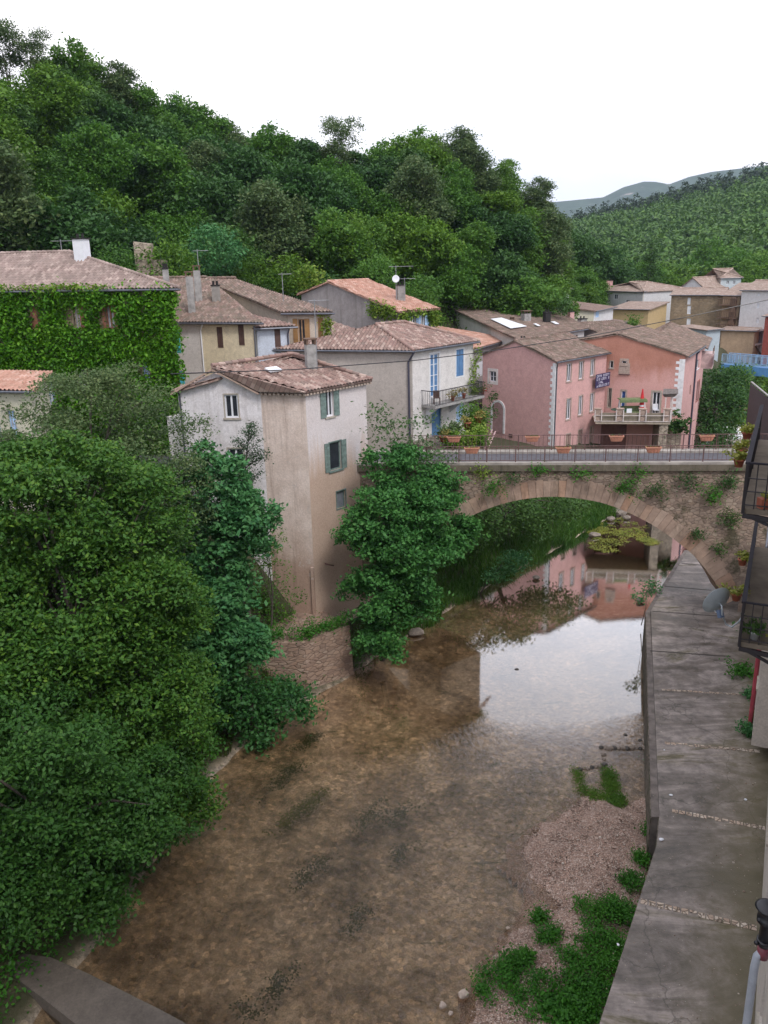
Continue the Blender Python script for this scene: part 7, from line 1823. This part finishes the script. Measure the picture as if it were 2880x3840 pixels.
for (x, y, yt, mat_, s) in ((1972, 1205, 1176, M_CONC, 1.0), (2050, 1200, 1172, M_DARK, .8), (2182, 1228, 1196, M_CONC, 1.0), (1920, 1240, 1200, M_WOOD, .4), (2140, 1195, 1170, TILE_PINK, .7)):
    Yc = 101 if x < 2100 else 107; c = P(x, y, Yc); chimney(lr, c, .9 * s, .8 * s, float(c[2]) - 1.2, float(P(x, yt, Yc)[2]), mat_ if mat_ is not TILE_PINK else PL_PINK, .4, cap=(x < 2000))
for (pts_) in ([(1840, 1197), (1880, 1192), (1975, 1224), (1915, 1232)], [(2065, 1207), (2080, 1206), (2096, 1215), (2084, 1216)], [(2000, 1215), (2010, 1214), (2026, 1222), (2016, 1223)]):
    n_ = np.cross(np.array(v3(g[1], mz + .05)) - np.array(v3(g[0], mz + .05)), np.array(v3(g[3], zt_ + .15)) - np.array(v3(g[0], mz + .05))); n_ /= np.linalg.norm(n_); o_ = np.array(v3(g[0], mz + .05)) + n_ * .16
    q = []
    for x, y in pts_: d = ray(x, y); t = ((o_ - CAMP) @ n_) / (d @ n_); q.append(CAMP + d * t)
    m = MB(); m.hexa(q + [k_ + n_ * .05 for k_ in q]); m.build('roof_sheet', M_WHITE, lr)
# stone ruin with grassy roof behind
a = P(1700, 1190, 112); b = P(1930, 1225, 105)
ru = thing('stone_barn', 'old rubble barn with a grassy mossy roof above the long brown roof', 'barn', (*a[:2], 8)); ae, be = P(1772, 1108, 113), P(2040, 1160, 122)
f = [P(1752, 1180, 108)[:2], P(1960, 1190, 116)[:2], P(2040, 1165, 128)[:2], P(1800, 1108, 120)[:2]]
zq1 = float(P(1790, 1118, 110)[2]); walls(ru, f, 6, {0: [(0, zq1 - 1.2), (.12, zq1), (1, zq1 - 3.0)], 1: zq1 - 3.0, 2: zq1 - 1.5, 3: zq1 - 1.2}, STONE_R)
m = MB(); g = grow(f, .3); m.hexa([v3(g[0], zq1 - 1.3), v3(g[1], zq1 - 3.1), v3(g[2], zq1 - 1.6), v3(g[3], zq1 - .6), v3(g[0], zq1 - .9), v3(g[1], zq1 - 2.9), v3(g[2], zq1 - 1.3), v3(g[3], zq1 - .2)])
m.build('roof', plain('mossy_roof', (.14, .13, .06), .95, 0, .6, 1.2), ru)
rs9 = np.random.RandomState(9); tt_ = rs9.rand(160, 2); q = np.array([v3(g[0], zq1 - .9), v3(g[1], zq1 - 2.9), v3(g[2], zq1 - 1.3), v3(g[3], zq1 - .2)])
pts = q[0] + (q[1] - q[0]) * tt_[:, :1] + (q[3] - q[0]) * tt_[:, 1:] * .95; V, F = leaf_cloud(pts, 10, .25, 3, .6); npmesh('roof_grass', V, F, FOL['vine'], ru)
# small link roofs right of it
a = P(2190, 1290, 104); b = P(2300, 1262, 112); lean('outbuilding', 'low reddish roof between the long brown roof and the stained pink house', a, b, float(a[2]), 9, 2.6, TILE_PINK, PL_GREY, z0=5, skew=-2)
a = P(2290, 1262, 96); b = P(2440, 1265, 98); lean('outbuilding', 'low dark roof just behind the stained pink house', a, b, float(a[2]) , 7, 1.0, TILE_OLD, PL_GREY, z0=5)
# ruin on the slope above the ivy house
mb = MB(); p = P(540, 1000, 78); x0_ = P(498, 900, 78)[0]; x1_ = P(570, 900, 78)[0]; zt2 = P(530, 905, 78)[2]
mb.hexa([(x0_, 78, 12), (x1_ + .3, 78.4, 12), (x1_ + .3, 79.4, 12), (x0_, 79, 12), (x0_, 78, zt2), (x1_ - .3, 78.4, zt2 - .25), (x1_ - .3, 79.4, zt2 - .2), (x0_, 79, zt2)])
mb.box((x1_ - .2, 78.2, 12), (x1_ + .9, 79.2, zt2 - 1.6)); rootmb('ruined_wall', mb, STONE_R, 'crumbling pale stone ruin on the slope behind the ivy-covered house', 'ruin')
for i, ((x, y), Y_, r, mt, lab) in enumerate([((640, 990), 79, 2.3, 'bright', 'bright green shrub right of the stone ruin'), ((800, 940), 84, 2.6, 'fig', 'blue-green leafy bush on the slope behind the chimneys'), ((430, 1000), 76, 1.8, 'wood', 'bush left of the stone ruin'), ((1090, 1020), 88, 2.0, 'bright', 'yellow-green bush on the slope left of the grey gabled house'), ((1160, 1050), 88, 1.6, 'vine', 'pale yellow-green bush nearest the grey gabled house'), ((1290, 900), 98, 3.0, 'wood', 'round shrub standing above the grey gabled house'), ((950, 1020), 86, 1.5, 'bright', 'small bright bush above the long mossy roof'), ((1760, 1150), 108, 2.0, 'bright', 'bright creeper bush at the corner of the stone barn'), ((1570, 1110), 92, 2.2, 'wood', 'green bush right of the grey gabled house'), ((1410, 1040), 92, 2.2, 'wood', 'bush behind the chimney of the grey gabled house'), ((2030, 1110), 122, 2.6, 'woodd', 'dark bush beside the small white house'), ((2125, 1150), 104, 1.0, 'woodd', 'dark bush against the cream wall of the far low house')]):
    c = P(x, y, Y_); cc_ = lobes_centres([(c[0], c[1], c[2], r, r, r * .85)], 1.6, 400 + i); clump('slope_shrub', lab, 'shrub', cc_, FOL[mt], 26, .26, .8, 400 + i, 'shrubs on the slope')
# meadow patch on slope
rr_ = rs.rand(900, 2); az = -8 + rr_[:, 0] * 6; r_ = 84 + rr_[:, 1] * 9; X, Y = r_ * np.sin(np.radians(az)), r_ * np.cos(np.radians(az)); V, F = leaf_cloud(np.stack([X, Y, height(X, Y) + .2], -1), 14, .3, 8, .9, .3); tag(npmesh('meadow', V, F, FOL['bright']), kind='stuff')

# ------------------------------------------------------------------ far village houses
def far_house(label, pl_, pr_, Yl, Yr, depth, rise, mat, rmat=TILE_FAR, z0=5, style='gable', axis=0, wins=(), shut=None, skew=0, winmat=None, mats={}, hole_edge=0, side=()):
    """eave corners of the front wall given in the picture"""
    a = P(*pl_, Yl); b = P(*pr_, Yr); ze = float(a[2] + b[2]) / 2; f = quad(a, b, depth, skew)
    t = thing('village_house', label, 'house', (*a[:2], z0)); w = Wall(f[0], f[1]); hs = [w.rect(*r) for r in wins]
    ws_ = Wall(f[1], f[2]); hs2 = [ws_.rect(*r) for r in side]
    if style == 'gable': tp, pln, rd, gt = gable(f, ze, ze + rise, axis); rd = [rd]
    elif style == 'hip': tp, pln, rd, gt = hip(f, ze, ze + rise, .45); gt = gt[:1]
    else:
        tp = {0: ze, 1: [(0, ze), (1, ze + rise)], 2: ze + rise, 3: [(0, ze + rise), (1, ze)]}; g = grow(f, .4); k = rise / depth * .4; rd = []
        pln = [[v3(g[0], ze - k + .1), v3(g[1], ze - k + .1), v3(g[2], ze + rise + k + .1), v3(g[3], ze + rise + k + .1)]]; gt = [(pln[0][0], pln[0][1])]
    walls(t, f, z0, tp, mat, {0: hs, 1: hs2}, mats=mats)
    for r in hs: window(t, w, r, M_WHITE, winmat, shut=shut, shut_mode='closed' if shut else 'open')
    for r in hs2: window(t, ws_, r, M_WHITE, winmat, shut=shut, shut_mode='closed' if shut else 'open')
    roof(t, pln, rmat, corr=False, ridges=rd, gutter=gt)
    return t, w, f, ze
PLW = plaster('plaster_far_white', (.76, .76, .78), (.6, .58, .56), .3, .2)
far_house('small white house with a brown roof at the foot of the wooded slope', (2074, 1085), (2134, 1083), 132, 136, 6, 1.6, PLW, TILE_BRN, style='shed', mats={3: PL_CREAM}, skew=-3.5)
far_house('long low cream house with a sloping brown roof below the small white house', (2228, 1162), (2300, 1155), 118, 126, 18, 3.2, PLW, TILE_BRN, style='shed', skew=-13, wins=[(2234, 1168, 2246, 1190)], shut=M_LBLUE, mats={3: PL_CREAM})
t_, w_, f_, z_ = far_house('large two-tone farmhouse with white loggia and cream shuttered side', (2232, 1096), (2412, 1088), 172, 160, 12, 1.5, PLW, style='hip', wins=[(2303, 1104, 2316, 1122), (2346, 1124, 2360, 1148)])
c = P(2282, 1066, 172); chimney(t_, c, 1.4, 1.0, z_ + .5, float(P(2282, 1052, 172)[2]), PL_PINK, 0, cap=False)
far_house('tall cream house front with three rows of white shutters', (2414, 1090), (2494, 1090), 160, 166, 12, 1.4, PL_CREAM, style='hip', skew=6, wins=[(x, y, x + 14, y + 24) for y in (1098, 1140, 1186) for x in (2444, 2472)], shut=M_WHITE, winmat=None)
far_house('flat-fronted ochre yellow building before the farmhouse', (2290, 1158), (2432, 1162), 146, 142, 9, .7, PL_OCH, style='shed')
far_house('little house with a brown roof and white gable in front of the ochre building', (2302, 1212), (2354, 1212), 122, 126, 7, 1.3, PLW, TILE_BRN, style='shed', mats={3: PL_CREAM}, skew=-5)
c = P(2368, 1222, 124); clump('creeper', 'dark green creeper on the right corner of the little white-gabled house', 'plant', np.array(c) + rs.normal(size=(30, 3)) * [.5, .5, 1.0], FOL['wood'], 18, .3, .6, 450)
far_house('long brown rubble-stone building with tall white windows', (2518, 1110), (2712, 1104), 150, 146, 10, .9, STONE_W, style='gable', wins=[(2578, 1116, 2590, 1142), (2577, 1146, 2591, 1178), (2575, 1194, 2590, 1224)], winmat=M_WHITE)
far_house('white house with a wide low-pitched roof behind the stone building', (2556, 1080), (2640, 1076), 172, 168, 12, 1.8, PLW, style='gable', axis=1)
far_house('pale house block with a hipped pink roof, highest of the far village', (2704, 1044), (2780, 1040), 172, 172, 9, 1.6, plaster('plaster_paleblue', (.6, .66, .7), (.45, .5, .55), .3, .2), style='hip', wins=[(2724, 1052, 2734, 1066), (2748, 1052, 2758, 1066)], mats={3: PL_GREYT})
t_, w_, f_, z_ = far_house('narrow tan house stacked with brown timber balconies', (2712, 1108), (2776, 1106), 145, 143, 7, 1.6, PL_TAN, z0=3, style='shed')
for zz_px in (1142, 1190, 1236):
    zz = float(P(2745, zz_px, 144)[2]); m = MB(); w_.block(m, -.2, w_.L + .1, zz - .12, zz, .003, 1.3); bl_ = m.build('balcony', M_WOOD, t_)
    m = MB(); w_.block(m, -.2, w_.L + .1, zz + .95, zz + 1.05, 1.2, 1.3)
    for k in range(11): q = -.15 + (w_.L + .2) * k / 10; w_.block(m, q, q + .07, zz + .003, zz + .95, 1.22, 1.28)
    m.build('balcony_railing', M_WOOD, bl_)
m = MB(); q = w_.L * .62; w_.block(m, q, q + .8, 8, z_ - .3, .3, 1.15); m.build('drain_shaft', M_WOOD, t_)
t_, w_, f_, z_ = far_house('tall plain white house at the right with a tiled roof', (2782, 1092), (2900, 1086), 142, 138, 10, 1.3, PLW, style='gable', wins=[(2841, 1100, 2849, 1110), (2838, 1136, 2848, 1156), (2836, 1192, 2846, 1212)], winmat=M_WHITE)
m = MB(); qa, qb = w_.at(2768, 1260)[0], w_.at(2862, 1260)[0]; za, zb = float(w_.at(2800, 1282)[1]), float(w_.at(2800, 1236)[1])
w_.block(m, qa, qb, za - .3, za, .003, 2.4); w_.block(m, qa, qa + 1.9, za, zb, .003, 2.2); w_.block(m, qa - 1, qb + .2, zb, zb + .35, .003, 2.5); m.build('loggia', plain('loggia_white', (.66, .62, .64)), t_)
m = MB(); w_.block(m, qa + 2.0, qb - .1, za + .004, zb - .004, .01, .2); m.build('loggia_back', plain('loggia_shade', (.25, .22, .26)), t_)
m = MB()
for k in range(5): q = qa + (qb - qa) * k / 4; m.bar(w_.pt(q, za - .3, 2.2), w_.pt(q, za - 2.0, .1), .2)
m.build('bracket', M_WOOD, t_)
far_house('dark red house at the extreme right edge of the village', (2870, 1190), (2960, 1184), 134, 130, 9, 2.0, plain('red_render', (.42, .1, .08)), TILE_FAR, style='shed')
a = P(2640, 1238, 137); b = P(2790, 1240, 135); far_house('tan lower building under the timber balconies above the blue footbridge', (2706, 1240), (2830, 1240), 139, 136, 6, .3, PL_TAN, M_CONC and TILE_FAR, z0=1, style='shed')
far_house('pale grey-blue shed between the stone building and the tan wall', (2650, 1236), (2702, 1236), 128, 130, 5, .3, plaster('plaster_shedblue', (.5, .58, .64), (.4, .45, .5), .3, .3), style='shed')
# blue footbridge
fb = thing('footbridge', 'light blue metal footbridge below the far village at the right edge', 'footbridge', P(2710, 1400, 118))
p0, p1 = P(2706, 1362, 118), P(2900, 1346, 112); FBm = plain('footbridge_blue', (.12, .3, .6), .5, 0, .15); FBl = plain('footbridge_rail', (.3, .45, .62), .5)
dv = (p1 - p0); wfb = Wall(p0[:2], p1[:2]); z0_ = float(p0[2])
m = MB(); wfb.block(m, 0, wfb.L, z0_ - 1.3, z0_ - .1, -.1, .1); wfb.block(m, 0, wfb.L, z0_ - .3, z0_ - .1, -1.9, -.1); m.build('girder', FBm, fb)
for o_ in (0, -1.8):
    m = MB(); m.bar(wfb.pt(0, z0_ + 1.3, o_), wfb.pt(wfb.L, z0_ + 1.3, o_), .1); m.bar(wfb.pt(0, z0_ + .05, o_), wfb.pt(wfb.L, z0_ + .05, o_), .08)
    for k in range(46): q = wfb.L * k / 45; m.bar(wfb.pt(q, z0_, o_), wfb.pt(q, z0_ + 1.3, o_), .05 if k % 5 else .12)
    m.build('railing', FBl, fb)
# overhead cable
mb = MB(); cps = [P(640, 1402, 41.0), P(1100, 1386, 45.5), P(1560, 1351, 52), P(1800, 1322, 55), P(2200, 1262, 58), P(2560, 1192, 60), P(2900, 1120, 60)]
cps2 = []
for i in range(len(cps) - 1):
    for k in range(8): cps2.append(lerp(cps[i], cps[i + 1], k / 8))
mb.tube(cps2 + [tuple(cps[-1])], .03, 5); rootmb('overhead_cable', mb, M_BLACK, 'thin black cable slung across the roofs from the tall cream house to the far right', 'cable')
# blue tarp among the leaves at the left
mb = MB(); p = P(40, 1775, 36); mb.add([p + [-.6, 0, .3], p + [.5, .2, .4], p + [.6, .1, -.3], p + [-.5, -.1, -.45], p + [-.6, .1, .3], p + [.5, .3, .4], p + [.6, .2, -.3], p + [-.5, 0, -.45]], [(0, 1, 2, 3), (7, 6, 5, 4), (0, 4, 5, 1), (1, 5, 6, 2), (2, 6, 7, 3), (3, 7, 4, 0)])
rootmb('tarpaulin', mb, plain('tarp_blue', (.08, .14, .5), .5), 'scrap of blue tarpaulin showing through the leaves at the left edge', 'tarpaulin')

# ------------------------------------------------------------------ hills beyond
def hill_mesh(name, azs, foot_r, foot_z, ridge_r, ridge_z, mat, n=60, seed=1, rough=3.0, backr=150, exp=1.0):
    az = np.linspace(azs[0], azs[-1], 220); RRi = np.interp(az, azs, ridge_r); RZi = np.interp(az, azs, ridge_z); FRi = np.interp(az, azs, foot_r) if hasattr(foot_r, '__len__') else np.full(220, foot_r)
    t = np.concatenate([np.linspace(0, 1, n), [1.06, 1.2, 1.5]]); T, A = np.meshgrid(t, az, indexing='ij')
    R_ = FRi[None] + (RRi - FRi)[None] * T; Z = foot_z + (RZi[None] - foot_z) * np.clip(T, 0, 1) ** exp; Z = Z - np.clip(T - 1, 0, 1) * 200
    X, Y = R_ * np.sin(np.radians(A)), R_ * np.cos(np.radians(A))
    sc_ = ridge_r[0] / 9.; Z = Z + rough * np.sin(X / sc_ + 1) * np.cos(Y / sc_ * .8) * np.sin(np.clip(T, 0, 1) * 3.14) + rough * .5 * np.sin(X / sc_ * 2.7) * np.cos(Y / sc_ * 2.2 + 1) * np.sin(np.clip(T, 0, 1) * 3.14)
    V = np.stack([X, Y, Z], -1).reshape(-1, 3); i = np.arange(V.shape[0]).reshape(X.shape); F = np.stack([i[:-1, :-1], i[:-1, 1:], i[1:, 1:], i[1:, :-1]], -1).reshape(-1, 4)
    o = npmesh(name, V, F, mat); o.data.polygons.foreach_set('use_smooth', [True] * len(F)); tag(o, kind='structure'); return X, Y, Z, T
HG = plain('hill_green', (.045, .08, .035), .95, 0, .4, .02)
X, Y, Z, T = hill_mesh('forest_hill', [4, 10.2, 10.8, 13, 16.9, 20, 22.9, 24, 30, 40], 215, 7, [640] * 10, [30, 36, 37, 42, 50, 58, 65, 69, 82, 100], HG, 80, exp=.95)
rs = np.random.RandomState(21); ok = np.argwhere((T.ravel() > .04) & (T.ravel() <= 1.0)).ravel(); 
def forest(name, n, X, Y, Z, sel, seed, h, wd, mat, leaf, per, k=9):
    rs = np.random.RandomState(seed); j = rs.choice(sel, n); p = np.stack([X.ravel()[j], Y.ravel()[j], Z.ravel()[j]], -1); p[:, :2] += rs.normal(size=(n, 2)) * 3.5
    s = rs.uniform(.6, 1.25, n); c = np.repeat(p, k, 0); d = rs.normal(size=(n * k, 3)); d /= np.linalg.norm(d, axis=1)[:, None]; d[:, 2] = np.abs(d[:, 2]) ; c = c + d * np.repeat(s, k)[:, None] * np.array([wd, wd, h]) + [0, 0, h * .25]
    V, F = leaf_cloud(c, per, leaf, seed, wd * .55, .7); return tag(npmesh(name, V, F, mat), kind='stuff')
wgt = ok[(T.ravel()[ok] < .55)]
forest('hill_woodland', 5200, X, Y, Z, ok, 22, 5.5, 3.4, leafmat('leaf_hill', [(.07, .15, .045), (.1, .2, .05), (.13, .23, .055), (.06, .13, .05)], .2, 0), 1.5, 6)
up_ = ok[(T.ravel()[ok] > .84)]
forest('pine_wood', 900, X, Y, Z, up_, 23, 8.5, 2.4, leafmat('leaf_pine', [(.035, .07, .045), (.055, .085, .055)], .1, 0), 1.3, 6)
# valley trees in front of the hill
FA = [PRO[0][0], PRO[3][0], PRO[1][0]]
i = 0
for az_, r_, s_, k in [(11.4, 200, 1.6, 0), (12.0, 188, 1.5, 1), (12.6, 205, 1.7, 0), (13.2, 215, 1.5, 3), (13.7, 200, 1.3, 0), (14.3, 225, 1.7, 1), (14.9, 215, 1.3, 0), (15.6, 225, 1.4, 1), (16.3, 235, 1.6, 3), (17.0, 225, 1.3, 2), (17.7, 240, 1.6, 3), (18.4, 230, 1.2, 0), (19.1, 245, 1.7, 3), (19.9, 235, 1.3, 3), (20.6, 250, 1.7, 0), (21.4, 240, 1.6, 3), (22.2, 255, 1.9, 0), (23.0, 240, 1.7, 0), (23.8, 250, 1.9, 3), (24.6, 240, 1.8, 0), (25.4, 250, 1.8, 0), (12.3, 160, 1.1, 1), (13.1, 170, 1.2, 0), (24.4, 165, 1.2, 3), (22.6, 200, 1.3, 0), (20.3, 205, 1.0, 3)]:
    a_ = math.radians(az_); x, y = r_ * math.sin(a_), r_ * math.cos(a_)
    put(k, x, y, 6.5, s_, i * 1.3, '%s tree in the valley beyond the village, %s from left' % (['mid green', 'dark green', 'tall green', 'yellowish green'][k], (ORD + ['twenty-first', 'twenty-second', 'twenty-third', 'twenty-fourth', 'twenty-fifth', 'twenty-sixth'])[i]), 'trees in the valley beyond the village'); i += 1
pop = tree('poplar_tree', 'slim dark poplar among the valley trees', 'tree', [(57, 180, 14 + k * 2.2, 1.5 - .12 * k, 1.5 - .12 * k, 2.2) for k in range(5)], (57, 180, 6), FOL['woodd'], 1.0, 24, .4, 1.0, 61, .2)
# far limestone mountains
m, n, b, o = newmat('far_mountain'); v = coords(n, (1, 1, 3)); ge = nd(n, 'ShaderNodeNewGeometry'); sp = nd(n, 'ShaderNodeSeparateXYZ'); n.links.new(ge.outputs['Normal'], sp.inputs[0])
cl_ = noise(n, v, .012, 6, .7); cc_ = mix(n, ramp(n, cl_, [(.6, g3(0)), (.66, g3(1))]), ramp(n, noise(n, v, .03, 4), [(.35, (.035, .065, .05)), (.65, (.06, .1, .07))]), (.3, .27, .26))
n.links.new(cc_, b.inputs['Base Color']); b.inputs['Roughness'].default_value = .95
hill_mesh('far_mountains', [2, 10.2, 12.0, 14.4, 15.6, 16.8, 17.5, 18.3, 19.4, 20.7, 22.9, 26, 34], 1500, 5, [2500] * 13, [150, 162, 166, 172, 196, 208, 206, 198, 214, 224, 230, 240, 260], m, 50, rough=12, exp=1.15)
tag(None, None) if False else None
mb = MB(); mb.add([(-3800, 180, -8), (4400, 180, -8), (4400, 4400, -8), (-3800, 4400, -8)], [(0, 1, 2, 3)]); mb.add([(-3800, -2000, -8.2), (4400, -2000, -8.2), (4400, 181, -8.2), (-3800, 181, -8.2)], [(0, 1, 2, 3)])
tag(mb.build('valley_floor', HG), kind='structure')
# opposite side: the valley floor plain between village and hill
mb = MB(); mb.add([(20, 150, 6), (140, 120, 6), (330, 330, 7), (20, 330, 7)], [(0, 1, 2, 3)]); tag(mb.build('meadow_ground', HG), kind='structure')

# ------------------------------------------------------------------ the air between here and the mountains
mb = MB(); mb.box((-4000, -2200, -12), (4600, 4600, 330))
hz = mb.build('haze', bpy.data.materials.new('haze_air')); hm = hz.data.materials[0]; hm.use_nodes = True; n = hm.node_tree; n.nodes.clear()
o = nd(n, 'ShaderNodeOutputMaterial'); pv = nd(n, 'ShaderNodeVolumePrincipled'); pv.inputs['Color'].default_value = (.62, .74, .98, 1); pv.inputs['Density'].default_value = .00011; pv.inputs['Anisotropy'].default_value = .2
n.links.new(pv.outputs[0], o.inputs['Volume']); tag(hz, kind='stuff')
